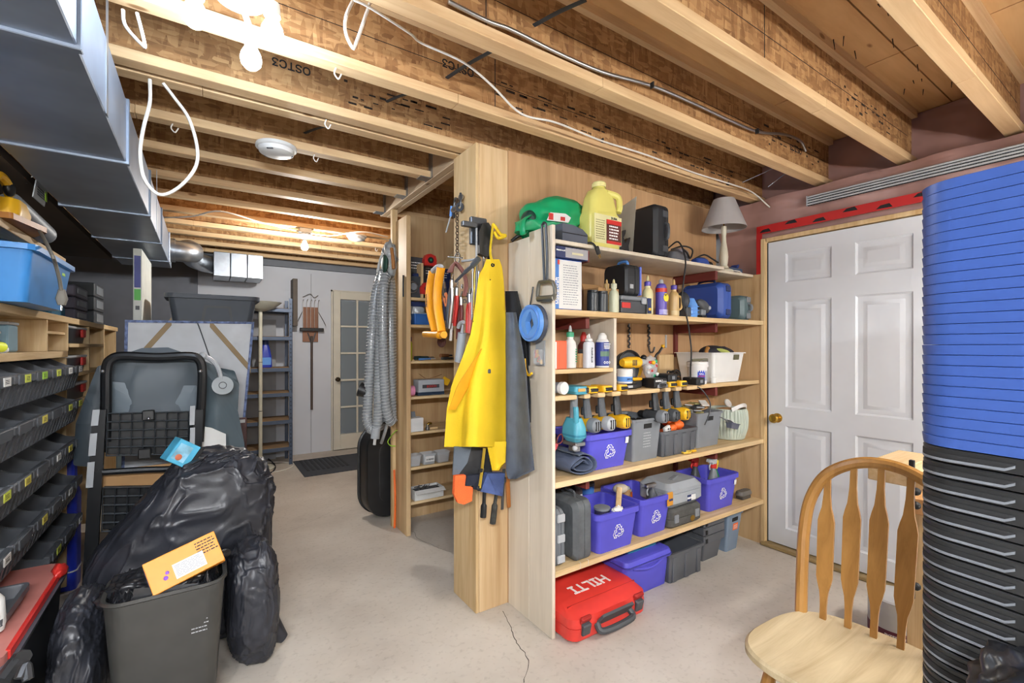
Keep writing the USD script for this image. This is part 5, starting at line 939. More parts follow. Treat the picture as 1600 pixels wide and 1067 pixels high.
# plier and clamp bunch on the left face of the post
def plier(name, label, cat_, u0, v0, u1, v1, x, m1, m2=None, r=.009, head=True):
    t = Thing(name, label, cat_); p, q = onX(u0, v0, x), onX(u1, v1, x); d = (q - p) / np.linalg.norm(q - p); s = A([0, -d[2], d[1]])
    if head: t.p('jaw', tube([p, p + d * .03 + s * .008, p + d * .075], [.004] * 6 + [.011] * 7, 8), STEEL); st = .07
    else: st = 0
    t.p('handle', tube([p + d * st + s * .006, (p + q) / 2 + s * .016, q + s * .006], r, 8), m1)
    t.p('handle', tube([p + d * st - s * .006, (p + q) / 2 - s * .016, q - s * .014], r, 8), m2 or m1); return t
plier('locking_pliers', 'long steel locking pliers with dark grip hanging on the post', 'pliers', 708, 428, 700, 512, 1.03, GRIPD, STEEL, .011)
plier('slip_pliers', 'red handled pliers hanging on the post behind the orange tool', 'pliers', 716, 440, 708, 508, 1.06, RED)
plier('wire_cutter', 'red handled cutters hanging on the post next to the apron', 'cutters', 735, 450, 731, 520, 1.06, RED, plain('grip_salmon', 'd06a66', .5))
plier('water_pump_pliers', 'black handled pump pliers hanging low on the post', 'pliers', 694, 432, 697, 500, 1.09, plain('grip_indigo', '24264a', .5), DSTEEL, .008)
plier('snips', 'small pliers with orange grips behind the orange tool', 'pliers', 692, 445, 698, 478, 1.085, plain('grip_peach', 'e88a58', .5), None, .008)
plier('end_nipper', 'dark brown handled nippers hanging in the middle of the post', 'pliers', 722, 455, 716, 530, 1.085, plain('grip_oxblood', '6a2a28', .5), None, .010)
t = Thing('c_clamp', 'grey lever clamp hung across the post above the pliers', 'clamp'); t.p('lever', tube([onX(722, 408, 1.02), onX(738, 406, 1.02), onX(748, 403, 1.04)], .006), LGREY); t.p('arm', tube([onX(748, 404, 1.03), onX(738, 415, 1.02), onX(727, 425, 1.01), onX(712, 440, 1.0)], [.014] * 7 + [.01] * 6 + [.007] * 6, 8), plain('clamp_slate', '5f666e', .45, .5)); t.p('screw', cyl(onX(700, 401, 1.06), onX(722, 403, 1.04), .004), DSTEEL)
t = Thing('rope_coil', 'coil of pinkish rubber hose hung on the post', 'hose'); 
for k in range(4): t.p('coil', tube([onX(u, v, 1.075 - .008 * k) for u, v in ((700 + k * 2, 425), (709 + k, 413 - k), (722 + k, 425), (727 + k, 445), (724 + k, 462))], .006), plain('hose_pink', '8d5a52', .6))
t = Thing('padlock_bunch', 'bunch of small steel clips hung on the post right of the pliers', 'hardware'); g = random.Random(6)
for k in range(10): t.p('clip', mv(rt(rt(lathe([(.006, -.003), (.011, -.003), (.011, .003), (.006, .003), (.006, -.003)], 10), 'y', 90), 'z', g.uniform(-60, 60)), *onX(g.uniform(720, 742), g.uniform(440, 478), 1.085)), (STEEL, DSTEEL, BRASS)[k % 3])
t = Thing('file_rods', 'long steel rods hung on the post at the left edge of the apron', 'rods')
for k, u in enumerate((739, 742, 745, 748)): t.p('rod', cyl(onX(u, 405 + 6 * k, 1.06 + .012 * k), onX(u - 2, 500 - 8 * k, 1.06 + .012 * k), .004 + .001 * (k % 2)), (STEEL, BRASS, LGREY, STEEL)[k])
t = Thing('caulk_tube', 'grey cartridge tube hung low on the post left of the apron', 'tube'); t.p('tube', cyl(onX(722, 520, 1.05), onX(717, 565, 1.05), .021, n=18), plain('tube_grey', '9fa6ae', .4)); t.p('nozzle', cyl(onX(722, 520, 1.05), onX(723, 507, 1.05), .009, .004), LGREY); t.p('trigger', tube([onX(716, 512, 1.05), onX(719, 505, 1.05), onX(724, 503, 1.05)], .01), LGREY); t.p('white_stem', cyl(onX(706, 505, 1.05), onX(704, 532, 1.05), .008), WHITE)
# amber double-armed tool
t = Thing('drywall_rasp', 'amber yellow double armed tool with a round foot hung beside the post', 'tool'); xo = .97; Q = lambda u, v, dx=0: onX(u, v, xo + dx)
t.p('arm', tube([Q(676, 424, .02), Q(671, 455, .02), Q(672, 485, .02), Q(680, 518, .02)], .020, 10, 6, (.6, 1.1)), YORG); t.p('arm', tube([Q(689, 418), Q(684, 450), Q(684, 480), Q(690, 518)], .021, 10, 6, (.6, 1.1)), YORG)
t.p('foot', cyl(Q(664, 522, .02), Q(694, 523), .0175, n=18), YORG); t.p('foot_pad', mv(sc(ball(1, 2), .02, .03, .022), *Q(687, 523)), YORG, True); t.p('grip_pad', tube([Q(689, 417), Q(684, 417, .01), Q(676, 424, .02)], .014), LGREY); t.p('lettering', mv(text('MONSTER', .010, '-x', bold=True, rot=-90), *(Q(673, 470, .02) + A([-.024, 0, 0]))), INK, False)
one('cargo_net', 'brown mesh pad below the amber tool', 'net', mv(sc(ball(1, 3), .01, .05, .028), *onX(690, 534, 1.02)), plain('net_brown', '55322b', .9, bump=.5, bs=200), True)

# ================================================================== narrow shelves beyond the post
ns = Thing('narrow_shelves', 'narrow plywood shelf unit of small parts in the closet opening behind the post', 'shelving')
NX0, NX1, NY, NB = 1.188, 2.04, 3.06, 3.355
ns.p('side_panel', bx(1.155, 1.187, NY - .02, NB, 0, 2.215, .002), PLYN, False); ns.p('stud', bx(1.13, 1.17, NB - .10, NB - .06, 0, ZJ - .006, .002), PINE_Z, False)
NZ = [2.02, 1.83, 1.652, 1.462, 1.208, .958, .709, .464, .222]
for zz in NZ[2:]: ns.p('shelf', bx(NX0, NX1, NY, NB - .002, zz - .02, zz, .002), PINE_X, False)
ns.p('divider', bx(ux(661, NY) - .008, ux(661, NY) + .008, NY + .01, NB - .002, 1.653, 1.90, .002), PINE_Z, False)
def np_(u, zz, y=3.13): return (ux(u, y), y, zz + E0)
def blister(label, u, zz, w, h, body, card=DGREY, y=3.16):
    t = Thing('blister_pack', label, 'pack', np_(u, zz, y)); t.p('card', cbx(w, .003, h, .0008), card, False); t.p('blister', mv(cbx(w * .7, .035, h * .5, .008), 0, -.02, h * .1), body, False); t.p('print', mv(lines(w * .7, h * .2, 3, int(u)), 0, -.0018, h * .8), WINK, False); return t
blister('dark blister pack of long tools at the top of the narrow shelves', 651, 1.653, .12, .30, NAVY)
blister('dark blister pack at the top right of the narrow shelves', 676, 1.653, .16, .28, DGREY, y=3.24)
blister('navy blister pack at the top right corner of the narrow shelves', 692, 1.653, .13, .26, NAVY, NAVY, y=3.28)
def measure(label, u, v, y):
    t = Thing('tape_measure', label, 'tape measure', tuple(onY(u, v, y))); t.p('body', ex2(Polygon([(-.04, -.035), (.04, -.035), (.044, 0), (.035, .03), (.0, .042), (-.03, .034), (-.042, .005)]).buffer(.004), .045), RED, 25); t.p('hub', mv(rt(lathe([(0, 0), (.022, 0), (.022, .004), (0, .004)], 18), 'x', 90), 0, -.045, .0), BLACKP); t.p('dot', mv(rt(lathe([(0, 0), (.008, 0), (.008, .002), (0, .002)], 12), 'x', 90), 0, -.049, .0), GREEN); return t
measure('bright red tape measure in front of the dark packs', 669, 408, 3.10); measure('second red tape measure below the first one', 664, 452, 3.10)
t = Thing('hose_clamp', 'pack with a steel hose clamp on the upper narrow shelf', 'pack', np_(643, 1.653, 3.09)); t.p('card', cbx(.13, .003, .15), plain('card_dark', '3a3f44', .6), False); t.p('ring', mv(rt(lathe([(.034, -.006), (.042, -.006), (.042, .006), (.034, .006), (.034, -.006)], 24), 'x', 90), 0, -.01, .07), STEEL); t.p('dial', mv(rt(lathe([(0, 0), (.025, 0), (.025, .006), (0, .006)], 20), 'x', 90), .008, -.012, .075), MGREY)
t = Thing('parts_box', 'blue parts box on the narrow shelf left of the amber tool', 'box', np_(659, 1.463, 3.12)); t.p('body', tub(.15, .1, .075, .94, .008, .004, .008, .003), plain('parts_blue', '2f62a8', .45)); t.p('contents', bx(-.06, .06, -.04, .04, .03, .085, .01), CLEAR, False)
t = Thing('plastic_pouch', 'clear pouch of white fittings behind the blue parts box', 'pouch', np_(651, 1.463, 3.15)); V, Fb = ball(1, 3); t.p('pouch', mv((V * A([.06, .04, .09]) * (1 + (meshkit.fbm(V * 3, 3, 1) - .5)[:, None] * .4), Fb), 0, 0, .085), plain('pouch_film', 'b9bec2', .25, bump=.4, bs=20), True); t.p('header', bx(-.06, .08, -.045, -.04, .13, .163), NAVY, False)
t = Thing('spray_bottle', 'lime spray bottle with violet cap on the narrow shelves', 'bottle', np_(638, 1.209, 3.09)); t.p('bottle', lathe([(0, 0), (.026, 0), (.028, .01), (.028, .12), (.02, .135), (0, .135)], 18), plain('lime_bottle', 'b8b52e', .4)); t.p('cap', lathe([(0, .135), (.022, .135), (.022, .165), (0, .165)], 16), plain('cap_violet2', '54357e', .4))
def lying(name, label, u0, u1, zz, m1, m2, r=.012, cat_='tool', y=3.11): 
    p, q = A(np_(u0, zz + r, y)), A(np_(u1, zz + r, y + .05)); t = Thing(name, label, cat_); t.p('handle', tube([p, (p + q) / 2 + [0, -.01, 0], q], [r] * 6 + [r * .9] * 7, 8), m1); t.p('shaft', cyl(q, q + (q - p) * .5, r * .5), m2); return t
lying('utility_knife', 'dark green utility knife lying on the narrow shelf under the amber tool', 648, 668, 1.209, plain('knife_green', '2a3b3c', .5), STEEL, .015); lying('marker', 'light blue marker lying in front on the narrow shelf', 655, 672, 1.209, LBLUE, WHITE, .008, 'marker', 3.08); lying('wood_chisel', 'brown handled chisel lying at the right of the narrow shelf', 688, 700, 1.225, LEATHER, DSTEEL, .014); lying('nail_set', 'dark nail set lying by the chisel on the narrow shelf', 690, 706, 1.209, DGREY, STEEL, .010, 'tool', 3.10)
t = Thing('driver_box', 'silver and red tool box with dark base on the narrow shelves', 'box', np_(670, .959, 3.13)); t.p('body', cbx(.20, .10, .11, .003), LGREY, False); t.p('base', bx(-.105, .10, -.053, .05, 0, .022, .002), plain('box_navy', '27374c', .5), False); t.p('stripe', bx(-.07, .06, -.0512, -.05, .05, .075), DGREY, False); t.p('lettering', mv(text('BOSCH', .016, bold=True), 0, -.0515, .0625), RED, False); t.p('lid_edge', cbx(.204, .104, .006), LGREY, False)
t = Thing('tape_roll', 'pink roll of tape lying on the narrow shelf left of the silver box', 'tape', np_(641, .959, 3.09)); t.p('roll', mv(rt(lathe([(.018, -.025), (.036, -.025), (.036, .025), (.018, .025), (.018, -.025)], 24), 'y', 90), 0, 0, .037), plain('tape_pink', 'd98aa8', .5)); t.p('core', mv(rt(lathe([(.016, -.026), (.019, -.026), (.019, .026), (.016, .026), (.016, -.026)], 20), 'y', 90), 0, 0, .037), PAPER)
t = Thing('wire_hanger', 'bent flat bar lying across the silver tool box', 'bar'); t.p('bar', tube([A(np_(655, 1.11, 3.11)), A(np_(668, 1.075, 3.11)), A(np_(690, 1.10, 3.13))], .008, 6, 6, (1, .3)), CARD); one('yellow_card', 'yellow folded card at the right end of the silver tool box', 'card', mv(rt(cbx(.06, .004, .05), 'y', 30), *np_(694, 1.03, 3.10)), YEL, False)
t = Thing('white_box', 'small white carton on the middle narrow shelf', 'box', np_(648, .71, 3.10)); t.p('body', cbx(.095, .09, .095, .002), WHITE, False); t.p('flap', mv(rt(cbx(.05, .003, .04), 'x', -20), -.01, .02, .095), MGREY, False)
t = Thing('pipe_fitting', 'small brass and steel fitting on the middle narrow shelf', 'fitting', np_(668, .71, 3.08)); t.p('body', mv(lathe([(0, 0), (.016, 0), (.016, .02), (.01, .024), (.012, .04), (0, .04)], 14), 0, 0, 0), STEEL); t.p('elbow', tube([(0, 0, .03), (.01, 0, .045), (.03, 0, .045)], .009), BRASS); one('block_offcut', 'little wood offcut on the middle narrow shelf', 'block', mv(cbx(.07, .03, .015, .002), *np_(676, .71, 3.10)), PINE_X, False)
for k, u in enumerate((645, 668, 690)):
    t = Thing('glass_jar', ('clear tub of small parts left on the narrow shelf', 'clear tub with a white printed label on the narrow shelf', 'clear tub of small parts right on the narrow shelf')[k], 'tub', np_(u, .465, 3.11)); t.p('tub', tub(.10, .09, .075, .85, .012, .003, .006, .002), CLEAR); t.p('contents', bx(-.036, .036, -.03, .03, .004, .04, .008), (CARD, LGREY, CARD)[k], False)
    if k == 1: t.p('label', bx(-.035, .035, -.0445, -.042, .02, .06), WHITE, False); t.p('lettering', mv(text('SCREWS', .010, bold=True), 0, -.0447, .036), INK, False)
t = Thing('screw_box', 'open white carton full of screws on the lowest narrow shelf', 'box', np_(666, .223, 3.12)); t.p('body', tub(.22, .12, .07, 1, .001, 0, .002, .003, 1), PAPER); t.p('flap', rt(bx(-.11, .11, -.10, -.06, .068, .071), 'x', 25, (0, -.06, .07)), PAPER, False); g = random.Random(8)
for k in range(16): t.p('screw', mv(rt(rt(cyl((0, 0, -.022), (0, 0, .022), .004, .0025, 6), 'x', g.uniform(40, 120)), 'z', g.uniform(0, 180)), g.uniform(-.07, .07), g.uniform(-.03, .03), .062 + .006 * (k % 3)), STEEL)
t.p('bed', bx(-.1, .1, -.05, .05, .004, .055), DGREY, False)
# purple and orange cords on the side panel
for i, (m, u0, v0, v1) in enumerate(((plain('cord_purple', '5a3f9a', .6), 613, 732, 790), (ORANGE, 616, 734, 838))): one('bungee_cord', ('violet bungee cord hung low on the narrow side panel', 'orange bungee cord hung low on the narrow side panel')[i], 'cord', tube([onX(u0, v0, 1.14), onX(u0 + 1.5, (v0 + v1) / 2, 1.14), onX(u0, v1, 1.14)], .008), m)

# ================================================================== clear ribbed hose hung on the narrow side panel
t = Thing('dust_hose', 'long clear ribbed dust hose hung in loops from the narrow shelves', 'hose')
def ribbed(pts, r, pitch=.021):
    P = spline(pts, 14); L = np.r_[0, np.cumsum(np.linalg.norm(np.diff(P, axis=0), axis=1))]; n = int(L[-1] / pitch * 2); s = np.linspace(0, L[-1], n); at = lambda s: np.c_[np.interp(s, L, P[:, 0]), np.interp(s, L, P[:, 1]), np.interp(s, L, P[:, 2])]
    film = tube(at(s), r * (1 + .05 * (np.arange(n) % 2)), 12, 0)
    m = int(L[-1] / pitch * 9); s = np.linspace(0, L[-1], m); Q = at(s); T = np.gradient(Q, axis=0); T /= np.linalg.norm(T, axis=1, keepdims=True); a, b, _ = frame(T[0]); H = []
    for k in range(m):
        a = a - T[k] * (a @ T[k]); a /= np.linalg.norm(a); b = np.cross(T[k], a); w = 2 * np.pi * s[k] / pitch; H.append(Q[k] + r * 1.1 * (np.cos(w) * a + np.sin(w) * b))
    return film, tube(H, .0028, 4, 0)
HP = lambda u, v, d: onY(u, v, 3.20 - d * 1.3)
loops = [[(608, 424, .0), (596, 430, .02), (586, 470, .02), (580, 540, .03), (576, 610, .03), (574, 655, .04), (582, 672, .06), (590, 660, .08), (592, 600, .08), (594, 520, .08), (597, 450, .07), (603, 420, .05)],
         [(606, 424, .03), (600, 440, .10), (598, 500, .11), (600, 580, .11), (604, 640, .11), (612, 658, .09), (612, 640, .07), (610, 560, .06), (609, 480, .05), (607, 435, .03)],
         [(607, 428, .0), (611, 450, .015), (612, 520, .02), (612, 600, .03), (610, 648, .04)]]
for l in loops:
    film, wire = ribbed([HP(*q) for q in l], .031); lp = t.p('loop', film, plain('hose_film', '93979a', .2, var=.15, vs=20), 60); part(lp, 'helix', wire, plain('hose_helix', 'c4c6c8', .25), True)
t.p('cuff', cyl(HP(588, 668, .09), HP(586, 685, .09), .03, n=18), LGREY); t.p('cuff_tab', cyl(HP(586, 685, .09), HP(585, 695, .09), .01), PAPER)
t = Thing('plastic_bundle', 'crumpled clear bag with metal bits hung above the ribbed hose', 'bag'); V, Fb = ball(1, 3); V = V * A([.05, .085, .13]) * (1 + (meshkit.fbm(V * 4, 4, 9) - .5)[:, None] * .7); t.p('bag', mv((V, Fb), *onX(608, 407, 1.06)), plain('bundle_film', 'a5a8a8', .25, var=.35, vs=30, bump=.6, bs=25), True)
t.p('green_patch', mv(sc(ball(1, 2), .02, .05, .06), *onX(601, 412, 1.01)), plain('patch_green', '24463c', .6), True); t.p('orange_strip', tube([onX(612, 388, 1.01), onX(614, 405, 1.01), onX(615, 420, 1.01)], .012), plain('strip_rust', 'a8703a', .6)); t.p('white_strip', tube([onX(598, 396, 1.0), onX(593, 410, 1.0), onX(590, 425, 1.0)], .01), PAPER)
one('black_cone', 'black cone nozzle hung behind the ribbed hose', 'nozzle', cyl(HP(562, 608, .0) , HP(574, 612, .02), .05, .04, 18), BLACKP)
one('cord_tail', 'pale cord tail hung under the ribbed hose', 'cord', tube([onX(606, 660, 1.10), onX(600, 680, 1.08), onX(596, 692, 1.08)], .012), LGREY)
one('green_cord', 'bright green cord loop under the ribbed hose', 'cord', tube([onX(620, 672, 1.12), onX(612, 680, 1.11), onX(606, 690, 1.10), (onX(610, 696, 1.10)), onX(618, 697, 1.13)], .004), LABELG)
# black tub standing on end
t = Thing('mixing_tub', 'large black mixing tub standing on its end behind the narrow shelves', 'tub', (1.165, 3.60, 0), 90)
t.p('body', mv(rt(lz([(.66, .32, .15, 0), (.68, .34, .16, .02), (.69, .36, .17, .15), (.71, .385, .18, .155), (.71, .385, .18, .17), (.67, .345, .16, .168), (.64, .30, .15, .02)], 8), 'y', 90), -.172, 0, .3565), BLACKP); t.p('rib', mv(rt(lz([(.46, .16, .07, .002), (.44, .14, .07, -.003)][::-1], 6), 'y', 90), -.172, 0, .3565), BLACKP)
# ================================================================== duct, pipes, cables
DX0, DX1, DZ, DH = -.545, -.228, 1.955, .215
t = Thing('main_duct', 'long dull steel heating duct hung under the joists on the left', 'duct'); ys = [YBACK + .02, .55, 1.35, 2.10, 2.88, 3.62, 4.36, 4.72]
for a, b in zip(ys[:-1], ys[1:]): t.p('duct_section', bx(DX0, DX1, a + .002, b - .002, DZ, DZ + DH, .003), DUCT, False)
for y in ys[1:-1]: t.p('seam_flange', bx(DX0 - .008, DX1 + .008, y - .011, y + .011, DZ - .008, DZ + DH + .008, .002), DUCT, False)
t.p('end_cap', bx(DX0, DX1, 4.722, 4.73, DZ, DZ + DH), DUCT, False)
for y in (1.7, 3.3): t.p('hanger_strap', cat(bx(DX1, DX1 + .002, y - .015, y + .015, DZ, ZJ), bx(DX0 - .002, DX0, y - .015, y + .015, DZ, ZJ)), GALV, False)
t = Thing('branch_duct', 'shiny rectangular branch duct with a round elbow on the far wall', 'duct'); q = onY(330, 393, 5.6); xb0 = ux(333, 5.6); xb1 = ux(411, 5.6); z1b = onY(370, 397, 5.6)[2]; z0b = onY(370, 434, 5.6)[2]
for k in range(3): w_ = (xb1 - xb0) / 3; t.p('duct_section', bx(xb0 + k * w_ + .003, xb0 + (k + 1) * w_ - .003, 5.55, 5.95, z0b, z1b, .004), GALV, False)
ez = (z0b + z1b) / 2; t.p('elbow', tube([(DX1 + .004, 4.62, DZ + .13), (DX1 + .14, 4.64, DZ + .13), (xb0 - .20, 4.9, ez), (xb0 - .16, 5.4, ez), (xb0 - .05, 5.66, ez), (xb0 + .02, 5.7, ez)], .085, 20, 3), GALV); t.p('collar', cyl((DX1 + .001, 4.62, DZ + .13), (DX1 + .03, 4.62, DZ + .13), .095, n=24), GALV)
def cable(name, label, pts, r, mat, cat_='cable', flat_=None, n=7): return one(name, label, cat_, tube([onZ(u, v, zz) if len(p) == 3 else p for p in pts for (u, v, zz) in [p]], r, n, 8, flat_), mat)
zc = ZJ - .012
one('hanging_loop', 'big loop of white cable hanging from a joist in front of the duct', 'cable', tube([onY(u, v, 2.16) for u, v in ((234, 124), (234, 160), (224, 200), (219, 240), (226, 280), (250, 304), (280, 292), (305, 262), (308, 230), (295, 185), (272, 152), (255, 130))], .0062, 7), CABLEW)
one('hanging_loop', 'small white cable loop between the joists above the duct', 'cable', tube([onY(u, v, 1.75) for u, v in ((192, 15), (196, 40), (222, 70), (226, 68), (214, 20))], .005, 7), CABLEW)
one('hanging_loop', 'white cable loop hanging from a joist right of the cluster of bulbs', 'cable', tube([onY(u, v, 1.50) for u, v in ((552, 0), (541, 25), (540, 50), (550, 73), (556, 68), (578, 5))], .0055, 7), CABLEW)
one('joist_cable', 'long white cable running under the joists from the bulbs towards the door', 'cable', tube([onZ(553, 0, 2.40), onZ(578, 12, 2.40), onZ(640, 52, 2.40), onZ(660, 68, 2.42), onZ(725, 98, 2.38), onZ(770, 135, 2.35), onZ(815, 178, zc), onZ(870, 192, zc), onZ(940, 220, zc), onZ(1010, 242, zc), onZ(1085, 270, zc), onZ(1140, 287, zc), onX(1175, 300, 3.0), onX(1203, 324, XW - .06)], .0045, 7), CABLEW)
n_ = 240; P = spline([onY(u, v, 1.277) for u, v in ((700, 2), (760, 32), (800, 47), (870, 82), (940, 112), (1018, 134), (1080, 160), (1140, 188), (1185, 206), (1225, 210), (1250, 220), (1259, 236))], 30); L = np.r_[0, np.cumsum(np.linalg.norm(np.diff(P, axis=0), axis=1))]; s = np.linspace(0, L[-1], int(L[-1] / .004)); Qc = np.c_[np.interp(s, L, P[:, 0]), np.interp(s, L, P[:, 1]), np.interp(s, L, P[:, 2])]
one('armoured_cable', 'ribbed steel armoured cable clipped along a joist flange', 'cable', tube(Qc, .0062 * (1 + .22 * (np.arange(len(Qc)) % 2)), 8, 0), STEEL, 60)
for (u, v, y), lab in zip(((1019, 133, 1.27), (1183, 205, 1.27), (815, 180, 1.73), (941, 220, 1.73), (1137, 287, 1.73)), ('dark staple holding the armoured cable mid-way along the joist', 'dark staple near the free end of the armoured cable', 'dark staple where the white cable reaches the joist flange', 'dark staple on the white cable above the yellow jug', 'dark staple on the white cable above the lamp')): q = onY(u, v, y - .02); one('cable_staple', lab, 'staple', mv(cbx(.006, .018, .024, .001), q[0], q[1], q[2] - .012), INK, False)
for lab, pts in (('dark strap slanting across a joist bay above the green bag', ((768, 80), (698, 122))), ('dark strap slanting across the joist bay near the top middle', ((915, 0), (834, 40))), ('short dark strap under the joist marked with letters', ((640, 146), (604, 159))), ('dark strap in the joist bay above the smoke detector', ((512, 197), (476, 208)))):
    a, b = [onZ(u, v, 2.40) for u, v in pts]; one('dark_strap', lab, 'strap', tube([a, (a + b) / 2 + [0, 0, .004], b], .008, 6, 4, (1.2, .35)), plain('strap_dark', '23272c', .5))
one('far_cable', 'sagging white cable under the far joists near the bare bulb', 'cable', tube([onZ(u, v, ZJ - .02) for u, v in ((252, 340), (300, 338), (345, 330), (410, 348), (470, 362), (493, 366), (520, 368), (565, 362), (606, 370))], .006), CABLEW)
for k, (u, v) in enumerate(((523, 112), (510, 188), (490, 245), (270, 195), (565, 400))):
    q = onZ(u, v, ZJ - .002); q = A([q[0], min(JY + [2.57, 2.97, 3.42, 3.83, 4.24, 4.65], key=lambda w: abs(w - q[1])), ZJ]); one('cable_tail', ('short white cable tail under the second joist', 'short white cable tail above the smoke detector', 'short white cable tail right of the smoke detector', 'short white cable tail beside the hanging loop', 'white stub of cable under the far joists')[k], 'cable', tube([q + [0, 0, .002], q + [-.006, 0, -.02], q + [.008, 0, -.036], q + [.02, .008, -.012]], .003), CABLEW)
for k, (a, b) in enumerate((((1160, 285, 2.9), (1215, 260, 3.0)), ((1200, 292, 3.05), (1235, 265, 3.1)))): one('wire_brace', ('thin steel wire brace between joists by the lamp', 'second thin wire brace nearer the door wall')[k], 'wire', tube([onX(*a), (onX(*a) + onX(*b)) / 2, onX(*b)], .003), STEEL)

# ================================================================== far end of the room
t = Thing('metal_shelving', 'dark blue steel shelving with particle board shelves against the far wall', 'shelving'); MX0, MX1, MY0, MY1 = .02, ux(457, 5.62), 5.62, 5.98
for x in (MX0, MX1 - .035):
    for y in (MY0, MY1 - .035):
        u_ = t.p('upright', cat(bx(x, x + .035, y, y + .003, 0, 1.84), bx(x + (.032 if x > 0 else 0), x + (.035 if x > 0 else .003), y, y + .035, 0, 1.84)), RACKB, False)
for k, zz in enumerate((1.73, 1.42, 1.075, .80, .50, .20)): t.p('shelf', bx(MX0 + .004, MX1 - .004, MY0 + .004, MY1 - .004, zz - .014, zz), plain('particle_board', '8a6f50', .8), False); t.p('shelf_beam', bx(MX0, MX1, MY0 - .004, MY0 + .004, zz - .045, zz - .004, .003), RACKB, False); t.p('back_beam', bx(MX0, MX1, MY1, MY1 + .004, zz - .045, zz), RACKB, False)
holes = [bx(MX1 - .022, MX1 - .014, MY0 - .0008, MY0, z_, z_ + .014) for z_ in np.arange(.06, 1.80, .045)]; t.p('upright_hole', cat(holes), INK, False, kind='stuff')
one('wall_panel', 'long white panel leaning behind the steel shelving', 'panel', bx(MX0 + .1, MX1 - .12, 6.0, 6.014, 0, 1.62), plain('panel_lightgrey', '9a9ca0', .8), False)
one('trim_strip', 'thin dark board fixed to the far wall above the steel shelving', 'board', bx(ux(456, 5.95) + .005, ux(461, 5.95) + .02, 5.90, 6.079, 1.55, onY(458, 435, 5.9)[2], .002), plain('board_brown', '5a5149', .7), False)
t = Thing('storage_cabinet', 'plain grey cabinet standing behind the canvas picture', 'cabinet', (-.06, 4.10, 0)); t.p('body', bx(-.20, .16, -.17, .17, 0, 1.43, .004), DGREY, False); t.p('door', bx(-.19, .15, -.182, -.171, .02, 1.40, .003), DGREY, False)
t = Thing('lidded_tote', 'large slate grey plastic tote standing high behind the canvas picture', 'tote', (ux(334, 4.10), 4.10, 1.4315)); t.p('body', tub(.54, .36, .245, .86, .04, .02, .03, .005, 5), plain('tote_slate', '3d444e', .5)); t.p('handle_panel', mv(rt(ex2(Polygon([(-.10, 0), (.10, 0), (.08, .13), (-.08, .13)]).difference(Polygon([(-.085, -.01), (.085, -.01), (.065, .115), (-.065, .115)])), .004), 'x', 5), .02, -.160, .04), DGREY, False)
t = Thing('cleaning_bottle', 'royal blue bottle standing on the middle shelf of the steel shelving', 'bottle', (ux(415, 5.70), 5.72, 1.0775)); t.p('bottle', lz([(.12, .09, .03, 0), (.13, .1, .035, .02), (.12, .09, .03, .12), (.09, .07, .03, .2), (.06, .05, .02, .25)], 4), plain('bottle_royal', '2338a8', .35)); t.p('cap', mv(lathe([(0, .25), (.035, .25), (.03, .305), (0, .305)], 16), 0, 0, 0), NAVY); t.p('label', bx(-.05, .05, -.0515, -.05, .03, .11), LBLUE, False)
pl = onZ(407, 733, 0); t = Thing('floor_lamp', 'cream torchiere floor lamp in front of the steel shelving', 'lamp', tuple(pl)); ls = (541 - 484) ; ztop = onX(404, 484, pl[0])[2]; LC = plain('lamp_ivory', 'c2bfae', .4)
t.p('base', lathe([(0, 0), (.135, 0), (.14, .012), (.12, .028), (.05, .036), (.02, .05), (0, .05)], 32), LC); hz = onY(404, 486, pl[1])[2]
for a, b in ((.04, .62), (.62, 1.14), (1.14, hz)): t.p('pole', cyl((0, 0, a + .003), (0, 0, b - .003), .019, n=16), LC); t.p('joint_ring', cyl((0, 0, b - .003), (0, 0, b + .003), .0185, n=14), INK)
t.p('shade', loft([np.c_[r * np.cos(a), r * np.sin(a), np.full(36, zz)] for r, zz in ((.04, hz), (.13, hz + .03), (.2, hz + .09), (.205, hz + .095), (.2, hz + .093), (.12, hz + .04), (.03, hz + .015)) for a in [np.arange(36) * 2 * np.pi / 36]]), plain('lamp_bowl', 'a8a698', .4))
one('lamp_cord', 'pale lamp cord lying on the floor beside the floor lamp', 'cord', tube([onZ(u, v, .006) for u, v in ((415, 722), (440, 722), (458, 724), (455, 730), (440, 735), (425, 738))], .006), CABLEW); one('lamp_cord', 'black cord looping on the floor round the floor lamp base', 'cord', tube([onZ(u, v, .007) for u, v in ((395, 700), (418, 716), (430, 728), (424, 738), (408, 741), (396, 738))], .007), CORD)
t = Thing('push_broom', 'push broom hanging head up on the far wall', 'broom'); wy = YFAR - .02; t.p('handle', cyl(onY(487, 640, wy), onY(487, 525, wy), .014), plain('broom_handle', '4a3d35', .5)); t.p('head', mv(bx(-.135, .135, -.03, .02, -.02, .02, .005), *onY(487, 515, wy - .02)), BLACKP, False); t.p('brace', tube([onY(481, 520, wy), onY(487, 535, wy), onY(493, 520, wy)], .008), DSTEEL)
t = Thing('wall_rack', 'wire rack with a brown cork pad hung on the far wall above the broom', 'rack'); xa, xb_ = ux(473, wy), ux(497, wy); za, zb2 = onY(485, 534, wy)[2], onY(485, 480, wy)[2]; t.p('pad', bx(xa, xb_, wy - .0, wy + .015, za, zb2), plain('cork', '8a6450', .8), False)
for k in range(5): x = xa + (xb_ - xa) * k / 4; t.p('wire', tube([(x, wy - .01, zb2 - .25), (x, wy - .01, zb2 + .05), (x + .01, wy - .03, zb2 + .09)], .004, 5, 3), STEEL)
for s in (-1, 1): t.p('wire_arm', tube([((xa if s < 0 else xb_), wy, zb2 - .05), ((xa if s < 0 else xb_) + .05 * s, wy - .03, zb2 - .15), ((xa if s < 0 else xb_) + .08 * s, wy - .05, zb2 - .22)], .004, 5, 3), STEEL)
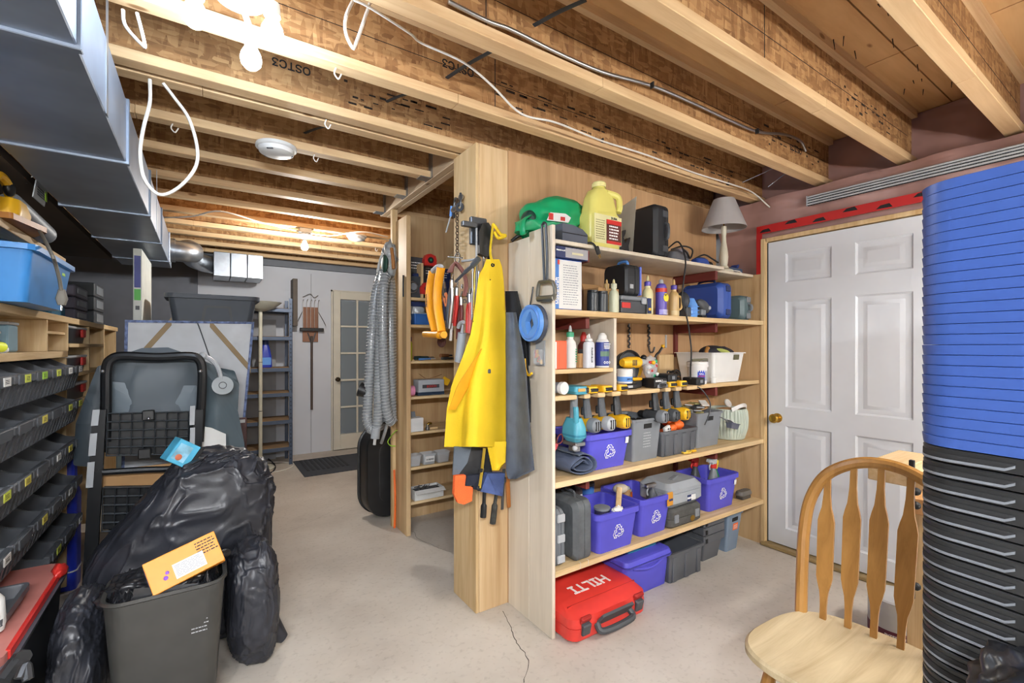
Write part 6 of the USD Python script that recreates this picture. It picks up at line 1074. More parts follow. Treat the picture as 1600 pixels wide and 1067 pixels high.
t.p('top_hooks', tube([(xa, wy - .01, zb2 + .12), (xa + .08, wy - .03, zb2 + .16), (xb_ - .05, wy - .02, zb2 + .12), (xb_, wy - .01, zb2 + .15)], .004), STEEL)
m0, m1, m2, m3 = onZ(456, 715, 0), onZ(466, 737, 0), onZ(603, 727, 0), onZ(590, 704, 0)
t = Thing('door_mat', 'charcoal ribbed mat on the floor in front of the french door', 'mat'); mx0, mx1, my0, my1 = .83, 1.80, 4.98, 5.72; t.p('mat', bx(mx0, mx1, my0, my1, 0.0005, .008, .002), MAT, False)
for k in range(9): x = mx0 + .06 + k * .05; t.p('rib', bx(x, x + .026, my0 + .2, my1 - .02, .008, .012, .001), plain('mat_rib', '2c2f35', .9), False)

# ================================================================== left wall: tool shelves and rows of bins
LX = -.60                                                                  # front of the shelves
t = Thing('left_shelving', 'long pine shelving with cubbies along the left wall', 'shelving')
for z_, y0_, y1_, x_ in ((1.465, 1.6, 5.0, LX), (1.285, 1.6, 3.32, LX)): t.p('shelf', bx(XLEFT + .01, x_, y0_, y1_, z_ - .032, z_, .002), PINE_Y, False)
for u in (76, 108, 141, 164, 182): y_ = uy(u, LX); t.p('divider', bx(XLEFT + .01, LX - .004, y_ - .009, y_ + .009, (1.286 if u < 109 else .2), 1.432, .001), PINE_Z, False)
y_ = uy(92, LX); t.p('cubby_shelf', bx(XLEFT + .01, LX - .01, uy(77, LX) + .012, uy(107, LX) - .012, 1.37, 1.382), PINE_Y, False)
for z_ in (1.325, 1.16, 1.00): t.p('tote_shelf', bx(XLEFT + .01, LX - .002, uy(109, LX) + .012, uy(163, LX) - .012, z_ - .02, z_, .001), PINE_Y, False)
t.p('back_panel', bx(XLEFT + .004, XLEFT + .009, 1.6, 5.0, 0, 1.95), plain('back_dark', '6a5f55', .9), False)
t.p('end_panel', bx(XLEFT + .01, LX - .004, 3.305, 3.322, .05, 1.25), PINE_Z, False)
t2 = Thing('wall_shelf', 'short pine shelf high on the left holding the yellow sander', 'shelf'); ya_ = 1.6; yb_ = uy(103, LX); t2.p('board', bx(XLEFT, LX, ya_, yb_, 1.735, 1.765, .002), PINE_Y, False); t2.p('bracket', bx(XLEFT + .002, LX - .1, 2.0, 2.03, 1.66, 1.734, .002), PINE_Y, False); 
# black stacking bins
rack = Thing('bin_rack', 'plywood backing board of the stacking bins on the left', 'rack'); rack.p('board', bx(-.93, -.905, 1.62, 3.30, .12, 1.25), PLYN, False)
BX = -.55; bz = [1.21, 1.035, .84, .635, .435]; bw, bd_, bh = .212, .33, .158
def stack_bin(label, loc, tag):
    """a hopper-front bin that opens towards +x; origin at the middle of its floor"""
    t = Thing('stacking_bin', label, 'bin', loc, group='black stacking bins on the left'); w, d, h = bw - .006, bd_, bh; e = .0035
    t.p('floor', bx(-d / 2, d / 2 - .02, -w * .46, w * .46, 0, e), BINP, False)
    side = Polygon([(-d / 2, 0), (d / 2 - .02, 0), (d / 2 - .001, h * .70), (d / 2 - .05, h * .76), (d / 2 - .12, h), (-d / 2, h)])
    for s in (-1, 1): m = ex2(side, e); t.p('side_wall', rt(mv(m, 0, s * w * .47 + (e if s > 0 else 0), 0), 'x', -s * 1.2, (0, s * w * .47, 0)), BINP, False)
    t.p('back_wall', bx(-d / 2, -d / 2 + e, -w * .47, w * .47, 0, h), BINP, False)
    fr = lambda y0, y1, z0, z1, o: loft([A([(d / 2 - .03 + .027 * z / (h * .7) + o + dx, y, z) for (dx, y) in ((-.004, y0), (.004, y0), (.004, y1), (-.004, y1))]) for z in (z0, z1)])
    f = t.p('front_wall', fr(-w * .47, w * .47, 0, h * .7, 0), BINP, False)
    for k in range(4): y = w * (-.39 + .26 * k); part(f, 'rib', fr(y - .012, y + .012, .004, h * .52, .008), BINP, False)
    t.p('lip', bx(d / 2 - .008, d / 2 + .014, -w * .49, w * .49, h * .54, h * .74, .004), BINP, False); t.p('label_slot', bx(d / 2 + .012, d / 2 + .018, -w * .32, w * .32, h * .52, h * .75, .002), BINP, False)
    if tag: t.p('label_card', bx(d / 2 + .0175, d / 2 + .0195, -w * .05, w * .26, h * .55, h * .73), tag, False); t.p('label_print', mv(lines(.036, .016, 3, len(label), '+x'), d / 2 + .0194, w * .10, h * .64), INK, False)
    return t
TG = {'w': PAPER, 'y': plain('label_pale_yellow', 'd6c95a', .6), 'g': LABELG, 'l': LABELY, '-': None}; TN = {'w': 'white', 'y': 'pale yellow', 'g': 'bright green', 'l': 'lime'}
tags = ['wlglww-', '--y-ll-', 'ly-wy--', 'w-y-w--', '-gyl-w-']; protos = {}
RN = ['top', 'second', 'third', 'fourth', 'lowest']
for r in range(5):
    for k in range(6):
        tg = tags[r][k]; lab = f'black stacking bin{" with " + TN[tg] + " card" if tg in TN else " without a card"}, {ORD[k]} from the near end of the {RN[r]} row'
        loc = (BX - bd_ / 2, 2.02 + bw * k + bw / 2, bz[r] - bh * .74)
        if r == 4 and k < 3: continue
        if tg not in protos: protos[tg] = stack_bin(lab, loc, TG[tg])
        else: protos[tg].copy(loc, label=lab)
for r, nn_ in enumerate(bz): rack.p('hang_rail', bx(-.905, -.893, 1.7, 3.29, nn_ - .03, nn_ + .005), STEEL, False)
# things on the left shelves
def lz_(u, v, zz, x): return A([x, uy(u, x), zz])
yt = 2.03
t = Thing('belt_sander', 'yellow handled power tool with grey motor on the high left shelf', 'tool', (-.63, 2.54, 1.7665)); t.p('base', ex2(Polygon([(-.09, -.15), (.05, -.17), (.09, .05), (.03, .17), (-.07, .17)]).buffer(.01), .022, 'z'), plain('base_ochre', 'b0722c', .5), False); t.p('body', lz([(.10, .16, .03, .022), (.11, .17, .035, .06), (.09, .13, .03, .10)], 4), YEL); t.p('motor', cyl((.0, .02, .10), (.05, .24, .03), .042, n=18), MGREY); t.p('motor_cap', mv(ball(.042, 2), .05, .24, .03), MGREY, True); t.p('handle', tube([(0, -.14, .05), (0, -.15, .12), (0, -.10, .17), (.0, .0, .165), (.0, .05, .11)], .017), YEL); t.p('grip_inlay', mv(sc(ball(1, 2), .0175, .03, .03), .004, .01, .15), BLACKP, True)
sl = A([-.63, 2.42, 1.7665]); cp_ = t.p('power_cord', mv(tube([(-.60, 2.54, 1.782), (-.56, 2.48, 1.785)] + [onX(u, v, -.455) for u, v in ((64, 385), (72, 405), (79, 430), (82, 448))], .006), *-sl), plain('cord_grey', '6f6a60', .6))
q = onX(83, 460, -.455) - sl; part(cp_, 'plug', mv(lz([(.022, .022, .006, -.03), (.034, .03, .008, -.005), (.02, .02, .008, .03)], 3), *q), plain('cord_grey', '6f6a60', .6))
for k in (-.008, .008): part(cp_, 'prong', mv(bx(-.001, .001, k - .003, k + .003, -.05, -.03), *q), STEEL, False)
q = onX(62, 300, -.575); t = Thing('blister_card', 'silver blister card with green corner hanging at the duct on the left', 'pack', tuple(q)); t.p('card', rt(bx(-.002, .002, -.07, .09, -.04, .045), 'y', 8), LGREY, False); t.p('picture', mv(lines(.10, .05, 5, 21, '+x', th=.6), .004, 0, 0), plain('card_dark2', '44474c', .6), False); t.p('green_corner', bx(.003, .005, .06, .085, -.02, .035), LABELG, False); t.p('hook', tube([(0, 0, .04), (0, .0, .07), (-.035, .0, .05), (-.04, 0, 1.985 - q[2])], .003), STEEL)
ybt = uy(60, -.72); t = Thing('tool_tote', 'bright blue open tote with green tape on the left shelf', 'tote', (-.67, 2.56, 1.4665)); t.p('body', rt(tub(.60, .34, .20, .86, .03, .012, .02, .004), 'z', 90), TOTE2); t.p('green_tape', bx(.155, .165, .14, .19, .145, .17, .002), LABELG, False); t.p('embossed_print', mv(lines(.06, .14, 6, 33, '+x', th=.5), .152, .15, .09), plain('tote_blue_dark', '2f6da6', .4), False)
t = Thing('hard_hat', 'pale blue hard hat lying in the blue tote', 'hard hat', (-.70, 2.68, 1.568)); V, Fb = ball(1, 3); V = V * [.085, .10, .085]; V[:, 2] = np.maximum(V[:, 2], -.01); t.p('shell', mv((V, Fb), 0, 0, .10), plain('hat_blue', '6f9fd8', .35), True); t.p('brim', mv(lathe([(.0, .085), (.108, .085), (.108, .093), (.0, .1)], 28), 0, 0, 0), plain('hat_blue', '6f9fd8', .35))
one('white_bowl', 'white round dish on the left shelf at the picture edge', 'dish', mv(rt(lathe([(0, 0), (.05, 0), (.07, .03), (.065, .03), (.045, .006), (0, .006)], 24), 'y', 0), -.66, 2.13, 1.4665), WHITE)
t = Thing('hand_tools', 'scatter of steel hand tools on the left shelf before the blue tote', 'tools', (-.625, 2.46, 1.4665)); g = random.Random(12)
for k in range(6): a, b = A((g.uniform(-.02, .02), g.uniform(-.08, .02), .006 + .008 * k)), A((g.uniform(-.02, .02), g.uniform(.06, .2), .008 + .008 * k)); t.p('tool', cyl(a, b, .006, .004, 8), (STEEL, DSTEEL, LGREY)[k % 3])
for k, (u, zz, s, m, nm) in enumerate(((18, 1.2865, (.10, .2, .07), plain('case_pale', '9aa5b0', .5), 'pale grey parts case in the left cubby'), (50, 1.2865, (.10, .12, .11), plain('can_bluegrey', '7fa0b0', .5), 'pale blue can in the left cubby'), (93, 1.2865, (.10, .08, .06), DGREY, 'dark small box in the split cubby'))):
    t = Thing('cubby_box', nm, 'box', (LX - .1, uy(u, LX) - .02, zz)); t.p('body', cbx(*s, .006), m, False); t.p('lid', mv(cbx(s[0] + .006, s[1] + .006, .012, .003), 0, 0, s[2]), LGREY if k < 2 else MGREY, False)
t = Thing('tube_pile', 'pile of grey plastic tubes lying in the left cubby', 'tubes', (LX - .05, 2.28, 1.2865)); g = random.Random(14)
for k in range(8): yy_ = -.14 + .05 * (k % 5); t.p('tube', cyl((-.2, yy_, .014 + .026 * (k // 5)), (.04, yy_ + .02, .014 + .026 * (k // 5)), .0125, n=12), (MGREY, LGREY, DGREY)[k % 3])
t = Thing('marker_pair', 'white and lime pens lying on top of the nearest bins', 'pens', (-.56, 2.06, 1.287)); t.p('pen', cyl((-.05, -.04, .012), (.02, .10, .012), .012), PAPER); t.p('cap', mv(cyl((.0, -.06, .03), (.03, .03, .02), .016), 0, 0, 0), plain('lime_cap', 'd2d83a', .5))
for k, (z_, v) in enumerate(((1.327, 0), (1.162, 0), (1.002, 0))):
    y_ = (uy(109, LX) + uy(141, LX)) / 2; w = uy(141, LX) - uy(109, LX) - .05; t = Thing('latch_tote', f'{("upper", "middle", "lower")[k]} black tote with red latch beyond the stacking bins', 'tote', (LX - .155, y_, z_ + .0)); t.p('body', lz([(.26, w * .9, .01, 0), (.28, w, .012, .082)]), plain('tote_black', '22252b', .35)); t.p('lid', mv(cbx(.29, w + .008, .014, .004), 0, 0, .082), LGREY, False); t.p('latch', bx(.138, .152, w * .16, w * .34, .035, .082, .004), RED, False)
t = Thing('grey_cabinet', 'small grey green cabinet door beyond the latched totes', 'cabinet', (-.66, 5.05, .0)); t.p('body', bx(-.16, .06, -.02, .34, .62, 1.20, .004), plain('cab_teal', '6b7f88', .6), False); t.p('plinth', bx(-.14, .05, .0, .33, 0, .62), plain('cab_teal', '6b7f88', .6), False)
for k, (u, v0, v1, m, nm) in enumerate(((172, 440, 500, DGREY, 'dark stacked organiser on the far end of the left shelving'), (152, 458, 492, plain('organiser_plum', '54505e', .5), 'plum organiser case on the far part of the left shelving'))):
    y_ = (4.55, 3.95)[k]; t = Thing('organiser', nm, 'box', (-.80, y_, 1.4665)); h_ = (.30, .22)[k]
    for j in range(3): t.p('tray', mv(cbx(.30, .36, h_ / 3 - .004, .006), 0, 0, j * h_ / 3), m, False); t.p('tray_front', mv(bx(.149, .154, -.12, .12, .02, h_ / 3 - .02, .002), 0, 0, j * h_ / 3), MGREY, False)
one('teal_case', 'flat teal case on the left shelving behind the white panel', 'case', mv(cbx(.26, .3, .07, .01), -.80, 3.50, 1.4665), plain('case_deepteal', '1f5a78', .5))
t = Thing('panel_carton', 'tall slim white printed carton standing behind the canvas picture', 'box', (-.352, 3.72, 0)); t.p('body', bx(-.022, .022, 0, .62, 0, 1.925, .002), plain('carton_white', 'c3c6c0', .6), False); t.p('stripe', bx(-.016, .016, -.0015, .001, 1.68, 1.88), plain('stripe_navy', '3a3f86', .5), False); t.p('green_stripe', bx(-.016, .016, -.0015, .001, 1.60, 1.67), plain('stripe_green', '4aa83c', .5), False); t.p('dot', bx(-.010, .010, -.0015, .001, 1.54, 1.565), DGREY, False)
# red lidded tote and crate in the corner
t = Thing('red_lid_tote', 'big grey tote with faded red lid in the bottom left corner', 'tote', (-.665, 2.16, 0)); t.p('body', lz([(.36, .62, .03, 0), (.40, .70, .04, .40)], 4), plain('tote_charcoal', '3a3d44', .4)); t.p('rim', lz([(.42, .72, .045, .40), (.44, .745, .05, .43)], 4), plain('rim_slate', '50565f', .45)); t.p('lid', lz([(.41, .70, .04, .43), (.41, .70, .04, .455), (.38, .67, .04, .462)], 4), REDF); t.p('lid_edge', bx(.196, .210, -.30, .33, .428, .458, .004), plain('lid_red', 'cf2f2a', .4), False)
V, Fb = ball(1, 2); t.p('red_rag', mv((V * [.02, .045, .025] * (1 + (meshkit.fbm(V * 3, 3, 3) - .5)[:, None] * .9), Fb), .207, .24, .46), RED, True)
t.p('paint_splash', mv(ex2(Polygon([(-.10, -.22), (.02, -.20), (.03, -.18), (-.08, -.19)]).union(Polygon([(.06, -.08), (.11, -.04), (.10, -.035), (.055, -.07)])).union(Polygon([(.12, .05), (.15, .06), (.14, .075)])), .001, 'z'), 0, 0, .4622), PAPER, False)
t = Thing('open_bin', 'dark open tray with a white bottle sitting on the red lid at the picture edge', 'bin', (-.565, 2.08, .4635)); t.p('body', tub(.13, .26, .046, .92, .012, .008, .02, .004), BINP); t.p('bottle', mv(lathe([(0, .01), (.032, .01), (.035, .03), (.032, .10), (.014, .13), (.014, .15), (0, .15)], 18), .04, -.11, 0), PAPER)
t = Thing('bar_handle', 'dark steel bracket handle leaning in the bottom left corner', 'handle'); t.p('bar', tube([onZ(4, 1064, .42), onZ(30, 1030, .45), onZ(36, 1028, .455)], .02, 8, 4), plain('bar_dark', '3b3c3e', .4, .5)); t.p('plate', tube([onZ(30, 1060, .43), onZ(40, 1040, .45), onZ(44, 1062, .42)], .012), DSTEEL)
# tall blue case on the floor
t = Thing('blue_ladder_case', 'tall narrow bright blue plastic case standing behind the bins', 'case', (-.615, 3.43, 0), 0); t.p('body', lz([(.075, .12, .02, 0), (.08, .14, .03, .03), (.085, .15, .03, .50), (.06, .10, .025, .56), (.055, .09, .02, .72)], 4), plain('case_cobalt', '2337b8', .4)); t.p('cap', mv(cbx(.04, .05, .03, .008), 0, 0, .72), NAVY); t.p('tie', lz([(.088, .153, .03, .10), (.088, .153, .03, .106)], 4), WHITE)
# ================================================================== left foreground: steps, canvas, bags, bins
# folded wide step stool with grid treads
LY = 2.98; LP = lambda u, v, dy=0: onY(u, v, LY + dy)
t = Thing('step_ladder', 'black folded step ladder with wide ribbed plastic treads', 'ladder'); r_ = .021
def rail(u0, v0, u1, v1, w=.034, d=.03):
    p, q = LP(u0, v0), LP(u1, v1); return loft([A([(c[0] - w / 2, c[1] - d / 2, c[2]), (c[0] + w / 2, c[1] - d / 2, c[2]), (c[0] + w / 2, c[1] + d / 2, c[2]), (c[0] - w / 2, c[1] + d / 2, c[2])]) for c in (p, q)])
pz0 = LP(140, 940); zb_ = pz0[2]
FR = plain('ladder_frame', '1d1f22', .35, .3)
L1, L2 = LP(137, 950), LP(156, 640); R1, R2 = LP(303, 950), LP(310, 640)
L1[2] = R1[2] = .012
def bar(p, q, w, d): return loft([A([(c[0] - w / 2, c[1] - d / 2, c[2]), (c[0] + w / 2, c[1] - d / 2, c[2]), (c[0] + w / 2, c[1] + d / 2, c[2]), (c[0] - w / 2, c[1] + d / 2, c[2])]) for c in (p, q)])
t.p('rail', bar(L1, L2, .05, .03), FR, False); t.p('rail', bar(R1, R2, .04, .03), FR, False)
hoop = [LP(165, 690, .03), LP(166, 620, .03), LP(167, 575, .03), LP(176, 560, .03), LP(196, 556, .03), LP(245, 558, .03), LP(295, 556, .03), LP(311, 562, .03), LP(316, 580, .03), LP(315, 620, .03), LP(311, 690, .03)]
t.p('handle_hoop', tube(hoop, .023, 10), FR)
for k, (u, v0, v1) in enumerate(((150, 640, 665), (146, 677, 712), (142, 722, 762))): 
    p, q = LP(u + .5, v0, -.018), LP(u - 2.5, v1, -.018); t.p('label_strip', bar(p, q, .026, .003), LGREY, False)
for k, (v0, v1) in enumerate(((634, 664), (668, 703))): t.p('label_strip', bar(LP(301, v0, -.018), LP(300, v1, -.018), .022, .003), LGREY, False)
for v in (742,): t.p('cross_bar', bar(LP(158, v, -.01) , LP(158, v - 9, -.01), .02, .02), FR, False); t.p('cross_bar', tube([LP(160, v - 4, -.012), LP(230, v - 8, -.012), LP(306, v - 10, -.012)], .016), FR)
def tread(ua, ub, va, vb, rows=5, cols=7, sk=-3):
    P00, P10 = LP(ua, va), LP(ub, va + sk); P01, P11 = LP(ua - 2, vb), LP(ub - 2, vb + sk); b = lambda s, q: (P00 * (1 - s) + P10 * s) * (1 - q) + (P01 * (1 - s) + P11 * s) * q
    pl = t.p('tread', solid(A([[b(s, q) + [0, .03, 0] for q in (0, .5, 1)] for s in (0, .5, 1)]), .006), FR, False)
    for k in range(rows + 1): q = k / rows; part(pl, 'grid_rib', bar(b(0, q), b(1, q), .004, .05) if False else tube([b(0, q), b(.5, q), b(1, q)], .0030, 6, 2, (4, 1)), plain('tread_rib', '4a4f55', .4))
    for k in range(cols + 1): s = k / cols; part(pl, 'grid_rib', tube([b(s, 0), b(s, .5), b(s, 1)], .0026, 6, 2, (4, 1)), plain('tread_rib', '33373c', .4))
    return pl
pl = tread(168, 295, 646, 712); part(pl, 'latch_block', mv(cbx(.05, .03, .05, .004), *LP(232, 656, -.01)), BLACKP, False); part(pl, 'rivet', mv(ball(.008, 2), *LP(232, 654, -.03)), STEEL, True); part(pl, 'latch_block', mv(cbx(.05, .03, .05, .004), *LP(226, 716, -.01)), BLACKP, False)
tread(161, 288, 762, 830, 5, 7)
tread(158, 286, 858, 920, 4, 7)
for u, v in ((160, 580), (313, 580)): t.p('rivet', mv(ball(.010, 2), *LP(u, v, -.0)), STEEL, True)
# grey vinyl cover pad behind the steps
t = Thing('folding_lounger', 'slate grey padded folding lounger leaning behind the step ladder', 'lounger'); KY = LY + .16
def pad(outline, y, th, name, mat, bulge=.03):
    poly = Polygon([(onY(u, v, y)[0], onY(u, v, y)[2]) for u, v in outline]).buffer(.02).buffer(-.005)
    m = ex2(poly, th); v_, f_ = trimesh.remesh.subdivide_to_size(m[0], m[1], .07); c = poly.centroid; v_ = v_.copy(); dist = np.array([poly.exterior.distance(__import__('shapely').geometry.Point(a, b)) for a, _, b in v_]); front = v_[:, 1] < -th + 1e-6
    v_[:, 1] += np.where(front, -np.minimum(dist, .12) * bulge / .12 + (meshkit.fbm(v_ * 6, 3, 2) - .5) * .02, 0); v_[:, 1] += y; t.p(name, (v_, f_), mat, True)
pad([(172, 700), (172, 585), (190, 560), (225, 548), (262, 547), (300, 560), (312, 585), (312, 700)], KY + .02, .06, 'back_pad', VINYL)
pad([(312, 565), (340, 578), (362, 582), (368, 600), (366, 640), (376, 690), (380, 760), (362, 800), (305, 800), (308, 640)], KY + .07, .07, 'side_pad', plain('vinyl_teal', '45545c', .5, var=.12, vs=4))
pad([(160, 575), (142, 620), (128, 660), (124, 720), (150, 722), (160, 660)], KY + .07, .05, 'side_pad', VINYL)
t.p('lower_frame', cat(bx(L1[0] + .02, R1[0] + .1, KY + .03, KY + .08, 0, .03), bx(L1[0] + .05, R1[0] + .08, KY + .04, KY + .07, .03, .60)), FR, False)
pad([(174, 655), (174, 600), (240, 606), (304, 606), (304, 655), (280, 652), (268, 656), (220, 656), (206, 652)], KY - .03, .03, 'flap', plain('vinyl_pale', '5d6972', .5, var=.12, vs=4), .01)
t = Thing('shower_wand', 'silver handheld shower head lying over the grey lounger', 'nozzle'); t.p('handle', tube([onY(u, v, KY - .08) for u, v in ((318, 556), (330, 562), (340, 574), (345, 590), (348, 600))], .012, 8), LGREY); t.p('head', mv(rt(sc(lathe([(0, -.03), (.04, -.03), (.052, -.01), (.052, 0), (0, .0)], 24), 1, 1, 1), 'x', 75), *onY(348, 602, KY - .10)), plain('head_grey', '8e9496', .4)); t.p('nozzle_ring', mv(rt(lathe([(.016, .001), (.02, .001), (.02, .004), (.016, .004), (.016, .001)], 20), 'x', 75), *onY(348, 602, KY - .10)), DGREY); t.p('knob', mv(ball(.022, 2), *onY(317, 556, KY - .08)), LGREY, True)
one('cardboard_sheet', 'brown cardboard sheet behind the black bag and the step ladder', 'cardboard', cat(*[solid(A([[onY(u, v, LY + .05) for v in (va, 790)] for u, va in ((160, 735), (230, 728), (296, 720))]), .006)]), CARD, False)
one('white_sheet', 'white card sheet with notched edge behind the black bag', 'card', (lambda m: mv(m, 0, LY + .06, 0))(ex2(Polygon([(onY(u, v, LY + .06)[0], onY(u, v, LY + .06)[2]) for u, v in ((311, 665), (330, 668), (353, 678), (353, 695), (348, 705), (341, 703), (333, 695), (322, 699), (310, 710))]), .008)), PAPER, False)
# canvas picture turned to the wall
CYY = 3.45; cp = [onY(u, v, CYY) for u, v in ((196, 500), (397, 503), (378, 690), (186, 690))]; t = Thing('canvas_picture', 'big canvas picture leaning with its white back to the room', 'picture')
Pq = [(p[0], p[2]) for p in cp]; Pq[2] = (Pq[2][0] - .05, .01); Pq[3] = (Pq[3][0] - .0, .01); poly = Polygon(Pq)
t.p('backing', mv(ex2(poly.buffer(-.012), .012), 0, CYY, 0), plain('canvas_white', 'bfc2c6', .7), False); t.p('canvas_edge', mv(ex2(poly.difference(poly.buffer(-.014)), .045), 0, CYY + .025, 0), plain('canvas_print', '5d6c92', .7, var=.7, vs=40), False)
for (a, b) in (((268, 502), (217, 558)), ((328, 505), (392, 578))): p, q = onY(*a, CYY - .016), onY(*b, CYY - .016); t.p('tape_strip', tube([p, (p + q) / 2, q], .022, 6, 2, (.12, 1)) if False else solid(A([[p + [0, 0, .024], p - [0, 0, .024]], [q + [0, 0, .024], q - [0, 0, .024]]]), .004), plain('brown_tape', '8a7350', .6), False)
t.p('wire', tube([onY(u, v, CYY - .02) for u, v in ((309, 505), (318, 530), (327, 556))], .003), DGREY)
t = Thing('maroon_board', 'dark maroon board leaning by the canvas picture', 'board', (ux(377, 3.36), 3.36, 0)); t.p('board', bx(-.05, .03, -.012, .012, 0, .86, .003), plain('board_maroon', '4a2e2c', .6), False); t.p('clip', bx(-.04, .02, -.016, -.012, .83, .85), STEEL, False)
t = Thing('paper_sack', 'kraft paper sack behind the black rubbish bag', 'sack', (ux(385, 3.05), 3.05, 0), 0); t.p('sack', lz([(.16, .14, .01, 0), (.20, .16, .012, .35), (.17, .10, .01, .48), (.03, .05, .005, .66)], 2), plain('kraft', 'b08f66', .8, bump=.3, bs=20))
# rubbish bags
def bag(t, name, c, rad, seed, amp=.14, mat=BAG, sub=5, box=.75, crease=.06, shape=None):
    V, Fb = ball(1, sub); N = V.copy(); Bq = np.sign(V) * np.abs(V) ** box; n1 = meshkit.fbm(N * 1.3 + seed, 3, seed)
    w_ = meshkit.fbm(N * 1.5 + seed * 7, 3, seed + 3)[:, None]; rid = 1 - np.abs(2 * meshkit.fbm(N * A([2.2, 2.2, 4.5]) + w_ * 2.5 + seed * 3, 2, seed + 7) - 1); rid2 = 1 - np.abs(2 * meshkit.fbm(N * A([5, 5, 3]) + w_ * 3 + seed * 5, 2, seed + 11) - 1)
    V = Bq * (1 + (n1 - .5) * amp * 2 + (rid ** 8) * crease + (rid2 ** 9) * crease * .5)[:, None] * A(rad)
    if shape is not None: V = shape(V)
    V = V + A(c)
    V[:, 2] = np.where(V[:, 2] < .012, .012 + (V[:, 2] - .012) * .02, V[:, 2]); return t.p(name, (V, Fb), mat, True)
FILM = plain('black_bag_film2', '2a2c33', .4, var=.35, vs=7, bump=.3, bs=14, spec=.5)
t = Thing('rubbish_bag', 'large full black rubbish bag behind the wastebin', 'bag')
def slump(V):
    V = V.copy(); h = np.clip(V[:, 2] / .42, 0, 1.1); V[:, 0] = V[:, 0] * (1 - .10 * h) + .05 * h; V[:, 0] += np.where(V[:, 0] < 0, .16 * h ** 1.5 * np.clip(-V[:, 0] / .3, 0, 1), 0); V[:, 2] -= np.clip(-V[:, 0] - .02, 0, 1) * .35 * h; return V
bag(t, 'bag', (-.06, 2.55, .40), (.335, .20, .43), 5, .09, FILM, 6, .70, .045, slump)
for k, (x, y, z_, r, a_) in enumerate(((-.06, 2.46, .79, .055, -20), (.06, 2.48, .805, .06, -10))):
    V, Fb = ball(1, 4); V = V * A([r * 1.4, r, r * .5]) * (1 + (meshkit.fbm(V * 2.5 + k, 3, 3 + k) - .5)[:, None] * .7); t.p('gathered_fold', mv(rt((V, Fb), 'y', a_), x, y, z_), FILM, True)
t = Thing('rubbish_bag', 'smaller black rubbish bag bulging out right of the wastebin', 'bag'); bag(t, 'bag', (.168, 2.22, .24), (.10, .14, .25), 8, .12, FILM, 5, .8, .05); t.p('tied_ear', cyl((.20, 2.22, .14), (.285, 2.20, .05), .07, .02, 12), FILM)
t = Thing('rubbish_bag', 'black rubbish bag slumped left of the wastebin', 'bag'); bag(t, 'bag', (-.355, 2.17, .22), (.075, .20, .23), 12, .12, FILM, 5, .8, .05); t.p('ear', cyl((-.36, 2.05, .13), (-.40, 1.93, .04), .07, .02, 12), FILM)
q = onY(270, 724, 2.44); t = Thing('picture_box', 'turquoise printed carton stuck in the mouth of the large rubbish bag', 'box', tuple(q)); t.p('body', rt(rt(cbx(.09, .07, .10, .002), 'y', 35), 'z', 20), plain('carton_turquoise', '4aa5c8', .5, var=.35, vs=10), False); t.p('body_dark', rt(rt(mv(cbx(.014, .075, .105, .002), .053, 0, 0), 'y', 35), 'z', 20), INK, False); t.p('picture', rt(rt(mv(bx(-.035, .02, -.037, -.035, .015, .085), 0, 0, 0), 'y', 35), 'z', 20), plain('photo_sea', '8cc3dc', .5, var=.4, vs=18), False); t.p('picture', rt(rt(mv(sc(ball(1, 2), .013, .003, .013), -.01, -.037, .03), 'y', 35), 'z', 20), plain('photo_coral', 'c06a4a', .5), True)
# wastebin with liner and box
wy0 = 1.53; t = Thing('wastebin', 'tall charcoal plastic wastebin lined with a black bag in the left foreground', 'bin', (-.105, 2.005, 0), 0); W, D, Hh = .33, .235, .50; body = lz([(W * .80, D * .78, .05, 0), (W, D, .06, Hh - .012), (W + .016, D + .016, .066, Hh - .006), (W + .012, D + .012, .064, Hh + .004), (W - .012, D - .012, .056, Hh), (W * .80 - .012, D * .78 - .012, .045, .012)], 6); t.p('body', body, plain('wastebin', '3a3a38', .38, var=.15, vs=12))
a = np.linspace(0, 2 * np.pi, 97)[:-1]; rp = rr(1, 1, .2, 23); rp = rp[np.linspace(0, len(rp) - 1, 96).astype(int)]
rng_ = np.random.RandomState(4); ring = lambda w, d, z_, j, o=0: np.c_[rp[:, 0] * w + o * rng_.uniform(-j, j, 96), rp[:, 1] * d + rng_.uniform(-j, j, 96), z_ + rng_.uniform(-j, j, 96) * 1.6]
t.p('liner', loft([ring(W * .84, D * .8, .30, .004), ring(W * .92, D * .9, Hh - .05, .006), ring(W - .035, D - .035, Hh - .004, .006), ring(W - .05, D - .05, Hh + .012, .012), ring(W - .10, D - .09, Hh - .03, .012)], (True, False)), BAG, 50)
V, Fb = ball(1, 5); V = V * A([W * .43, D * .40, .085]) * (1 + (meshkit.fbm(V * 3, 4, 3) - .5)[:, None] * .6); t.p('liner_heap', mv((V, Fb), -.03, 0, Hh - .035), BAG, True)
t.p('scuff', mv(lines(.05, .05, 4, 3, th=.3), W * .28, -D * .468, Hh * .72), LGREY, False)
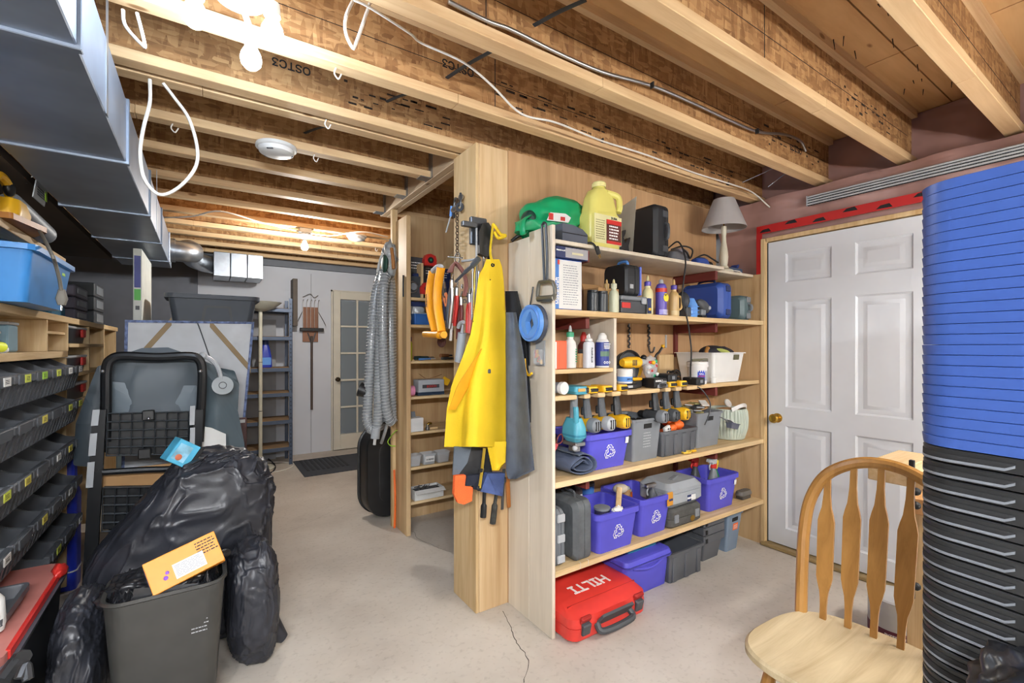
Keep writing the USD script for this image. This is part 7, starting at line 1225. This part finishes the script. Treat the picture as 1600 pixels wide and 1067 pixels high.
q = A([-.055, 1.955, .56]); t = Thing('orange_carton', 'bright orange printed carton dumped in the wastebin', 'box', tuple(q), 6, rx=-28, ry=-17); t.p('body', bx(-.105, .105, -.03, .03, -.055, .055, .002), ORBOX, False); t.p('label', bx(-.035, .055, -.0315, -.03, -.04, .01), PAPER, False); t.p('print', mv(lines(.08, .04, 8, 2), .01, -.0315, -.015), plain('print_grey', '9a9ca2', .7), False); t.p('print', mv(lines(.06, .05, 5, 3), .07, -.0305, .02), INK, False); t.p('dots', cat(mv(ball(.008, 2), -.06, -.026, -.02), mv(ball(.007, 2), -.052, -.026, -.006)), plain('dot_violet', '8a5ad0', .5), True); t.p('end_print', bx(-.107, -.105, -.02, .02, -.04, .04), plain('carton_dark', '4a3350', .6, var=.6, vs=60), False)
one('black_rod', 'black curved plastic handle resting on the rim of the wastebin', 'handle', tube([(.04, 1.97, .53), (.055, 1.98, .555), (.07, 2.02, .54), (.06, 2.06, .52)], .013), BLACKP)
one('white_paper', 'torn white paper behind the orange carton in the wastebin', 'paper', mv(rt(cbx(.08, .003, .05), 'y', -20), -.06, 2.0, .55), PAPER, False)

# ================================================================== right foreground: chair, nested totes, paint tin
# chair
t = Thing('windsor_chair', 'honey oak arrow-back chair with bow back in the right foreground', 'chair', (1.463, .522, 0), -85)
a = np.linspace(0, 2 * np.pi, 73)[:-1]; sh_ = [(0.235 * np.sign(np.cos(x)) * abs(np.cos(x)) ** .62, 0.215 * np.sign(np.sin(x)) * abs(np.sin(x)) ** .68) for x in a]; sh_ = A(sh_); sh_[:, 0] *= 1 - .12 * (sh_[:, 1] / .215)
R_ = lambda s, z_, dip=0: np.c_[sh_ * s, np.full(len(sh_), z_)]
t.p('seat', loft([R_(.93, .425), R_(1.0, .437), R_(1.0, .452), R_(.97, .459), R_(.8, .456), R_(.5, .450), R_(.2, .449)]), SEATW, 40)
bow = [(-.185, .155, .45), (-.192, .185, .58), (-.196, .215, .70), (-.185, .236, .80), (-.145, .252, .885), (-.075, .262, .935), (0, .266, .95), (.075, .262, .935), (.145, .252, .885), (.185, .236, .80), (.196, .215, .70), (.192, .185, .58), (.185, .155, .45)]
t.p('bow', tube(bow, .0155, 10, 6, (1.0, 1.15)), OAK)
for k in range(5):
    s = (k - 2) / 2; p = A((s * .125, .172 - .012 * s * s, .452)); q = A((s * .125 * 1.12, .262 - .008 * s * s, .945 - .055 * s * s)); zz = np.linspace(0, 1, 22); hw = np.interp(zz, [0, .12, .20, .27, .68, .76, .86, 1], [.0085, .0085, .012, .0215, .023, .013, .009, .0085]); rings = [np.c_[(p + (q - p) * z0)[0] + A([-h, h, h, -h]), (p + (q - p) * z0)[1] + A([-.0055, -.0055, .0055, .0055]), np.full(4, (p + (q - p) * z0)[2])] for z0, h in zip(zz, hw)]
    t.p('spindle', loft(rings), OAK, 35)
legs = {}
for sx in (-1, 1):
    for sy in (-1, 1):
        top, bot = A((sx * .155, sy * .135, .43)), A((sx * .215, sy * .205, 0)); legs[sx, sy] = (top, bot); z0 = np.linspace(0, 1, 15); t.p('leg', tube([top + (bot - top) * s for s in z0], np.interp(z0, [0, .2, .5, .62, .7, 1], [.014, .019, .022, .018, .021, .013]), 10, 0), OAK)
mid = lambda sx, sy, s: legs[sx, sy][0] * (1 - s) + legs[sx, sy][1] * s
for sx in (-1, 1): t.p('stretcher', tube([mid(sx, -1, .55), (mid(sx, -1, .55) + mid(sx, 1, .55)) / 2, mid(sx, 1, .55)], [.009] * 4 + [.013] * 5 + [.009] * 4, 8), OAK)
t.p('stretcher', tube([(mid(-1, -1, .55) + mid(-1, 1, .55)) / 2, A((0, 0, .20)), (mid(1, -1, .55) + mid(1, 1, .55)) / 2], [.009] * 4 + [.013] * 5 + [.009] * 4, 8), OAK)
# nested totes: black below, blue above; the whole stack stands a little askew
TW, TD, SROT = .44, .62, -6.5
cs, sn = math.cos(math.radians(SROT)), math.sin(math.radians(SROT)); far = A([1.070, .296]); TX, TY = far + A([TW / 2 * cs + TD / 2 * sn, TW / 2 * sn - TD / 2 * cs])
HB, HU, ZB, NB, NU = .0268, .0178, 1.135, 19, 26
base = Thing('nested_tote', 'deep black tote at the foot of the tall nested stack on the right', 'tote', (TX, TY, 0), SROT); base.p('body', lz([(TW * .84, TD * .88, .05, .002), (TW * .92, TD * .94, .06, ZB - HB * NB - .004)], 6), BLACKP)
black = blue = None
STB = plain('stack_black', '232425', .36, var=.25, vs=7); LIPG = plain('lip_grey', '75797f', .4)
for k in range(NB):
    zk = ZB - HB * (NB - k); lab = f'black handled tote in the tall nested stack on the right, {ORD[NB - 1 - k]} below the blue ones'
    if black is None:
        black = b = Thing('nested_tote', lab, 'tote', (TX, TY, zk), SROT, 'black nested totes in the tall stack'); e = .0016
        b.p('body', lz([(TW - .03, TD - .03, .055, .0004), (TW - .002, TD - .002, .062, .0012), (TW, TD, .063, .003), (TW + .002, TD + .002, .064, HB - e - .002), (TW - .002, TD - .002, .062, HB - e), (TW - .05, TD - .05, .05, HB - e - .001)], 8), STB)
        cxn, cyn, R0_ = -TW / 2, TD / 2, .063; cr = lambda r, a_: (cxn + R0_ + r * math.cos(math.radians(a_)), cyn - R0_ + r * math.sin(math.radians(a_)))
        path = [cr(R0_ + .0006, a_) for a_ in np.linspace(100, 180, 9)] + [(cxn - .0012, cyn - R0_ - s) for s in (.02, .045, .06, .072)]
        n_p = len(path); top = np.full(n_p, .0165); bot = np.interp(np.arange(n_p), [0, 2, n_p - 2, n_p - 1], [.010, .0065, .0085, .0155])
        wall = lambda t0, t1, o: solid(A([[(p[0] - o * .7, p[1] + o * .2, a1), (p[0] - o * .7, p[1] + o * .2, a2)] for p, a1, a2 in zip(path, t0, t1)]), .0012)
        b.p('hand_slot', wall(bot, top, .0008), INK, True); b.p('handle_lip', wall(bot - .0045, bot, .0016), LIPG, True)
    else: black.copy((TX, TY, zk), SROT, lab)
for k in range(NU):
    zk = ZB + HU * k; lab = f'blue tote in the tall nested stack on the right, {ORD[k]} above the black ones'
    if blue is None:
        blue = Thing('nested_tote', lab, 'tote', (TX, TY, zk), SROT, 'blue nested totes in the tall stack')
        blue.p('body', lz([(TW - .03, TD - .03, .055, 0), (TW + .001, TD + .001, .063, .0004), (TW + .005, TD + .005, .065, HU - .0012), (TW + .001, TD + .001, .063, HU - .0003), (TW - .06, TD - .06, .05, HU - .0003)], 8), TOTEB)
    else: blue.copy((TX, TY, zk), SROT, lab)
V, Fb = ball(1, 4); one('black_sack', 'crumpled black bag at the bottom right corner of the picture', 'bag', mv((V * A([.10, .09, .10]) * (1 + (meshkit.fbm(V * 3, 4, 4) - .5)[:, None] * .7), Fb), .93, .10, .80), BAG, True)
one('sack_stool', 'dark crate under the black bag at the bottom right', 'crate', bx(.84, 1.02, .0, .20, 0, .715, .01), BLACKP, False)
# paint tin
t = Thing('paint_tin', 'large steel paint tin with a maroon label behind the chair', 'tin', (2.58, .765, 0)); r = .10; t.p('tin', lathe([(0, 0), (r, 0), (r + .003, .004), (r, .008), (r, .185), (r + .003, .19), (r - .008, .194), (r - .02, .188), (0, .188)], 36), plain('tin_pale', 'b3b4b4', .4, .2)); t.p('label', band(r, .02, .07, 40), MAROON); t.p('lettering', wraptext('INTERIOR PAINT', .011, r + .001, .05, -150), WINK, False); t.p('lettering', wraptext('SATIN FINISH', .009, r + .001, .033, -150), WINK, False); t.p('handle', tube([(-.09, 0, .14), (-.06, -.07, .1), (.04, -.09, .1), (.09, 0, .14)], .002, 5), STEEL)
# pale timber vice behind the totes
t = Thing('timber_vice', 'pale timber jig with dark clamps behind the chair back', 'jig', (2.20, .665, 0)); t.p('post', bx(.16, .22, -.06, .0, 0, .80, .003), PINE_Z, False); t.p('foot', bx(.06, .30, -.14, .05, 0, .03, .003), PINE_X, False); t.p('top_block', bx(-.08, .24, -.07, .05, .80, .872, .003), PINE_X, False); t.p('low_block', bx(-.02, .22, -.12, -.061, .69, .75, .003), plain('block_peach', 'b98a58', .6), False); t.p('clamp_bar', bx(-.085, -.07, -.09, -.075, .40, .90, .002), INK, False); 
for z_ in (.45, .74, .79): t.p('clamp_knob', mv(ball(.014, 2), -.08, -.095, z_), INK, True)
